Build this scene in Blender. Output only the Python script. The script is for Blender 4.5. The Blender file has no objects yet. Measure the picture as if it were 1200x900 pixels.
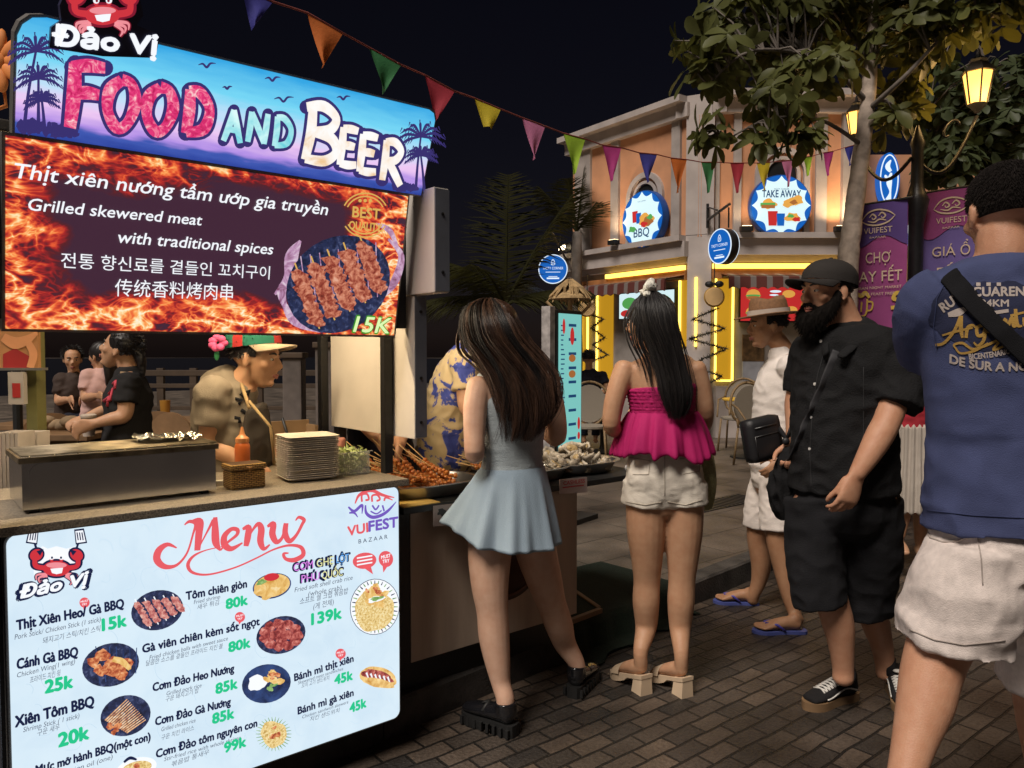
import bpy,bmesh,math,random
import numpy as np
from mathutils import Vector,Matrix,noise
from mathutils.bvhtree import BVHTree
R = math.radians
PI = math.pi
random.seed(11)
scene = bpy.context.scene
COL = scene.collection
# -- camera, sky, sun, exposure
CAM = Vector((0.0,0.0,1.45))
PITCH = math.atan(36 / 900)
FPX = 900.0
cam_data = bpy.data.cameras.new('camera')
cam_data.sensor_width = 36.0
cam_data.lens = 27.0
cam_data.clip_start = 0.05
cam_data.clip_end = 600.0
cam = bpy.data.objects.new('camera',cam_data)
COL.objects.link(cam)
cam.location = CAM
cam.rotation_euler = (R(90) - PITCH,0,0)
scene.camera = cam
SUN_EL,SUN_AZ = 54.0,216.0          # the soft town glow comes from behind the camera, to the left
world = bpy.data.worlds.new('World')
scene.world = world
world.use_nodes = True
_nt = world.node_tree
_bg = _nt.nodes['Background']
_sky = _nt.nodes.new('ShaderNodeTexSky')
_sky.sky_type = 'NISHITA'
_sky.sun_disc = False
_sky.sun_elevation = R(SUN_EL)
_sky.sun_rotation = R(SUN_AZ)
_tint = _nt.nodes.new('ShaderNodeVectorMath')          # town glow tints the night sky
_tint.operation = 'MULTIPLY'
_tint.inputs[1].default_value = (1.35,.88,.98)
_nt.links.new(_sky.outputs[0],_tint.inputs[0])
_nt.links.new(_tint.outputs[0],_bg.inputs[0])
_bg.inputs[1].default_value = 0.0016
sun_data = bpy.data.lights.new('sun','SUN')
sun_data.energy = 3.5
sun_data.angle = R(22)
sun_data.color = (1.0,0.90,0.80)
sun = bpy.data.objects.new('sun',sun_data)
COL.objects.link(sun)
_d = Vector((math.sin(R(SUN_AZ)) * math.cos(R(SUN_EL)),math.cos(R(SUN_AZ)) * math.cos(R(SUN_EL)),math.sin(R(SUN_EL))))
sun.rotation_euler = (-_d).to_track_quat('-Z','Y').to_euler()
sun.location = _d * 30
scene.view_settings.view_transform = 'Standard'
scene.view_settings.look = 'None'
scene.view_settings.gamma = 1.0
scene.view_settings.use_curve_mapping = False
scene.view_settings.exposure = 0.0
scene.cycles.use_denoising = True
scene.cycles.max_bounces = 6
# -- pixel -> world helpers (real depths in metres)
def ray(px,py):
 x = (px - 600) / FPX
 y = -(py - 450) / FPX
 c,s = math.cos(PITCH),math.sin(PITCH)
 return Vector((x,c + y * s,-s + y * c))
def P(px,py,d):
 r = ray(px,py)
 return CAM + r * (d / r.y)
def G(px,py,z=0.0):
 r = ray(px,py)
 return CAM + r * ((z - CAM.z) / r.z)
def on_plane(px,py,o,nrm):
 r = ray(px,py)
 return CAM + r * ((o - CAM).dot(nrm) / r.dot(nrm))
UU = Vector((.7705,.6374,0)).normalized()      # along the stall fronts, away from the camera
NN = Vector((UU.y,-UU.x,0))                    # out of the stall fronts, into the street
ZZ = Vector((0,0,1))
SO = Vector((-0.415,2.75,0))                   # front right corner of the first stall
def st(u,n,z): return SO + UU * u + NN * n + ZZ * z
def st_hit(px,py,n):                           # pixel onto a plane parallel to the stall front -> (u, z)
 p = on_plane(px,py,SO + NN * n,NN) - SO
 return p.dot(UU),p.z
KERB_H = 0.13
# -- object helpers
def thing(name,label,cat,loc=(0,0,0),group=None):
 o = bpy.data.objects.new(name,None)
 o.empty_display_size = .1
 COL.objects.link(o)
 o.location = loc
 o['label'] = label
 o['category'] = cat
 if group: o['group'] = group
 return o
def tag(o,label=None,cat=None,group=None,kind=None):
 if label: o['label'] = label
 if cat: o['category'] = cat
 if group: o['group'] = group
 if kind: o['kind'] = kind
 return o
def world_loc(o):
 v = Vector(o.location)
 while o.parent:
  o = o.parent
  v += Vector(o.location)
 return v
class MB:
 """collects world-space geometry that becomes ONE mesh object"""
 def __init__(self):
  self.v,self.f,self.m = [],[],[]
 def add(self,vs,fs,mi=0):
  b = len(self.v)
  self.v += [Vector(v) for v in vs]
  self.f += [[b + i for i in f] for f in fs]
  self.m += [mi] * len(fs)
  return self
 def box(self,c,x,y,z,mi=0,bev=0.0):
  """box centred at c with HALF axes x, y, z (vectors)"""
  c,x,y,z = Vector(c),Vector(x),Vector(y),Vector(z)
  if bev > 0:
   bm = bmesh.new()
   bmesh.ops.create_cube(bm,size=2)
   sx,sy,sz = x.length,y.length,z.length
   for v in bm.verts: v.co = Vector((v.co.x * sx,v.co.y * sy,v.co.z * sz))
   bmesh.ops.bevel(bm,geom=list(bm.edges),offset=bev,segments=2,affect='EDGES',profile=.7)
   bm.verts.index_update()
   xs,ys,zs = x.normalized(),y.normalized(),z.normalized()
   self.add([c + xs * v.co.x + ys * v.co.y + zs * v.co.z for v in bm.verts],[[v.index for v in f.verts] for f in bm.faces],mi)
   bm.free()
   return self
  vs = [c + x * i + y * j + z * k for i in (-1,1) for j in (-1,1) for k in (-1,1)]
  return self.add(vs,[(0,1,3,2),(4,6,7,5),(0,4,5,1),(2,3,7,6),(0,2,6,4),(1,5,7,3)],mi)
 def sbox(self,u0,u1,n0,n1,z0,z1,mi=0,bev=0.0):
  """box in stall coordinates"""
  return self.box(st((u0 + u1) / 2,(n0 + n1) / 2,(z0 + z1) / 2),UU * (abs(u1 - u0) / 2),NN * (abs(n1 - n0) / 2),ZZ * (abs(z1 - z0) / 2),mi,bev)
 def tube(self,pts,r,n=10,mi=0,cap=True,side=None):
  """r: number, list of numbers or list of (a, b)"""
  pts = [Vector(p) for p in pts]
  N = len(pts)
  rr = r if isinstance(r,(list,tuple)) else [r] * N
  b = len(self.v)
  prev = Vector(side) if side is not None else None
  for i,p in enumerate(pts):
   t = (pts[min(i + 1,N - 1)] - pts[max(i - 1,0)])
   if t.length < 1e-9: t = Vector((0,0,1))
   t.normalize()
   h = prev if prev is not None else (Vector((0,0,1)) if abs(t.z) < .9 else Vector((1,0,0)))
   s = (h - t * h.dot(t))
   if s.length < 1e-6: s = t.orthogonal()
   s.normalize()
   if side is None: prev = s
   o = t.cross(s)
   ra,rb = rr[i] if isinstance(rr[i],(tuple,list)) else (rr[i],rr[i])
   for k in range(n):
    a = 2 * PI * k / n
    self.v.append(p + s * (ra * math.cos(a)) + o * (rb * math.sin(a)))
  for i in range(N - 1):
   for k in range(n):
    a,c = b + i * n + k,b + i * n + (k + 1) % n
    self.f.append([a,c,c + n,a + n]); self.m.append(mi)
  if cap:
   self.f.append([b + k for k in range(n)][::-1]); self.m.append(mi)
   self.f.append([b + (N - 1) * n + k for k in range(n)]); self.m.append(mi)
  return self
 def lathe(self,c,prof,n=24,mi=0,axis=None,x=None):
  """prof: (radius, height) pairs about an axis through c"""
  c = Vector(c)
  ax = Vector(axis).normalized() if axis is not None else Vector((0,0,1))
  xx = Vector(x).normalized() if x is not None else ax.orthogonal().normalized()
  yy = ax.cross(xx)
  b = len(self.v)
  for r,h in prof:
   for k in range(n):
    a = 2 * PI * k / n
    self.v.append(c + ax * h + (xx * math.cos(a) + yy * math.sin(a)) * max(r,1e-4))
  for i in range(len(prof) - 1):
   for k in range(n):
    a,d = b + i * n + k,b + i * n + (k + 1) % n
    self.f.append([a,d,d + n,a + n]); self.m.append(mi)
  self.f.append([b + k for k in range(n)][::-1]); self.m.append(mi)
  self.f.append([b + (len(prof) - 1) * n + k for k in range(n)]); self.m.append(mi)
  return self
 def ball(self,c,rx,ry=None,rz=None,mi=0,n=12,m=8,X=None,Y=None):
  c = Vector(c)
  ry = ry or rx; rz = rz or rx
  X = Vector(X).normalized() if X is not None else Vector((1,0,0))
  Y = Vector(Y).normalized() if Y is not None else Vector((0,1,0))
  Z = X.cross(Y)
  b = len(self.v)
  self.v.append(c - Z * rz)
  for i in range(1,m):
   ph = -PI / 2 + PI * i / m
   for k in range(n):
    a = 2 * PI * k / n
    self.v.append(c + X * (rx * math.cos(ph) * math.cos(a)) + Y * (ry * math.cos(ph) * math.sin(a)) + Z * (rz * math.sin(ph)))
  self.v.append(c + Z * rz)
  top = len(self.v) - 1
  for k in range(n):
   self.f.append([b,b + 1 + (k + 1) % n,b + 1 + k]); self.m.append(mi)
   q = b + 1 + (m - 2) * n
   self.f.append([top,q + k,q + (k + 1) % n]); self.m.append(mi)
  for i in range(m - 2):
   for k in range(n):
    a,d = b + 1 + i * n + k,b + 1 + i * n + (k + 1) % n
    self.f.append([a,d,d + n,a + n]); self.m.append(mi)
  return self
 def poly(self,pts,thick_vec=None,mi=0):
  """a flat outline, given real thickness by thick_vec (front face is at the given points)"""
  pts = [Vector(p) for p in pts]
  n = len(pts)
  if thick_vec is None:
   return self.add(pts,[list(range(n))],mi)
  tv = Vector(thick_vec)
  fs = [list(range(n)),list(range(2 * n - 1,n - 1,-1))] + [[i,i + n,(i + 1) % n + n,(i + 1) % n] for i in range(n)]
  return self.add(pts + [p + tv for p in pts],fs,mi)
 def build(self,name,mats,parent=None,smooth=False,normals=True):
  me = bpy.data.meshes.new(name)
  off = world_loc(parent) if parent is not None else (sum(self.v,Vector()) / max(1,len(self.v)))
  if parent is None:
   off = Vector((off.x,off.y,min(v.z for v in self.v)))
  me.from_pydata([tuple(v - off) for v in self.v],[],self.f)
  if not isinstance(mats,(list,tuple)): mats = [mats]
  for m in mats: me.materials.append(m)
  if len(mats) > 1: me.polygons.foreach_set('material_index',self.m)
  if normals:
   bm = bmesh.new(); bm.from_mesh(me)
   bmesh.ops.recalc_face_normals(bm,faces=bm.faces)
   bm.to_mesh(me); bm.free()
  if smooth:
   me.polygons.foreach_set('use_smooth',[True] * len(me.polygons))
   if smooth == 'auto':
    try: me.set_sharp_from_angle(angle=R(40))
    except Exception: pass
  me.update()
  o = bpy.data.objects.new(name,me)
  COL.objects.link(o)
  if parent is not None: o.parent = parent
  else: o.location = off
  return o
def copy_thing(o,loc=None,rot=None,scale=None):
 c = o.copy(); COL.objects.link(c)
 for ch in list(o.children):
  d = ch.copy(); COL.objects.link(d); d.parent = c
  for g in list(ch.children):
   e = g.copy(); COL.objects.link(e); e.parent = d
 if loc is not None: c.location = loc
 if rot is not None: c.rotation_euler = rot
 if scale is not None: c.scale = scale
 return c
# -- materials
def lin(r,g,b):
 f = lambda c: (c / 255 / 12.92) if c / 255 <= .04045 else ((c / 255 + .055) / 1.055) ** 2.4
 return (f(r),f(g),f(b),1.0)
def mat(name,col,rough=.6,metal=0.0,var=.18,scale=7.0,bump=0.0,bscale=60.0,spec=.5,sub=0.0,trans=0.0,stretch=None,coat=0.0,detail=4.0,col2=None):
 m = bpy.data.materials.new(name)
 m.use_nodes = True
 nt = m.node_tree; N = nt.nodes; L = nt.links
 p = N['Principled BSDF']
 p.inputs['Roughness'].default_value = rough
 p.inputs['Metallic'].default_value = metal
 p.inputs['Specular IOR Level'].default_value = spec
 p.inputs['Coat Weight'].default_value = coat
 if sub:
  p.inputs['Subsurface Weight'].default_value = sub
  p.inputs['Subsurface Radius'].default_value = (.012,.005,.003)
  p.inputs['Subsurface Scale'].default_value = 1.0
 if trans:
  p.inputs['Transmission Weight'].default_value = trans
 c = tuple(col[:3])
 tc = N.new('ShaderNodeTexCoord')
 vec = tc.outputs['Object']
 if stretch:
  mp = N.new('ShaderNodeMapping'); mp.inputs['Scale'].default_value = stretch
  L.new(vec,mp.inputs['Vector']); vec = mp.outputs['Vector']
 if var > 0 or col2 is not None:
  nz = N.new('ShaderNodeTexNoise'); nz.inputs['Scale'].default_value = scale; nz.inputs['Detail'].default_value = detail
  L.new(vec,nz.inputs['Vector'])
  rp = N.new('ShaderNodeValToRGB')
  rp.color_ramp.elements[0].position = .3; rp.color_ramp.elements[1].position = .7
  a = tuple(max(0,x * (1 - var)) for x in c); b = tuple(min(1,x * (1 + var)) for x in c)
  if col2 is not None: a,b = c,tuple(col2[:3])
  rp.color_ramp.elements[0].color = (*a,1); rp.color_ramp.elements[1].color = (*b,1)
  L.new(nz.outputs['Fac'],rp.inputs['Fac'])
  L.new(rp.outputs['Color'],p.inputs['Base Color'])
 else:
  p.inputs['Base Color'].default_value = (*c,1)
 if bump > 0:
  nb = N.new('ShaderNodeTexNoise'); nb.inputs['Scale'].default_value = bscale; nb.inputs['Detail'].default_value = 5
  L.new(vec,nb.inputs['Vector'])
  bp = N.new('ShaderNodeBump'); bp.inputs['Strength'].default_value = bump; bp.inputs['Distance'].default_value = .01
  L.new(nb.outputs['Fac'],bp.inputs['Height'])
  L.new(bp.outputs['Normal'],p.inputs['Normal'])
 return m
def emis(name,col,strength=1.0):
 m = bpy.data.materials.new(name)
 m.use_nodes = True
 p = m.node_tree.nodes['Principled BSDF']
 p.inputs['Base Color'].default_value = tuple(.25 * c for c in col[:3]) + (1,)
 p.inputs['Roughness'].default_value = .35
 p.inputs['Emission Color'].default_value = (*col[:3],1)
 p.inputs['Emission Strength'].default_value = strength
 return m
def nodes_of(m):
 return m.node_tree.nodes,m.node_tree.links,m.node_tree.nodes['Principled BSDF']
# -- lettering
_marks = {'ơ': 'ox','ớ': 'oxa','ờ': 'oxg','ợ': 'oxd','ỡ': 'oxt','Ơ': 'Ox','Ợ': 'Oxd','ư': 'ux','ữ': 'uxt','ề': 'êg','ố': 'ôa','ế': 'êa','ẩ': 'âh','Ố': 'Ôa','Ế': 'Êa','ộ': 'ôd','Ộ': 'Ôd'}
_tc = {}
def _raw_text(body,size,bold,shear,spacing):
 c = bpy.data.curves.new('lettering_source','FONT')
 c.body = body; c.size = size; c.shear = shear; c.space_character = spacing
 c.resolution_u = 3
 o = bpy.data.objects.new('lettering_source',c)
 COL.objects.link(o)
 bpy.context.view_layer.update()
 dg = bpy.context.evaluated_depsgraph_get()
 me = bpy.data.meshes.new_from_object(o.evaluated_get(dg))
 vs = [(v.co.x,v.co.y) for v in me.vertices]
 fs = [list(p.vertices) for p in me.polygons]
 bpy.data.meshes.remove(me); bpy.data.objects.remove(o); bpy.data.curves.remove(c)
 return vs,fs
def text2d(body,size=1.0,bold=0.0,shear=0.0,spacing=1.0,align='C'):
 """2D triangles of a line of lettering; stacked Vietnamese accents are drawn as strokes"""
 key = (body,size,shear,spacing); bold = 0
 if key not in _tc:
  base = ''.join(_marks[ch][0] if ch in _marks else ch for ch in body)
  vs,fs = _raw_text(base,size,bold,shear,spacing)
  xs = [v[0] for v in vs] or [0]
  w = (min(xs),max(xs))
  for i,ch in enumerate(body):
   if ch not in _marks: continue
   pre,_ = _raw_text(base[:i + 1],size,bold,shear,spacing)
   x1 = max(v[0] for v in pre)
   one,_ = _raw_text(base[i],size,bold,shear,spacing)
   x0 = x1 - (max(v[0] for v in one) - min(v[0] for v in one))
   top = max(v[1] for v in one); cx = (x0 + x1) / 2
   s = size; k = .035 * s
   for kind in _marks[ch][1:]:
    if kind == 'x':
     pts = [(x1 - .10 * s,top - .10 * s),(x1 - .01 * s,top - .06 * s),(x1 + .01 * s,top + .05 * s),(x1 + .01 * s + 2 * k,top + .05 * s),(x1 + .02 * s + 1.4 * k,top - .08 * s),(x1 - .06 * s,top - .17 * s)]
    elif kind == 'd':
     cc = (cx - .05 * s,-.16 * s)
     pts = [(cc[0] + (.05 * s + k * .4) * math.cos(a),cc[1] + (.05 * s + k * .4) * math.sin(a)) for a in [j * PI / 4 for j in range(8)]]
    elif kind == 'a':
     pts = [(cx + .04 * s - k,top + .01 * s),(cx + .04 * s + k,top + .01 * s),(cx + .17 * s + k,top + .15 * s),(cx + .11 * s - k,top + .15 * s)]
    elif kind == 'g':
     pts = [(cx + .10 * s - k,top + .01 * s),(cx + .10 * s + k,top + .01 * s),(cx + .02 * s + k,top + .15 * s),(cx - .04 * s - k,top + .15 * s)]
    elif kind == 'h':
     pts = [(cx + .08 * s - k,top),(cx + .08 * s + k,top),(cx + .17 * s + k,top + .1 * s),(cx + .1 * s,top + .17 * s),(cx + .03 * s,top + .13 * s),(cx + .1 * s,top + .09 * s)]
    else:
     pts = [(cx - .14 * s,top + .02 * s),(cx - .05 * s,top + .09 * s),(cx + .05 * s,top + .05 * s),(cx + .14 * s,top + .11 * s),(cx + .05 * s,top + .05 * s + 2 * k),(cx - .05 * s,top + .09 * s + 2 * k)]
    b = len(vs); vs += pts; fs.append(list(range(b,b + len(pts))))
  _tc[key] = (vs,fs,w)
 vs,fs,w = _tc[key]
 dx = {'C': -(w[0] + w[1]) / 2,'L': -w[0],'R': -w[1]}[align]
 return [(x + dx,y) for x,y in vs],fs,w[1] - w[0]
def put2d(mb,vs,fs,o,right,up,mi=0,warp=None):
 mb.add([o + right * (warp(x,y)[0] if warp else x) + up * (warp(x,y)[1] if warp else y) for x,y in vs],fs,mi)
def heavy(bold,size):
 """small shifts that thicken a line of lettering, as a printer's bold or outline does"""
 b = bold * size * .8
 if b <= 0: return [(0,0)]
 n = 5 if bold < .07 else 10
 return [(0,0)] + [(b * math.cos(2 * PI * i / n),b * math.sin(2 * PI * i / n)) for i in range(n)]
def write(mb,body,o,right,up,size,bold=0.0,shear=0.0,spacing=1.0,align='C',width=None,mi=0):
 """width: squeeze or stretch the line to this length"""
 vs,fs,w = text2d(body,size,0,shear,spacing,align)
 k = width / w if width and w > 0 else 1.0
 nn = right.cross(up).normalized()
 for i,(dx,dy) in enumerate(heavy(bold,size)):
  put2d(mb,[(x * k + dx,y + dy) for x,y in vs],fs,o + nn * (3e-5 * i),right,up,mi)
def stroke2d(pts,wid,k=6):
 """a smooth brush stroke: pts (x, y), wid per point -> 2D strip quads"""
 pts = np.array(pts,float); wid = np.array(wid,float)
 A = np.column_stack([pts,wid]); out = []
 n = len(A)
 for i in range(n - 1):
  p0,p1,p2,p3 = A[max(i - 1,0)],A[i],A[i + 1],A[min(i + 2,n - 1)]
  for j in range(k):
   t = j / k
   out.append(.5 * ((2 * p1) + (-p0 + p2) * t + (2 * p0 - 5 * p1 + 4 * p2 - p3) * t * t + (-p0 + 3 * p1 - 3 * p2 + p3) * t ** 3))
 out.append(A[-1]); out = np.array(out)
 d = np.gradient(out[:,:2],axis=0); d /= np.maximum(np.linalg.norm(d,axis=1,keepdims=True),1e-9)
 nn = np.column_stack([-d[:,1],d[:,0]]) * (np.maximum(out[:,2:3],.0002) / 2)
 a,b = out[:,:2] + nn,out[:,:2] - nn
 m = len(out)
 return [tuple(q) for q in a] + [tuple(q) for q in b],[[i,i + 1,m + i + 1,m + i] for i in range(m - 1)]
def disc2d(cx,cy,rx,ry=None,n=24,rot=0.0):
 ry = ry or rx
 c,s = math.cos(rot),math.sin(rot)
 return [(cx + rx * math.cos(a) * c - ry * math.sin(a) * s,cy + rx * math.cos(a) * s + ry * math.sin(a) * c) for a in [2 * PI * i / n for i in range(n)]]
def rect2d(x0,y0,x1,y1,r=0.0,n=6):
 if r <= 0: return [(x0,y0),(x1,y0),(x1,y1),(x0,y1)]
 out = []
 for cx,cy,a0 in ((x1 - r,y0 + r,-90),(x1 - r,y1 - r,0),(x0 + r,y1 - r,90),(x0 + r,y0 + r,180)):
  for i in range(n + 1):
   a = R(a0 + 90 * i / n); out.append((cx + r * math.cos(a),cy + r * math.sin(a)))
 return out
# -- ground, road, pavement, kerb, sea
def paver_mat(name,bw,bh,c1,c2,cm,ang,mortar=.006,rough=.55,bump=.5,off=.5,wob=.012):
 m = bpy.data.materials.new(name); m.use_nodes = True
 N,L,p = nodes_of(m)
 tc = N.new('ShaderNodeTexCoord')
 mp = N.new('ShaderNodeMapping'); mp.inputs['Rotation'].default_value = (0,0,ang)
 L.new(tc.outputs['Object'],mp.inputs['Vector'])
 wn = N.new('ShaderNodeTexNoise'); wn.inputs['Scale'].default_value = 5; wn.inputs['Detail'].default_value = 2
 L.new(mp.outputs['Vector'],wn.inputs['Vector'])
 ws = N.new('ShaderNodeVectorMath'); ws.operation = 'MULTIPLY_ADD'
 ws.inputs[1].default_value = (wob * 2,wob * 2,0)
 L.new(wn.outputs['Color'],ws.inputs[0]); L.new(mp.outputs['Vector'],ws.inputs[2])
 b = N.new('ShaderNodeTexBrick')
 b.offset = off
 b.inputs['Scale'].default_value = 1
 b.inputs['Brick Width'].default_value = bw; b.inputs['Row Height'].default_value = bh
 b.inputs['Mortar Size'].default_value = mortar; b.inputs['Mortar Smooth'].default_value = .4
 b.inputs['Bias'].default_value = 0
 b.inputs['Color1'].default_value = (*c1,1); b.inputs['Color2'].default_value = (*c2,1); b.inputs['Mortar'].default_value = (*cm,1)
 L.new(ws.outputs[0],b.inputs['Vector'])
 n1 = N.new('ShaderNodeTexNoise'); n1.inputs['Scale'].default_value = 2.2; n1.inputs['Detail'].default_value = 6
 L.new(mp.outputs['Vector'],n1.inputs['Vector'])
 n2 = N.new('ShaderNodeTexNoise'); n2.inputs['Scale'].default_value = 70; n2.inputs['Detail'].default_value = 5
 L.new(mp.outputs['Vector'],n2.inputs['Vector'])
 r1 = N.new('ShaderNodeMapRange'); r1.inputs['From Min'].default_value = .3; r1.inputs['From Max'].default_value = .7; r1.inputs['To Min'].default_value = .35; r1.inputs['To Max'].default_value = 1.5
 L.new(n1.outputs['Fac'],r1.inputs['Value'])
 r2 = N.new('ShaderNodeMapRange'); r2.inputs['From Min'].default_value = .3; r2.inputs['From Max'].default_value = .7; r2.inputs['To Min'].default_value = .75; r2.inputs['To Max'].default_value = 1.25
 L.new(n2.outputs['Fac'],r2.inputs['Value'])
 mu = N.new('ShaderNodeMath'); mu.operation = 'MULTIPLY'
 L.new(r1.outputs[0],mu.inputs[0]); L.new(r2.outputs[0],mu.inputs[1])
 mx = N.new('ShaderNodeMix'); mx.data_type = 'RGBA'; mx.blend_type = 'MULTIPLY'; mx.inputs['Factor'].default_value = 1
 L.new(b.outputs['Color'],mx.inputs['A']); L.new(mu.outputs[0],mx.inputs['B'])
 L.new(mx.outputs['Result'],p.inputs['Base Color'])
 rr = N.new('ShaderNodeMapRange'); rr.inputs['To Min'].default_value = rough - .22; rr.inputs['To Max'].default_value = rough + .2
 L.new(n1.outputs['Fac'],rr.inputs['Value']); L.new(rr.outputs[0],p.inputs['Roughness'])
 hs = N.new('ShaderNodeMath'); hs.operation = 'MULTIPLY_ADD'; hs.inputs[1].default_value = -1
 L.new(b.outputs['Fac'],hs.inputs[0])
 h2 = N.new('ShaderNodeMath'); h2.operation = 'MULTIPLY'; h2.inputs[1].default_value = .6
 L.new(n2.outputs['Fac'],h2.inputs[0]); L.new(h2.outputs[0],hs.inputs[2])
 bp = N.new('ShaderNodeBump'); bp.inputs['Strength'].default_value = bump; bp.inputs['Distance'].default_value = .012
 L.new(hs.outputs[0],bp.inputs['Height']); L.new(bp.outputs['Normal'],p.inputs['Normal'])
 return m
ANG = -math.atan2(UU.y,UU.x)
M_road = paver_mat('road_pavers',.165,.082,(.100,.074,.055),(.030,.026,.023),(.013,.011,.009),ANG + R(1),.006,.5,1.0,.5,.011)
M_walk = paver_mat('pavement_slabs',.62,.42,(.115,.09,.07),(.085,.068,.054),(.03,.025,.02),ANG,.006,.55,.5)
M_kerb = mat('kerb_stone',(.045,.04,.036),.7,var=.5,scale=9,bump=.5,bscale=80)
def ground_plane(name,pts,z,m,rim=0):
 mb = MB(); mb.add([Vector((p[0],p[1],z)) for p in pts],[list(range(len(pts)))])
 o = mb.build(name,m); tag(o,kind='structure')
 return o
def sheet(name,pts,z,m):
 me = bpy.data.meshes.new(name)
 me.from_pydata([(p[0],p[1],0) for p in pts],[],[list(range(len(pts)))])
 me.materials.append(m); me.update()
 o = bpy.data.objects.new(name,me); COL.objects.link(o); o.location = (0,0,z)
 o['kind'] = 'structure'
 return o
sheet('ground',[(-250,-250),(250,-250),(250,250),(-250,250)],0.0,M_road)
def kn(u): return -.10 - .10 * u
def flat(u,n): p = st(u,n,0); return (p.x,p.y)
sheet('pavement',[flat(-14,kn(-14) - .12),flat(34,kn(34) - .12),flat(34,-26),flat(-14,-26)],KERB_H,M_walk)
mb = MB()
for i in range(48):
 u0,u1 = -14 + i,-13 + i - .006
 a = [st(u0,kn(u0),0),st(u1,kn(u1),0),st(u1,kn(u1) - .12,0),st(u0,kn(u0) - .12,0)]
 z1 = KERB_H + .004
 mb.add([q + ZZ * z for z in (-.02,z1 - .012) for q in a] + [a[0] + ZZ * z1 - NN * .012,a[1] + ZZ * z1 - NN * .012,a[2] + ZZ * z1,a[3] + ZZ * z1],
           [(0,1,5,4),(2,3,7,6),(1,2,6,5),(3,0,4,7),(4,5,9,8),(6,7,11,10),(5,6,10,9),(7,4,8,11),(8,9,10,11)])
tag(mb.build('kerb',M_kerb),kind='structure')
M_sea = mat('night_sea',(.004,.005,.008),.25,var=0,bump=.3,bscale=2)
sheet('water',[flat(-80,-26),flat(120,-26),flat(120,-240),flat(-80,-240)],.03,M_sea)
# -- corner building across the square
M_orange = mat('apricot_render',(.53,.26,.14),.8,var=.14,scale=2.2,bump=.15,bscale=30)
M_trim = mat('painted_plaster_trim',(.42,.37,.35),.75,var=.14,scale=3,bump=.12,bscale=40)
M_trim2 = mat('weathered_grey_plaster',(.34,.30,.28),.8,var=.2,scale=3,bump=.12,bscale=40)
M_board = mat('grey_clapboard',(.30,.27,.25),.7,var=.2,scale=4,bump=.2,bscale=20)
M_dark = mat('dark_metal',(.012,.012,.013),.45,var=.2,bump=.05)
M_led = emis('warm_led_strip',(1.0,.60,.09),3.2)
M_ledy = emis('yellow_led_strip',(1.0,.66,.10),3.4)
M_niche = emis('amber_led_glow_panel',(.46,.235,.012),1.0)  # emission stands in for the LED strips' light on the niche panels
M_blue = emis('blue_sign_face',(.006,.11,.46),.95)
M_bluedk = mat('blue_sign_rim',(.01,.07,.3),.4,var=.1)
M_white_e = emis('white_backlit_face',(.66,.86,.90),1.0)
M_ink_navy = emis('navy_backlit_print',(.01,.06,.17),.8)
M_ink_white = emis('white_backlit_print',(.75,.88,1.0),.95)
M_red_e = emis('red_backlit_print',(.6,.03,.03),.8)
M_yel_e = emis('amber_backlit_print',(.85,.42,.08),.8)
M_brown_e = emis('brown_backlit_print',(.42,.15,.04),.8)
M_green_e = emis('green_backlit_print',(.10,.42,.10),.8)
CB = Vector((2.907,12.0,KERB_H))
class Face:
 def __init__(s,o,d):
  s.o,s.d = Vector(o),Vector(d).normalized()
  s.n = Vector((s.d.y,-s.d.x,0))
  if s.n.dot(CAM - s.o) < 0: s.n = -s.n
 def pt(s,a,z,t=0.0): return Vector((s.o.x,s.o.y,0)) + s.d * a + ZZ * z + s.n * t
 def hit(s,px,py,t=0.0):
  p = on_plane(px,py,s.o + s.n * t,s.n) - s.o
  return p.dot(s.d),p.z + s.o.z
 def box(s,mb,a0,a1,z0,z1,t0,t1,mi=0,bev=0.0):
  return mb.box(s.pt((a0 + a1) / 2,(z0 + z1) / 2,(t0 + t1) / 2),s.d * (abs(a1 - a0) / 2),s.n * (abs(t1 - t0) / 2),ZZ * (abs(z1 - z0) / 2),mi,bev)
 def rect(s,x0,y0,x1,y1,t=0.0):
  ym,xm = (y0 + y1) / 2,(x0 + x1) / 2
  a0,a1 = sorted((s.hit(x0,ym,t)[0],s.hit(x1,ym,t)[0]))
  z1,z0 = s.hit(xm,y0,t)[1],s.hit(xm,y1,t)[1]
  return a0,a1,z0,z1
 def prect(s,mb,x0,y0,x1,y1,t0,t1,mi=0):
  return s.box(mb,*s.rect(x0,y0,x1,y1,t1),t0,t1,mi)
FR = Face(CB,(1,0,0))
FL = Face(CB,(-.58,.815,0))
zc0,zc1 = FR.hit(900,300)[1],FR.hit(900,277)[1]          # cornice
zr0,zr1 = FR.hit(900,134)[1],FR.hit(900,112)[1]          # roof parapet
zd = FR.hit(900,317)[1]
WR,WL = 2.35,3.05                                            # lengths of the two street fronts
bl = thing('corner_building','two storey apricot corner building with grey pilasters, lit storefronts and round signs','building',CB)
mb = MB()
FR.box(mb,.02,WR,zc1,zr0,-3.0,0); FL.box(mb,.02,WL,zc1,zr0,-3.0,0)
mb.build('upper_wall',M_orange,bl)
mb = MB()
FR.box(mb,.02,WR,KERB_H,zc0,-3.0,-.02); FL.box(mb,.02,WL,KERB_H,zc0,-3.0,-.02)
mb.build('ground_floor_wall',M_board,bl)
mb = MB(); FR.box(mb,WR,WR + 6,KERB_H,zr0 - .5,-3.0,-.45); mb.build('side_wing_wall',M_orange,bl)
mb = MB()
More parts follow.
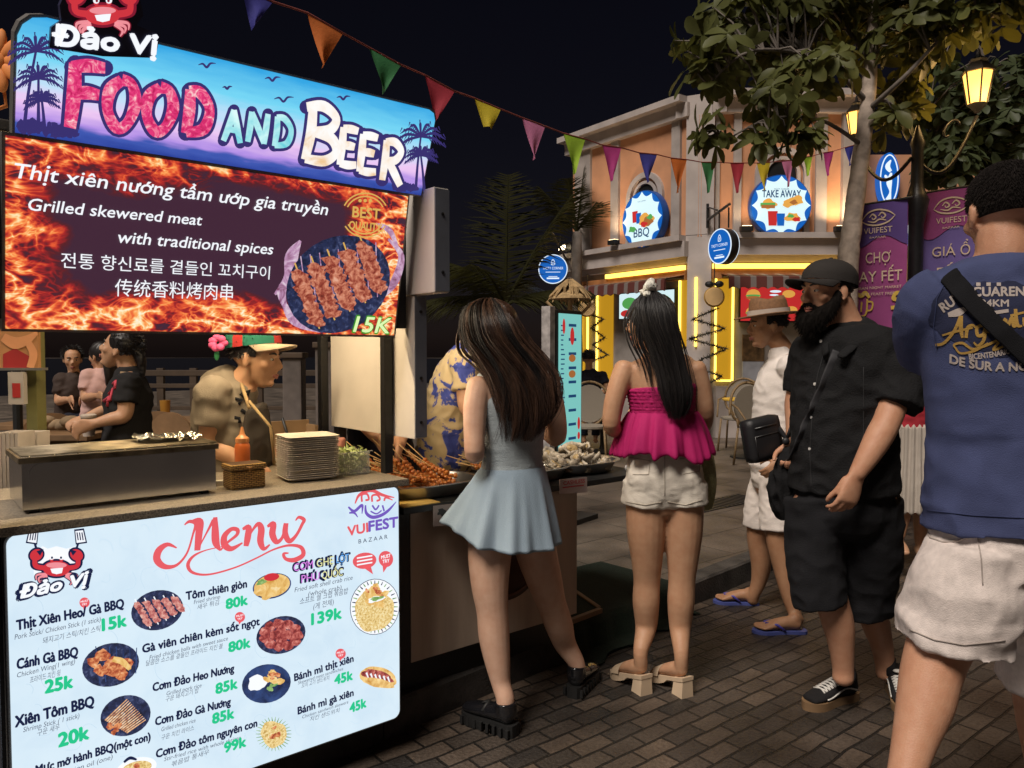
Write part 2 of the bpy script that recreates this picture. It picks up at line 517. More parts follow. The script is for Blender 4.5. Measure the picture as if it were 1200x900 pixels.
for f,w in ((FR,WR),(FL,WL)):
 f.box(mb,.16,w + .08,zc0,zc1 - .06,0,.16); f.box(mb,.2,w + .12,zc1 - .058,zc1 + .03,.002,.24); f.box(mb,.18,w + .08,zc0 - .1,zc0 - .003,0,.08)
 f.box(mb,.16,w + .1,zr0,zr1 - .07,-3.0,.12); f.box(mb,.2,w + .16,zr1 - .068,zr1 + .03,-3.05,.26)
mb.build('cornice',M_trim,bl)
mb = MB()
def pil(f,x0,x1,t=.05,y=200):
 a0,a1,_,_ = f.rect(x0,y,x1,y + 1,0); f.box(MB_ := MB(),a0,a1,zc1 + .032,zr0 - .002,-.02,t); MB_.build('pilaster',M_trim2,bl)
for x0,x1 in ((859,868),(955,968)): pil(FR,x0,x1)
for x0,x1 in ((718,727),(789,799),(676,694)): pil(FL,x0,x1)
pil(FR,985,1001,.1)
pil(FR,838,843,.03)
mb = MB()
mid = (FR.n + FL.n).normalized()
for z0,z1,k in ((KERB_H,zc0 - .003,.17),(zc0 - .002,zc1 + .031,.30),(zc1 + .032,zr0 - .003,.2),(zr0 - .002,zr1 + .032,.36)):
 a = [FR.pt(k,0,.0) - Vector((0,0,0)),FR.pt(k,0,k * .45),FL.pt(k,0,k * .45),FL.pt(k,0,.0),FR.pt(.02,0,-.3)]
 mb.add([Vector((q.x,q.y,z0)) for q in a] + [Vector((q.x,q.y,z1)) for q in a],[(0,1,2,3,4),(9,8,7,6,5)] + [(i,(i + 1) % 5,(i + 1) % 5 + 5,i + 5) for i in range(5)])
mb.build('corner_pier',M_trim,bl)
def arch(f,px,py,wpx,t):
 a,z = f.hit(px,py); w = wpx
 m1 = MB()
 for r0,r1,tt in ((w,w - .09,t),(w - .14,w - .19,t * .7)):
  pts = []
  N = 20
  for i in range(N + 1):
   an = PI * i / N
   pts.append((a + r1 * math.cos(an),z + r1 * math.sin(an),a + r0 * math.cos(an),z + r0 * math.sin(an)))
  for p,q in zip(pts[:-1],pts[1:]):
   m1.add([f.pt(x,zz,dt) for dt in (0.0,tt) for x,zz in ((p[0],p[1]),(p[2],p[3]),(q[2],q[3]),(q[0],q[1]))],[(0,1,2,3),(4,5,6,7),(0,1,5,4),(2,3,7,6),(1,2,6,5),(0,3,7,4)])
  for s in (-1,1):
   f.box(m1,a + s * r0,a + s * r1,zc1 + .035,z,0.0,tt)
 ob = m1.build('arch_moulding',M_trim,bl)
 m2 = MB()
 pts = [f.pt(a + (w - .2) * math.cos(PI * i / 16),z + (w - .2) * math.sin(PI * i / 16),.012) for i in range(17)]
 m2.poly([f.pt(a + w - .2,zc1 + .035,.012)] + pts + [f.pt(a - w + .2,zc1 + .035,.012)],-f.n * .01)
 m2.build('arched_window',M_dark,bl)
arch(FR,916,205,.42,.06)
arch(FL,757,232,.42,.06)
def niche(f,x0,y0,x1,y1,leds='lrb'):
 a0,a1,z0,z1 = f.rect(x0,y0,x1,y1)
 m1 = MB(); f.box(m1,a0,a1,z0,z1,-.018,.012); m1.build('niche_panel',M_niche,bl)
 m1 = MB()
 for c in leds:
  if c == 'l': f.box(m1,a0 - .014,a0 + .014,z0,z1,.014,.045)
  if c == 'r': f.box(m1,a1 - .014,a1 + .014,z0,z1,.014,.045)
  if c == 'b': f.box(m1,a0 + .022,a1 - .022,z0 - .014,z0 + .014,.014,.045)
 m1.build('led_strip',M_ledy,bl)
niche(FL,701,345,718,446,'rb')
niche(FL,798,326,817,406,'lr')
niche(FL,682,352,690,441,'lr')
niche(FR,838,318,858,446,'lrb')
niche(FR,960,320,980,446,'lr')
m1 = MB(); f = FL; a0,a1,z0,z1 = f.rect(702,322,818,327,.3); f.box(m1,.18,a1,zd + .02,zd + .09,.10,.16)
f = FR; f.box(m1,.18,WR - .1,zd + .02,zd + .09,.10,.16)
m1.build('cornice_led_tube',M_led,bl)
M_beam = mat('orange_timber_beam',(.36,.15,.05),.6,var=.3,scale=5)
m1 = MB(); FL.box(m1,.18,WL,zd - .13,zd + .018,0,.12); FR.box(m1,.18,WR,zd - .13,zd + .018,0,.12); m1.build('lintel',M_beam,bl)
m1 = MB()
for f,x0,x1 in ((FR,838,984),(FL,690,818)):
 a0,a1,z0,z1 = f.rect(x0,452,x1,560)
 f.box(m1,a0,a1,KERB_H,z1,-.019,.03)
m1.build('plinth',M_trim,bl)
def lamp(name,kind,loc,energy,col,size=.1,target=None,parent=None,spot=None,**kw):
 d = bpy.data.lights.new(name,kind)
 d.energy = energy; d.color = col
 if kind == 'AREA':
  d.size = size
  if 'size_y' in kw: d.shape = 'RECTANGLE'; d.size_y = kw['size_y']
 else: d.shadow_soft_size = size
 if spot: d.spot_size = R(spot); d.spot_blend = .8
 o = bpy.data.objects.new(name,d); COL.objects.link(o)
 if parent is not None: o.parent = parent; loc = Vector(loc) - world_loc(parent)
 o.location = loc
 if target is not None:
  src = world_loc(parent) + Vector(loc) if parent is not None else Vector(loc)
  o.rotation_euler = (Vector(target) - src).to_track_quat('-Z','Y').to_euler()
 return o
WARM = (1.0,.68,.38)
def assumed_washer(f,px,py,label,up=True,energy=34):  # up-lights not seen, assumed from the glow on the apricot wall
 a,z = f.hit(px,py)
 z = max(z,zc1 + .08)
 w = thing('assumed_wall_light',label,'wall light',f.pt(a,z,.3),'assumed wall washers along the cornice')
 m1 = MB(); f.box(m1,a - .09,a + .09,z - .05,z + .03,.22,.34,0,.01); f.box(m1,a - .02,a + .02,z - .05,z - .02,.03,.22)
 m1.build('housing',M_dark,w)
 m1 = MB(); f.box(m1,a - .07,a + .07,z + .032,z + .036,.235,.325); m1.build('lens',emis('assumed_washer_lens',(1,.75,.42),6),w)
 lamp('assumed_washer_lamp','SPOT',f.pt(a,z + .05,.34),energy,WARM,.05,f.pt(a,z + 2.2,-.25),w,130)
assumed_washer(FR,976,272,'assumed small up-light on the cornice beside the white pilaster near the tree trunk',energy=70)
assumed_washer(FR,868,272,'assumed small up-light on the cornice between the hanging blue sign and the take away sign',energy=14)
assumed_washer(FL,733,285,'assumed small up-light on the cornice left of the star shaped grill sign',energy=38)
a,z = FL.hit(680,292)
w = thing('flood_light','small lit flood light on an arm at the far left corner of the apricot building','flood light',FL.pt(WL - .3,z,.3))
m1 = MB(); m1.box(FL.pt(WL - .25,z,.3),FL.d * .12,FL.n * .05,ZZ * .06,0,.012); m1.tube([FL.pt(WL - .25,z + .05,.0),FL.pt(WL - .25,z + .12,.2),FL.pt(WL - .25,z + .05,.4)],.015); m1.build('housing',M_dark,w)
m1 = MB(); m1.box(FL.pt(WL - .24,z - .012,.455),FL.d * .09,FL.n * .004,ZZ * .04); m1.build('lens',emis('flood_lens',(1,.8,.5),9),w)
lamp('flood_lamp','SPOT',FL.pt(WL - .24,z - .01,.48),14,(1,.74,.45),.06,FL.pt(WL - .6,z - 2.5,1.5),w,120)
# -- round signs on the facade
def star_sign(f,px,py,rad,label,words,art):
 a,z = f.hit(px,py,.2)
 t = thing('round_sign',label,'sign',f.pt(a,z - rad,.12))
 m1 = MB(); m1.lathe(f.pt(a,z,.06),[(rad * .98,0),(rad,.02),(rad,.13),(rad * .985,.15)],48,0,f.n,f.d); m1.build('rim',M_bluedk,t,'auto')
 m1 = MB(); m1.poly([f.pt(a + x,z + y,.215) for x,y in disc2d(0,0,rad * .965,n=48)],-f.n * .004); m1.build('blue_face',M_blue,t)
 sx = -1 if f.d.x < 0 else 1
 rt = f.d * sx
 m1 = MB()
 pts = []
 for i in range(96):
  th = 2 * PI * i / 96; r = rad * .95 * (1 - .17 * abs(math.sin(6 * th)) ** .8)
  pts.append((r * math.cos(th + PI / 12 * 0),r * math.sin(th)))
 m1.poly([f.pt(a,z,.222) + rt * x + ZZ * y for x,y in pts],-f.n * .003); m1.build('star_panel',M_white_e,t)
 o = f.pt(a,z,.226)
 m1 = MB()
 for body,yy,size,bold,w in words: write(m1,body,o + ZZ * (yy * rad),rt,ZZ,size * rad,bold,width=w * rad)
 m1.build('lettering',M_ink_navy,t)
 m1 = MB()
 for i,(kind,x,y,s,mi) in enumerate(art):
  k = .2275 + .0006 * i
  oo = f.pt(a,z,k) + rt * (x * rad) + ZZ * (y * rad)
  if kind == 'blob':
   q = [(s * rad * (1 + .25 * math.sin(3 * an + x * 9)) * math.cos(an),.6 * s * rad * (1 + .2 * math.cos(4 * an + y * 7)) * math.sin(an)) for an in [2 * PI * j / 22 for j in range(22)]]
  elif kind == 'cup': q = [(-.5 * s * rad,-.9 * s * rad),(.5 * s * rad,-.9 * s * rad),(.62 * s * rad,.9 * s * rad),(-.62 * s * rad,.9 * s * rad)]
  else: q = [(-s * rad,-.25 * s * rad),(s * rad,-.25 * s * rad),(s * rad,.25 * s * rad),(-s * rad,.25 * s * rad)]
  m1.add([oo + rt * c0 + ZZ * c1 for c0,c1 in q],[list(range(len(q)))],mi)
 m1.build('food_picture',[M_yel_e,M_brown_e,M_green_e,M_red_e,M_blue],t)
star_sign(FR,915,241,.47,'round blue sign with white star face reading TAKE AWAY above the right storefront',[('TAKE AWAY',.26,.33,.02,1.25),('TASTY CORNER',.5,.07,0,.5)],
          [('blob',-.42,.05,.25,0),('bar',-.44,.02,.24,2),('bar',-.43,-.04,.22,1),('blob',.22,.06,.2,0),('blob',.48,.16,.24,0),('blob',.40,.1,.12,1),('cup',-.28,-.42,.26,3),('cup',-.02,-.46,.22,4),('blob',.36,-.38,.24,0),('blob',.5,-.45,.12,3),('blob',.3,-.34,.1,2)])
star_sign(FL,753,257,.47,'round blue sign with white star face reading BBQ on the left front of the building',[('BBQ',-.6,.42,.015,.75),('TASTY CORNER',.6,.06,0,.4)],
          [('cup',-.32,.12,.22,3),('cup',-.14,.05,.2,4),('blob',.2,-.05,.36,0),('blob',.3,-.12,.25,1),('blob',.12,-.2,.16,3),('blob',.42,.02,.14,2),('blob',-.45,-.3,.17,2),('blob',.05,-.86,.16,0)])
def round_blade(c,ax,rad,label,bracket_to):
 """a double faced round hanging sign; ax is the direction its face looks"""
 ax = Vector(ax).normalized(); rt = Vector((-ax.y,ax.x,0)).normalized()
 t = thing('hanging_sign',label,'sign',c - ZZ * rad,'round blue hanging signs')
 m1 = MB(); m1.lathe(c,[(rad * .97,-.07),(rad,-.06),(rad,.06),(rad * .97,.07)],40,0,ax); m1.build('drum',M_dark,t,'auto')
 m1 = MB()
 for s in (-1,1):
  m1.lathe(c + ax * (s * .071),[(rad * .99,-.004),(rad * .99,.004),(rad * .93,.004),(rad * .93,-.004)],40,0,ax)
 m1.build('white_ring',M_ink_white,t)
 m1 = MB()
 for s in (-1,1): m1.poly([c + ax * (s * .0735) + rt * x + ZZ * y for x,y in disc2d(0,0,rad * .93,n=40)],-ax * s * .002)
 m1.build('blue_face',M_blue,t)
 m1 = MB()
 for s in (-1,1):
  o = c + ax * (s * .0755); r2 = rt * s
  write(m1,'TASTY CORNER',o + ZZ * (-.02 * rad),r2,ZZ,.24 * rad,.0,width=1.4 * rad)
  for yy,w_,h_ in ((-.2,.5,.02),(-.5,.3,.02),(-.62,.42,.05)): m1.add([o + r2 * (x * rad) + ZZ * (y * rad) for x,y in rect2d(-w_,yy - h_,w_,yy + h_)],[(0,1,2,3)])
  put2d(m1,*stroke2d([(-.1 * rad,.3 * rad),(-.1 * rad,.5 * rad),(0,.64 * rad),(.1 * rad,.5 * rad),(.1 * rad,.3 * rad),(-.13 * rad,.3 * rad)],[.045 * rad] * 6),o,r2,ZZ)
  put2d(m1,*stroke2d([(0,.36 * rad),(0,.5 * rad)],[.05 * rad] * 2),o,r2,ZZ)
 m1.build('lettering',M_ink_white,t)
 m1 = MB()
 top = c + ZZ * (rad + .28)
 m1.tube([c + ZZ * rad + rt * .1,top + rt * .1],.012); m1.tube([c + ZZ * rad - rt * .1,top - rt * .1],.012)
 q = Vector((bracket_to.x,bracket_to.y,top.z + .012)); m1.tube([q,top + (top - q).normalized() * .3 + ZZ * .012],.02); m1.tube([q - ZZ * .12,q + ZZ * .25],.022); m1.tube([q + ZZ * .2,q.lerp(top,.6) + ZZ * .05],.012)
 m1.build('bracket',M_dark,t)
c = P(648,316,11.3); round_blade(c,(CAM - c) * Vector((1,1,0)),.215,'round blue hanging sign facing us beside the palm at the left end of the building',FL.pt(WL + .1,c.z + .5,.05))
c = P(848,289,10.9); round_blade(c,(-.93,-.42,0),.25,'round blue hanging sign seen nearly edge on at the corner of the building',FR.pt(.1,c.z + .55,.1))
a,z = FR.hit(1042,210,-.3)
t = thing('oval_sign','tall blue oval light sign with a white mermaid tail behind the street lamp','sign',FR.pt(a,z - .4,-.35))
m1 = MB(); m1.poly([FR.pt(a + x,z + y,-.3) for x,y in disc2d(0,0,.17,.42,32)],-FR.n * .12); m1.build('blue_box',M_blue,t)
m1 = MB(); o = FR.pt(a,z,-.296)
put2d(m1,*stroke2d([(.14 * math.cos(q),.38 * math.sin(q)) for q in [2 * PI * i / 20 for i in range(21)]],[.02] * 21,2),o,FR.d,ZZ)
put2d(m1,*stroke2d([(-.01,-.33),(.02,-.2),(0,-.05),(.03,.1)],[.1,.03,.09,.03]),o,FR.d,ZZ)
put2d(m1,*stroke2d([(.0,-.05),(-.06,.05),(-.07,.02)],[.05,.04,.0]),o,FR.d,ZZ)
put2d(m1,*stroke2d([(.02,.12),(-.03,.2),(.02,.3)],[.05,.08,.02]),o,FR.d,ZZ)
m1.build('white_emblem',M_ink_white,t)
a,z = FR.hit(1076,272,-.3)
t = thing('blue_light_box','blue lit box sign with white bars low on the wing wall, behind the lamp post','sign',FR.pt(a,z - .3,-.35))
m1 = MB(); FR.box(m1,a - .22,a + .45,z - .2,z + .2,-.44,-.3); m1.build('blue_box',M_blue,t)
m1 = MB(); [FR.box(m1,a - .2 + .09 * i,a - .14 + .09 * i,z - .02,z + .12,-.299,-.297) for i in range(6)]; FR.box(m1,a - .15,a + .35,z - .1,z - .07,-.299,-.297); m1.build('lettering',M_ink_white,t)
def poster(f,x0,y0,x1,y1,label,base,spots,t=.05,words=()):
 a0,a1,z0,z1 = f.rect(x0,y0,x1,y1,t)
 p = thing('menu_screen',label,'menu screen',f.pt((a0 + a1) / 2,z0,t))
 m1 = MB(); f.box(m1,a0 - .02,a1 + .02,z0 - .02,z1 + .02,0.0,t); m1.build('frame',M_dark,p)
 m1 = MB(); f.box(m1,a0,a1,z0,z1,t + .001,t + .006); m1.build('screen',base,p)
 m1 = MB(); sx = -1 if f.d.x < 0 else 1
 mats = [M_yel_e,M_brown_e,M_green_e,M_red_e,M_ink_white]
 for i,(x,y,rx,ry,mi) in enumerate(spots):
  xx = a0 + (a1 - a0) * (x if sx > 0 else 1 - x)
  m1.add([f.pt(xx + c0,z0 + (z1 - z0) * y + c1,t + .009 + .0008 * i) for c0,c1 in disc2d(0,0,rx,ry,14)],[list(range(14))],mi)
 if words:
  for body,x,y,s in words:
   write(m1,body,f.pt(a0 + (a1 - a0) * (x if sx > 0 else 1 - x),z0 + (z1 - z0) * y,t + .012),f.d * sx,ZZ,s,.02,mi=4)
 m1.build('picture',mats,p)
 return p
poster(FR,868,334,958,376,'red menu screen with burgers under the striped awning of the right storefront',M_red_e,
       [(.45,.82,.09,.02,4),(.43,.72,.07,.015,4),(.16,.72,.11,.09,0),(.16,.70,.12,.02,2),(.16,.64,.11,.03,1),(.15,.25,.1,.08,0),(.15,.22,.11,.02,2),(.42,.3,.07,.1,4),(.42,.28,.05,.06,3),(.62,.75,.1,.06,0),(.66,.3,.09,.06,0),(.85,.4,.09,.1,1)])
poster(FL,726,342,790,372,'green and red menu screen half hidden by the head of the woman in pink',M_white_e,
       [(.2,.6,.18,.1,2),(.8,.6,.18,.1,2),(.5,.2,.3,.05,3),(.15,.2,.15,.06,3),(.85,.2,.15,.06,3),(.5,.7,.1,.08,0)])
M_poster = mat('dim_photo_poster',(.12,.07,.03),.5,var=.8,scale=9)
a0,a1,z0,z1 = FR.rect(870,392,895,446,.05)
p = thing('wall_poster','dim framed food poster on the pale wall left of the straw hat','poster',FR.pt((a0 + a1) / 2,z0,.05))
m1 = MB(); FR.box(m1,a0,a1,z0 + .3,z1,.031,.06); m1.build('picture',M_poster,p)
m1 = MB(); FR.box(m1,a0,a1,z0,z0 + .295,.031,.06); m1.build('pale_strip',mat('pale_strip_paper',(.35,.36,.4),.6),p)
M_aw = bpy.data.materials.new('striped_awning'); M_aw.use_nodes = True
N,L,pb = nodes_of(M_aw); pb.inputs['Roughness'].default_value = .85
at = N.new('ShaderNodeUVMap'); wv = N.new('ShaderNodeTexWave'); wv.wave_type = 'BANDS'; wv.bands_direction = 'X'; wv.inputs['Scale'].default_value = 1.0; wv.inputs['Distortion'].default_value = 0
L.new(at.outputs[0],wv.inputs['Vector']); rp = N.new('ShaderNodeValToRGB'); rp.color_ramp.interpolation = 'CONSTANT'
rp.color_ramp.elements[0].color = (.10,.022,.016,1); rp.color_ramp.elements[1].position = .72; rp.color_ramp.elements[1].color = (.17,.14,.13,1)
L.new(wv.outputs['Fac'],rp.inputs['Fac']); L.new(rp.outputs[0],pb.inputs['Base Color'])
def awning(f,a0,a1,label):
 t = thing('awning',label,'awning',f.pt((a0 + a1) / 2,zd - .3,.3),'striped awnings of the storefronts')
 me = bpy.data.meshes.new('striped_cloth'); vs,fs,uv = [],[],[]
 n = 36; off = Vector(t.location)
 for i in range(n + 1):
  a = a0 + (a1 - a0) * i / n
  for (tt,z,v) in ((.06,zd - .05,0),(.5,zd - .13,.3),(.56,zd - .15,.5),(.57,zd - .33 + .03 * abs(math.sin(i * PI / 3)),1),(.545,zd - .33 + .03 * abs(math.sin(i * PI / 3)),1),(.53,zd - .16,.5)):
   vs.append(f.pt(a,z,tt) - off); uv.append((i / n * (a1 - a0) * 1.3,v))
 k = 6
 for i in range(n):
  for j in range(k - 1): fs.append((i * k + j,(i + 1) * k + j,(i + 1) * k + j + 1,i * k + j + 1))
 me.from_pydata([tuple(v) for v in vs],[],fs); ul = me.uv_layers.new(name='UVMap')
 for lp in me.loops: ul.data[lp.index].uv = uv[lp.vertex_index]
 me.materials.append(M_aw); me.update()
 o = bpy.data.objects.new('striped_cloth',me); COL.objects.link(o); o.parent = t
 m1 = MB(); m1.tube([f.pt(a0,zd - .14,.5),f.pt(a1,zd - .14,.5)],.015); m1.tube([f.pt(a0 + .02,zd - .1,.0),f.pt(a0 + .02,zd - .14,.5)],.012); m1.tube([f.pt(a1 - .02,zd - .1,.0),f.pt(a1 - .02,zd - .14,.5)],.012)
 m1.build('awning_frame',M_dark,t)
a0,a1,_,_ = FL.rect(664,330,782,340,.5); awning(FL,a0,a1,'brown and grey striped awning over the left storefront of the apricot building')
a0,a1,_,_ = FR.rect(853,330,990,340,.5); awning(FR,a0,a1,'brown and grey striped awning over the right storefront behind the bearded man')
M_disc = mat('parchment_lamp_disc',(.55,.36,.16),.6,var=.1)
def pendant(c,r,label):
 t = thing('pendant_lamp',label,'lamp',c - ZZ * r,'round parchment pendants at the storefronts')
 ax = (CAM - c); ax.z = 0; ax.normalize()
 m1 = MB(); m1.lathe(c,[(r * .92,-.04),(r,-.02),(r,.02),(r * .92,.04)],28,0,ax); m1.build('disc',M_disc,t,'auto')
 m1 = MB(); m1.lathe(c,[(r * 1.0,-.012),(r * 1.09,-.012),(r * 1.09,.012),(r * 1.0,.012)],28,0,ax); m1.build('ring',mat('gilt_ring',(.5,.3,.06),.4,.4),t)
 m1 = MB(); m1.tube([c + ZZ * r,c + ZZ * (r + .42)],.008)
 rt = Vector((-ax.y,ax.x,0))
 for s in (-1,1): m1.ball(c + ZZ * (r + .05) + rt * s * .07,.07,.04,.05,0,8,6)
 m1.build('cord_and_bow',M_dark,t)
pendant(P(837,348,11.5),.14,'round parchment pendant lamp hanging at the corner pier between the storefronts')
pendant(P(688,361,12.6),.135,'round parchment pendant lamp hanging beside the tall turquoise menu sign')
M_tinsel = mat('dark_tinsel',(.02,.018,.015),.5,var=.4,scale=40)
def tinsel(pts,label,r=.05):
 t = thing('tinsel_garland',label,'garland',pts[-1],'zigzag tinsel garlands on the storefront')
 m1 = MB()
 for a,b in zip(pts[:-1],pts[1:]):
  a,b = Vector(a),Vector(b); L_ = (b - a).length; k = max(2,int(L_ / .009))
  m1.tube([a,b],.008,5)
  for i in range(k):
   p = a.lerp(b,(i + .5) / k)
   for j in range(3):
    d = Vector((random.gauss(0,1),random.gauss(0,1),random.gauss(0,1))).normalized() * r * random.uniform(.7,1.6)
    sdw = d.orthogonal().normalized() * .009
    m1.add([p - sdw,p + sdw,p + d],[(0,1,2)])
 m1.build('tinsel',M_tinsel,t,normals=False)
tinsel([P(x,y,11.6) for x,y in ((842,361),(812,374),(849,385),(808,397),(851,409),(822,421),(815,431))] + [P(846,441,11.6),P(826,452,11.6),P(824,475,11.6)],'dark zigzag tinsel garland under the pendant at the corner pier')
tinsel([P(x,y,12.8) for x,y in ((694,369),(707,374),(693,384),(709,396),(694,404),(712,416),(695,423))],'dark zigzag tinsel garland on the yellow panel beside the turquoise sign',.04)
# -- trees
def leaf_geo(mb,p,d,up,L,W,mi=0,fold=.25,droop=.15):
 """one broad leaf: 8 quads with a folded midrib, starting at p along d"""
 d = Vector(d).normalized(); s = d.cross(up)
 if s.length < 1e-3: s = d.orthogonal()
 s.normalize(); nrm = s.cross(d).normalized()
 prof = ((0,.06),(.25,.55),(.55,1.0),(.8,.85),(.94,.45),(1.0,.06))
 vs = []
 for t,w in prof:
  c = p + d * (L * t) - nrm * (droop * L * t * t)
  vs += [c - s * (w * W) + nrm * (fold * w * W),c,c + s * (w * W) + nrm * (fold * w * W)]
 fs = []
 for i in range(len(prof) - 1):
  for j in range(2):
   a = i * 3 + j; fs.append((a,a + 1,a + 4,a + 3))
 mb.add(vs,fs,mi)
def leaf_mat(name,c,var=.45,rough=.45):
 m = mat(name,c,rough,var=var,scale=2.6,spec=.18)
 N,L,p = nodes_of(m)
 tr = N.new('ShaderNodeBsdfTranslucent'); tr.inputs['Color'].default_value = (c[0] * 1.6,c[1] * 1.5,c[2],1)
 mx = N.new('ShaderNodeMixShader'); mx.inputs[0].default_value = .3
 out = [n for n in N if n.type == 'OUTPUT_MATERIAL'][0]
 L.new(p.outputs[0],mx.inputs[1]); L.new(tr.outputs[0],mx.inputs[2]); L.new(mx.outputs[0],out.inputs['Surface'])
 return m
M_leaf = leaf_mat('broad_leaves',(.085,.092,.030))
M_leaf2 = leaf_mat('dark_broad_leaves',(.05,.064,.03))
M_bark = mat('pale_bark',(.42,.34,.28),.85,var=.4,scale=9,bump=.6,bscale=28)
M_bark2 = mat('grey_bark',(.12,.10,.085),.85,var=.3,scale=9,bump=.5,bscale=28)
def tree(label,trunk_pts,trunk_r,limbs,clumps,mleaf,mbark,leafL,seed):
 rng = random.Random(seed)
 t = thing('broadleaf_tree',label,'tree',Vector((trunk_pts[0].x,trunk_pts[0].y,trunk_pts[0].z)))
 m1 = MB()
 def smooth_pts(pts,k=5):
  out = []
  for i in range(len(pts) - 1):
   p0,p1,p2,p3 = pts[max(i - 1,0)],pts[i],pts[i + 1],pts[min(i + 2,len(pts) - 1)]
   for j in range(k):
    q = j / k
    out.append(.5 * ((2 * p1) + (p2 - p0) * q + (2 * p0 - 5 * p1 + 4 * p2 - p3) * q * q + (3 * p1 - p0 - 3 * p2 + p3) * q ** 3))
  return out + [pts[-1]]
 sp = smooth_pts(trunk_pts)
 m1.tube(sp,[trunk_r * (1 - .55 * i / (len(sp) - 1)) * (1 + .05 * math.sin(i * 2.1)) * (1.35 if i == 0 else 1) for i in range(len(sp))],14)
 m1.build('trunk',mbark,t,True)
 m1 = MB()
 for pts,r in limbs:
  q = smooth_pts([Vector(p) for p in pts])
  m1.tube(q,[r * (1 - .75 * i / (len(q) - 1)) for i in range(len(q))],8)
 m2 = MB()
 anchors = [Vector(p) for pts,r in limbs for p in smooth_pts([Vector(q) for q in pts])] + sp[len(sp) // 2:]
 for c,rx,ry,rz,n in clumps:
  c = Vector(c)
  for i in range(n):
   while True:
    o = Vector((rng.uniform(-1,1),rng.uniform(-1,1),rng.uniform(-1,1)))
    if o.length < 1: break
   o = o * (.55 + .45 * o.length)
   p = c + Vector((o.x * rx,o.y * ry,o.z * rz))
   a = min(anchors,key=lambda q: (q - p).length_squared)
   if (a - p).length < .9: m1.tube([a,a.lerp(p,.5) + Vector((0,0,.05)),p],[.012,.008,.004],4,cap=False)
   axis = Vector((o.x * .8 + rng.gauss(0,.3),o.y * .8 + rng.gauss(0,.3),.5 + rng.gauss(0,.25))).normalized()
   k = rng.randint(5,8)
   e1 = axis.orthogonal().normalized(); e2 = axis.cross(e1)
   ph = rng.uniform(0,6)
   for j in range(k):
    an = ph + 2 * PI * j / k + rng.gauss(0,.25)
    d = (e1 * math.cos(an) + e2 * math.sin(an)) + axis * rng.uniform(-.25,.5)
    d.z -= rng.uniform(0,.5)
    Lf = leafL * rng.uniform(.6,1.15)
    leaf_geo(m2,p + axis * rng.uniform(-.03,.03),d,axis,Lf,Lf * rng.uniform(.2,.27),fold=rng.uniform(.05,.35),droop=rng.uniform(.05,.35))
 m1.build('limbs',M_bark2,t,True)
 m2.build('crown',mleaf,t,True,normals=False)
 return t
D = 6.3
tp = [G(984,560,KERB_H)]
b0 = P(992,470,D); b0 = Vector((P(990,420,D).x,D,KERB_H))
trunk = [b0,P(993,330,D),P(998,270,D),P(1008,190,D),P(1017,120,D),P(1022,40,D + .05),P(1030,-60,D + .1)]
limbs = [([P(1017,120,D),P(960,70,D - .2),P(880,60,D - .5),P(830,100,D - .5)],.04),
         ([P(1020,70,D),P(970,10,D + .3),P(900,-30,D + .6)],.045),
         ([P(1010,170,D),P(960,140,D - .4),P(900,140,D - .6),P(850,165,D - .6)],.03),
         ([P(1016,130,D),P(1060,90,D - .3),P(1110,40,D - .3),P(1160,20,D - .4)],.04),
         ([P(1022,40,D),P(1080,-10,D + .3),P(1150,-40,D + .4)],.045),
         ([P(1018,110,D),P(1060,120,D + .3),P(1085,135,D + .2)],.025)]
clumps = [(P(870,30,D),.55,.5,.28,44),(P(845,75,D - .5),.34,.4,.22,20),(P(945,30,D + .1),.5,.5,.32,46),(P(1020,15,D + .3),.55,.5,.28,40),
          (P(900,115,D - .5),.28,.3,.14,11),(P(960,85,D - .3),.33,.35,.2,22),(P(838,158,D - .6),.14,.2,.06,7),(P(940,158,D - .6),.16,.2,.08,7),(P(885,160,D - .6),.14,.15,.07,5),
          (P(1065,45,D - .1),.35,.4,.25,26),(P(1130,20,D - .2),.42,.4,.2,28),(P(1180,5,D - .4),.3,.3,.16,14),(P(1060,115,D + .2),.22,.25,.18,14),(P(1045,145,D),.14,.2,.1,7),(P(1000,-60,D),1.3,.6,.25,50),(P(1150,-60,D),.7,.6,.25,24)]
tree('broad leaved tree with a pale leaning trunk, standing left of the hanging festival banners',trunk,.092,[(p,r * .6) for p,r in limbs],[(p,x,y,z,int(n * 1.08)) for p,x,y,z,n in clumps],M_leaf,M_bark,.19,3)
D = 9.0
trunk = [Vector((P(1165,420,D).x,D,KERB_H)),P(1163,330,D),P(1166,200,D),P(1160,80,D)]
limbs = [([P(1166,200,D),P(1120,150,D),P(1090,120,D)],.05),([P(1165,170,D),P(1210,110,D),P(1260,90,D)],.05),([P(1163,200,D),P(1130,200,D),P(1105,190,D)],.04),([P(1163,150,D),P(1150,60,D),P(1120,40,D)],.05)]
clumps = [(P(1150,160,D),.6,.6,.45,70),(P(1110,190,D - .3),.35,.4,.3,34),(P(1200,120,D),.7,.6,.6,70),(P(1120,110,D),.5,.5,.4,46),(P(1190,190,D),.5,.5,.3,36)]
tree('darker bushy tree behind the twin street lamp at the right edge',trunk,.12,[(p,r * .6) for p,r in limbs],[(p,x,y,z,int(n * 1.5)) for p,x,y,z,n in clumps],M_leaf2,M_bark2,.19,5)
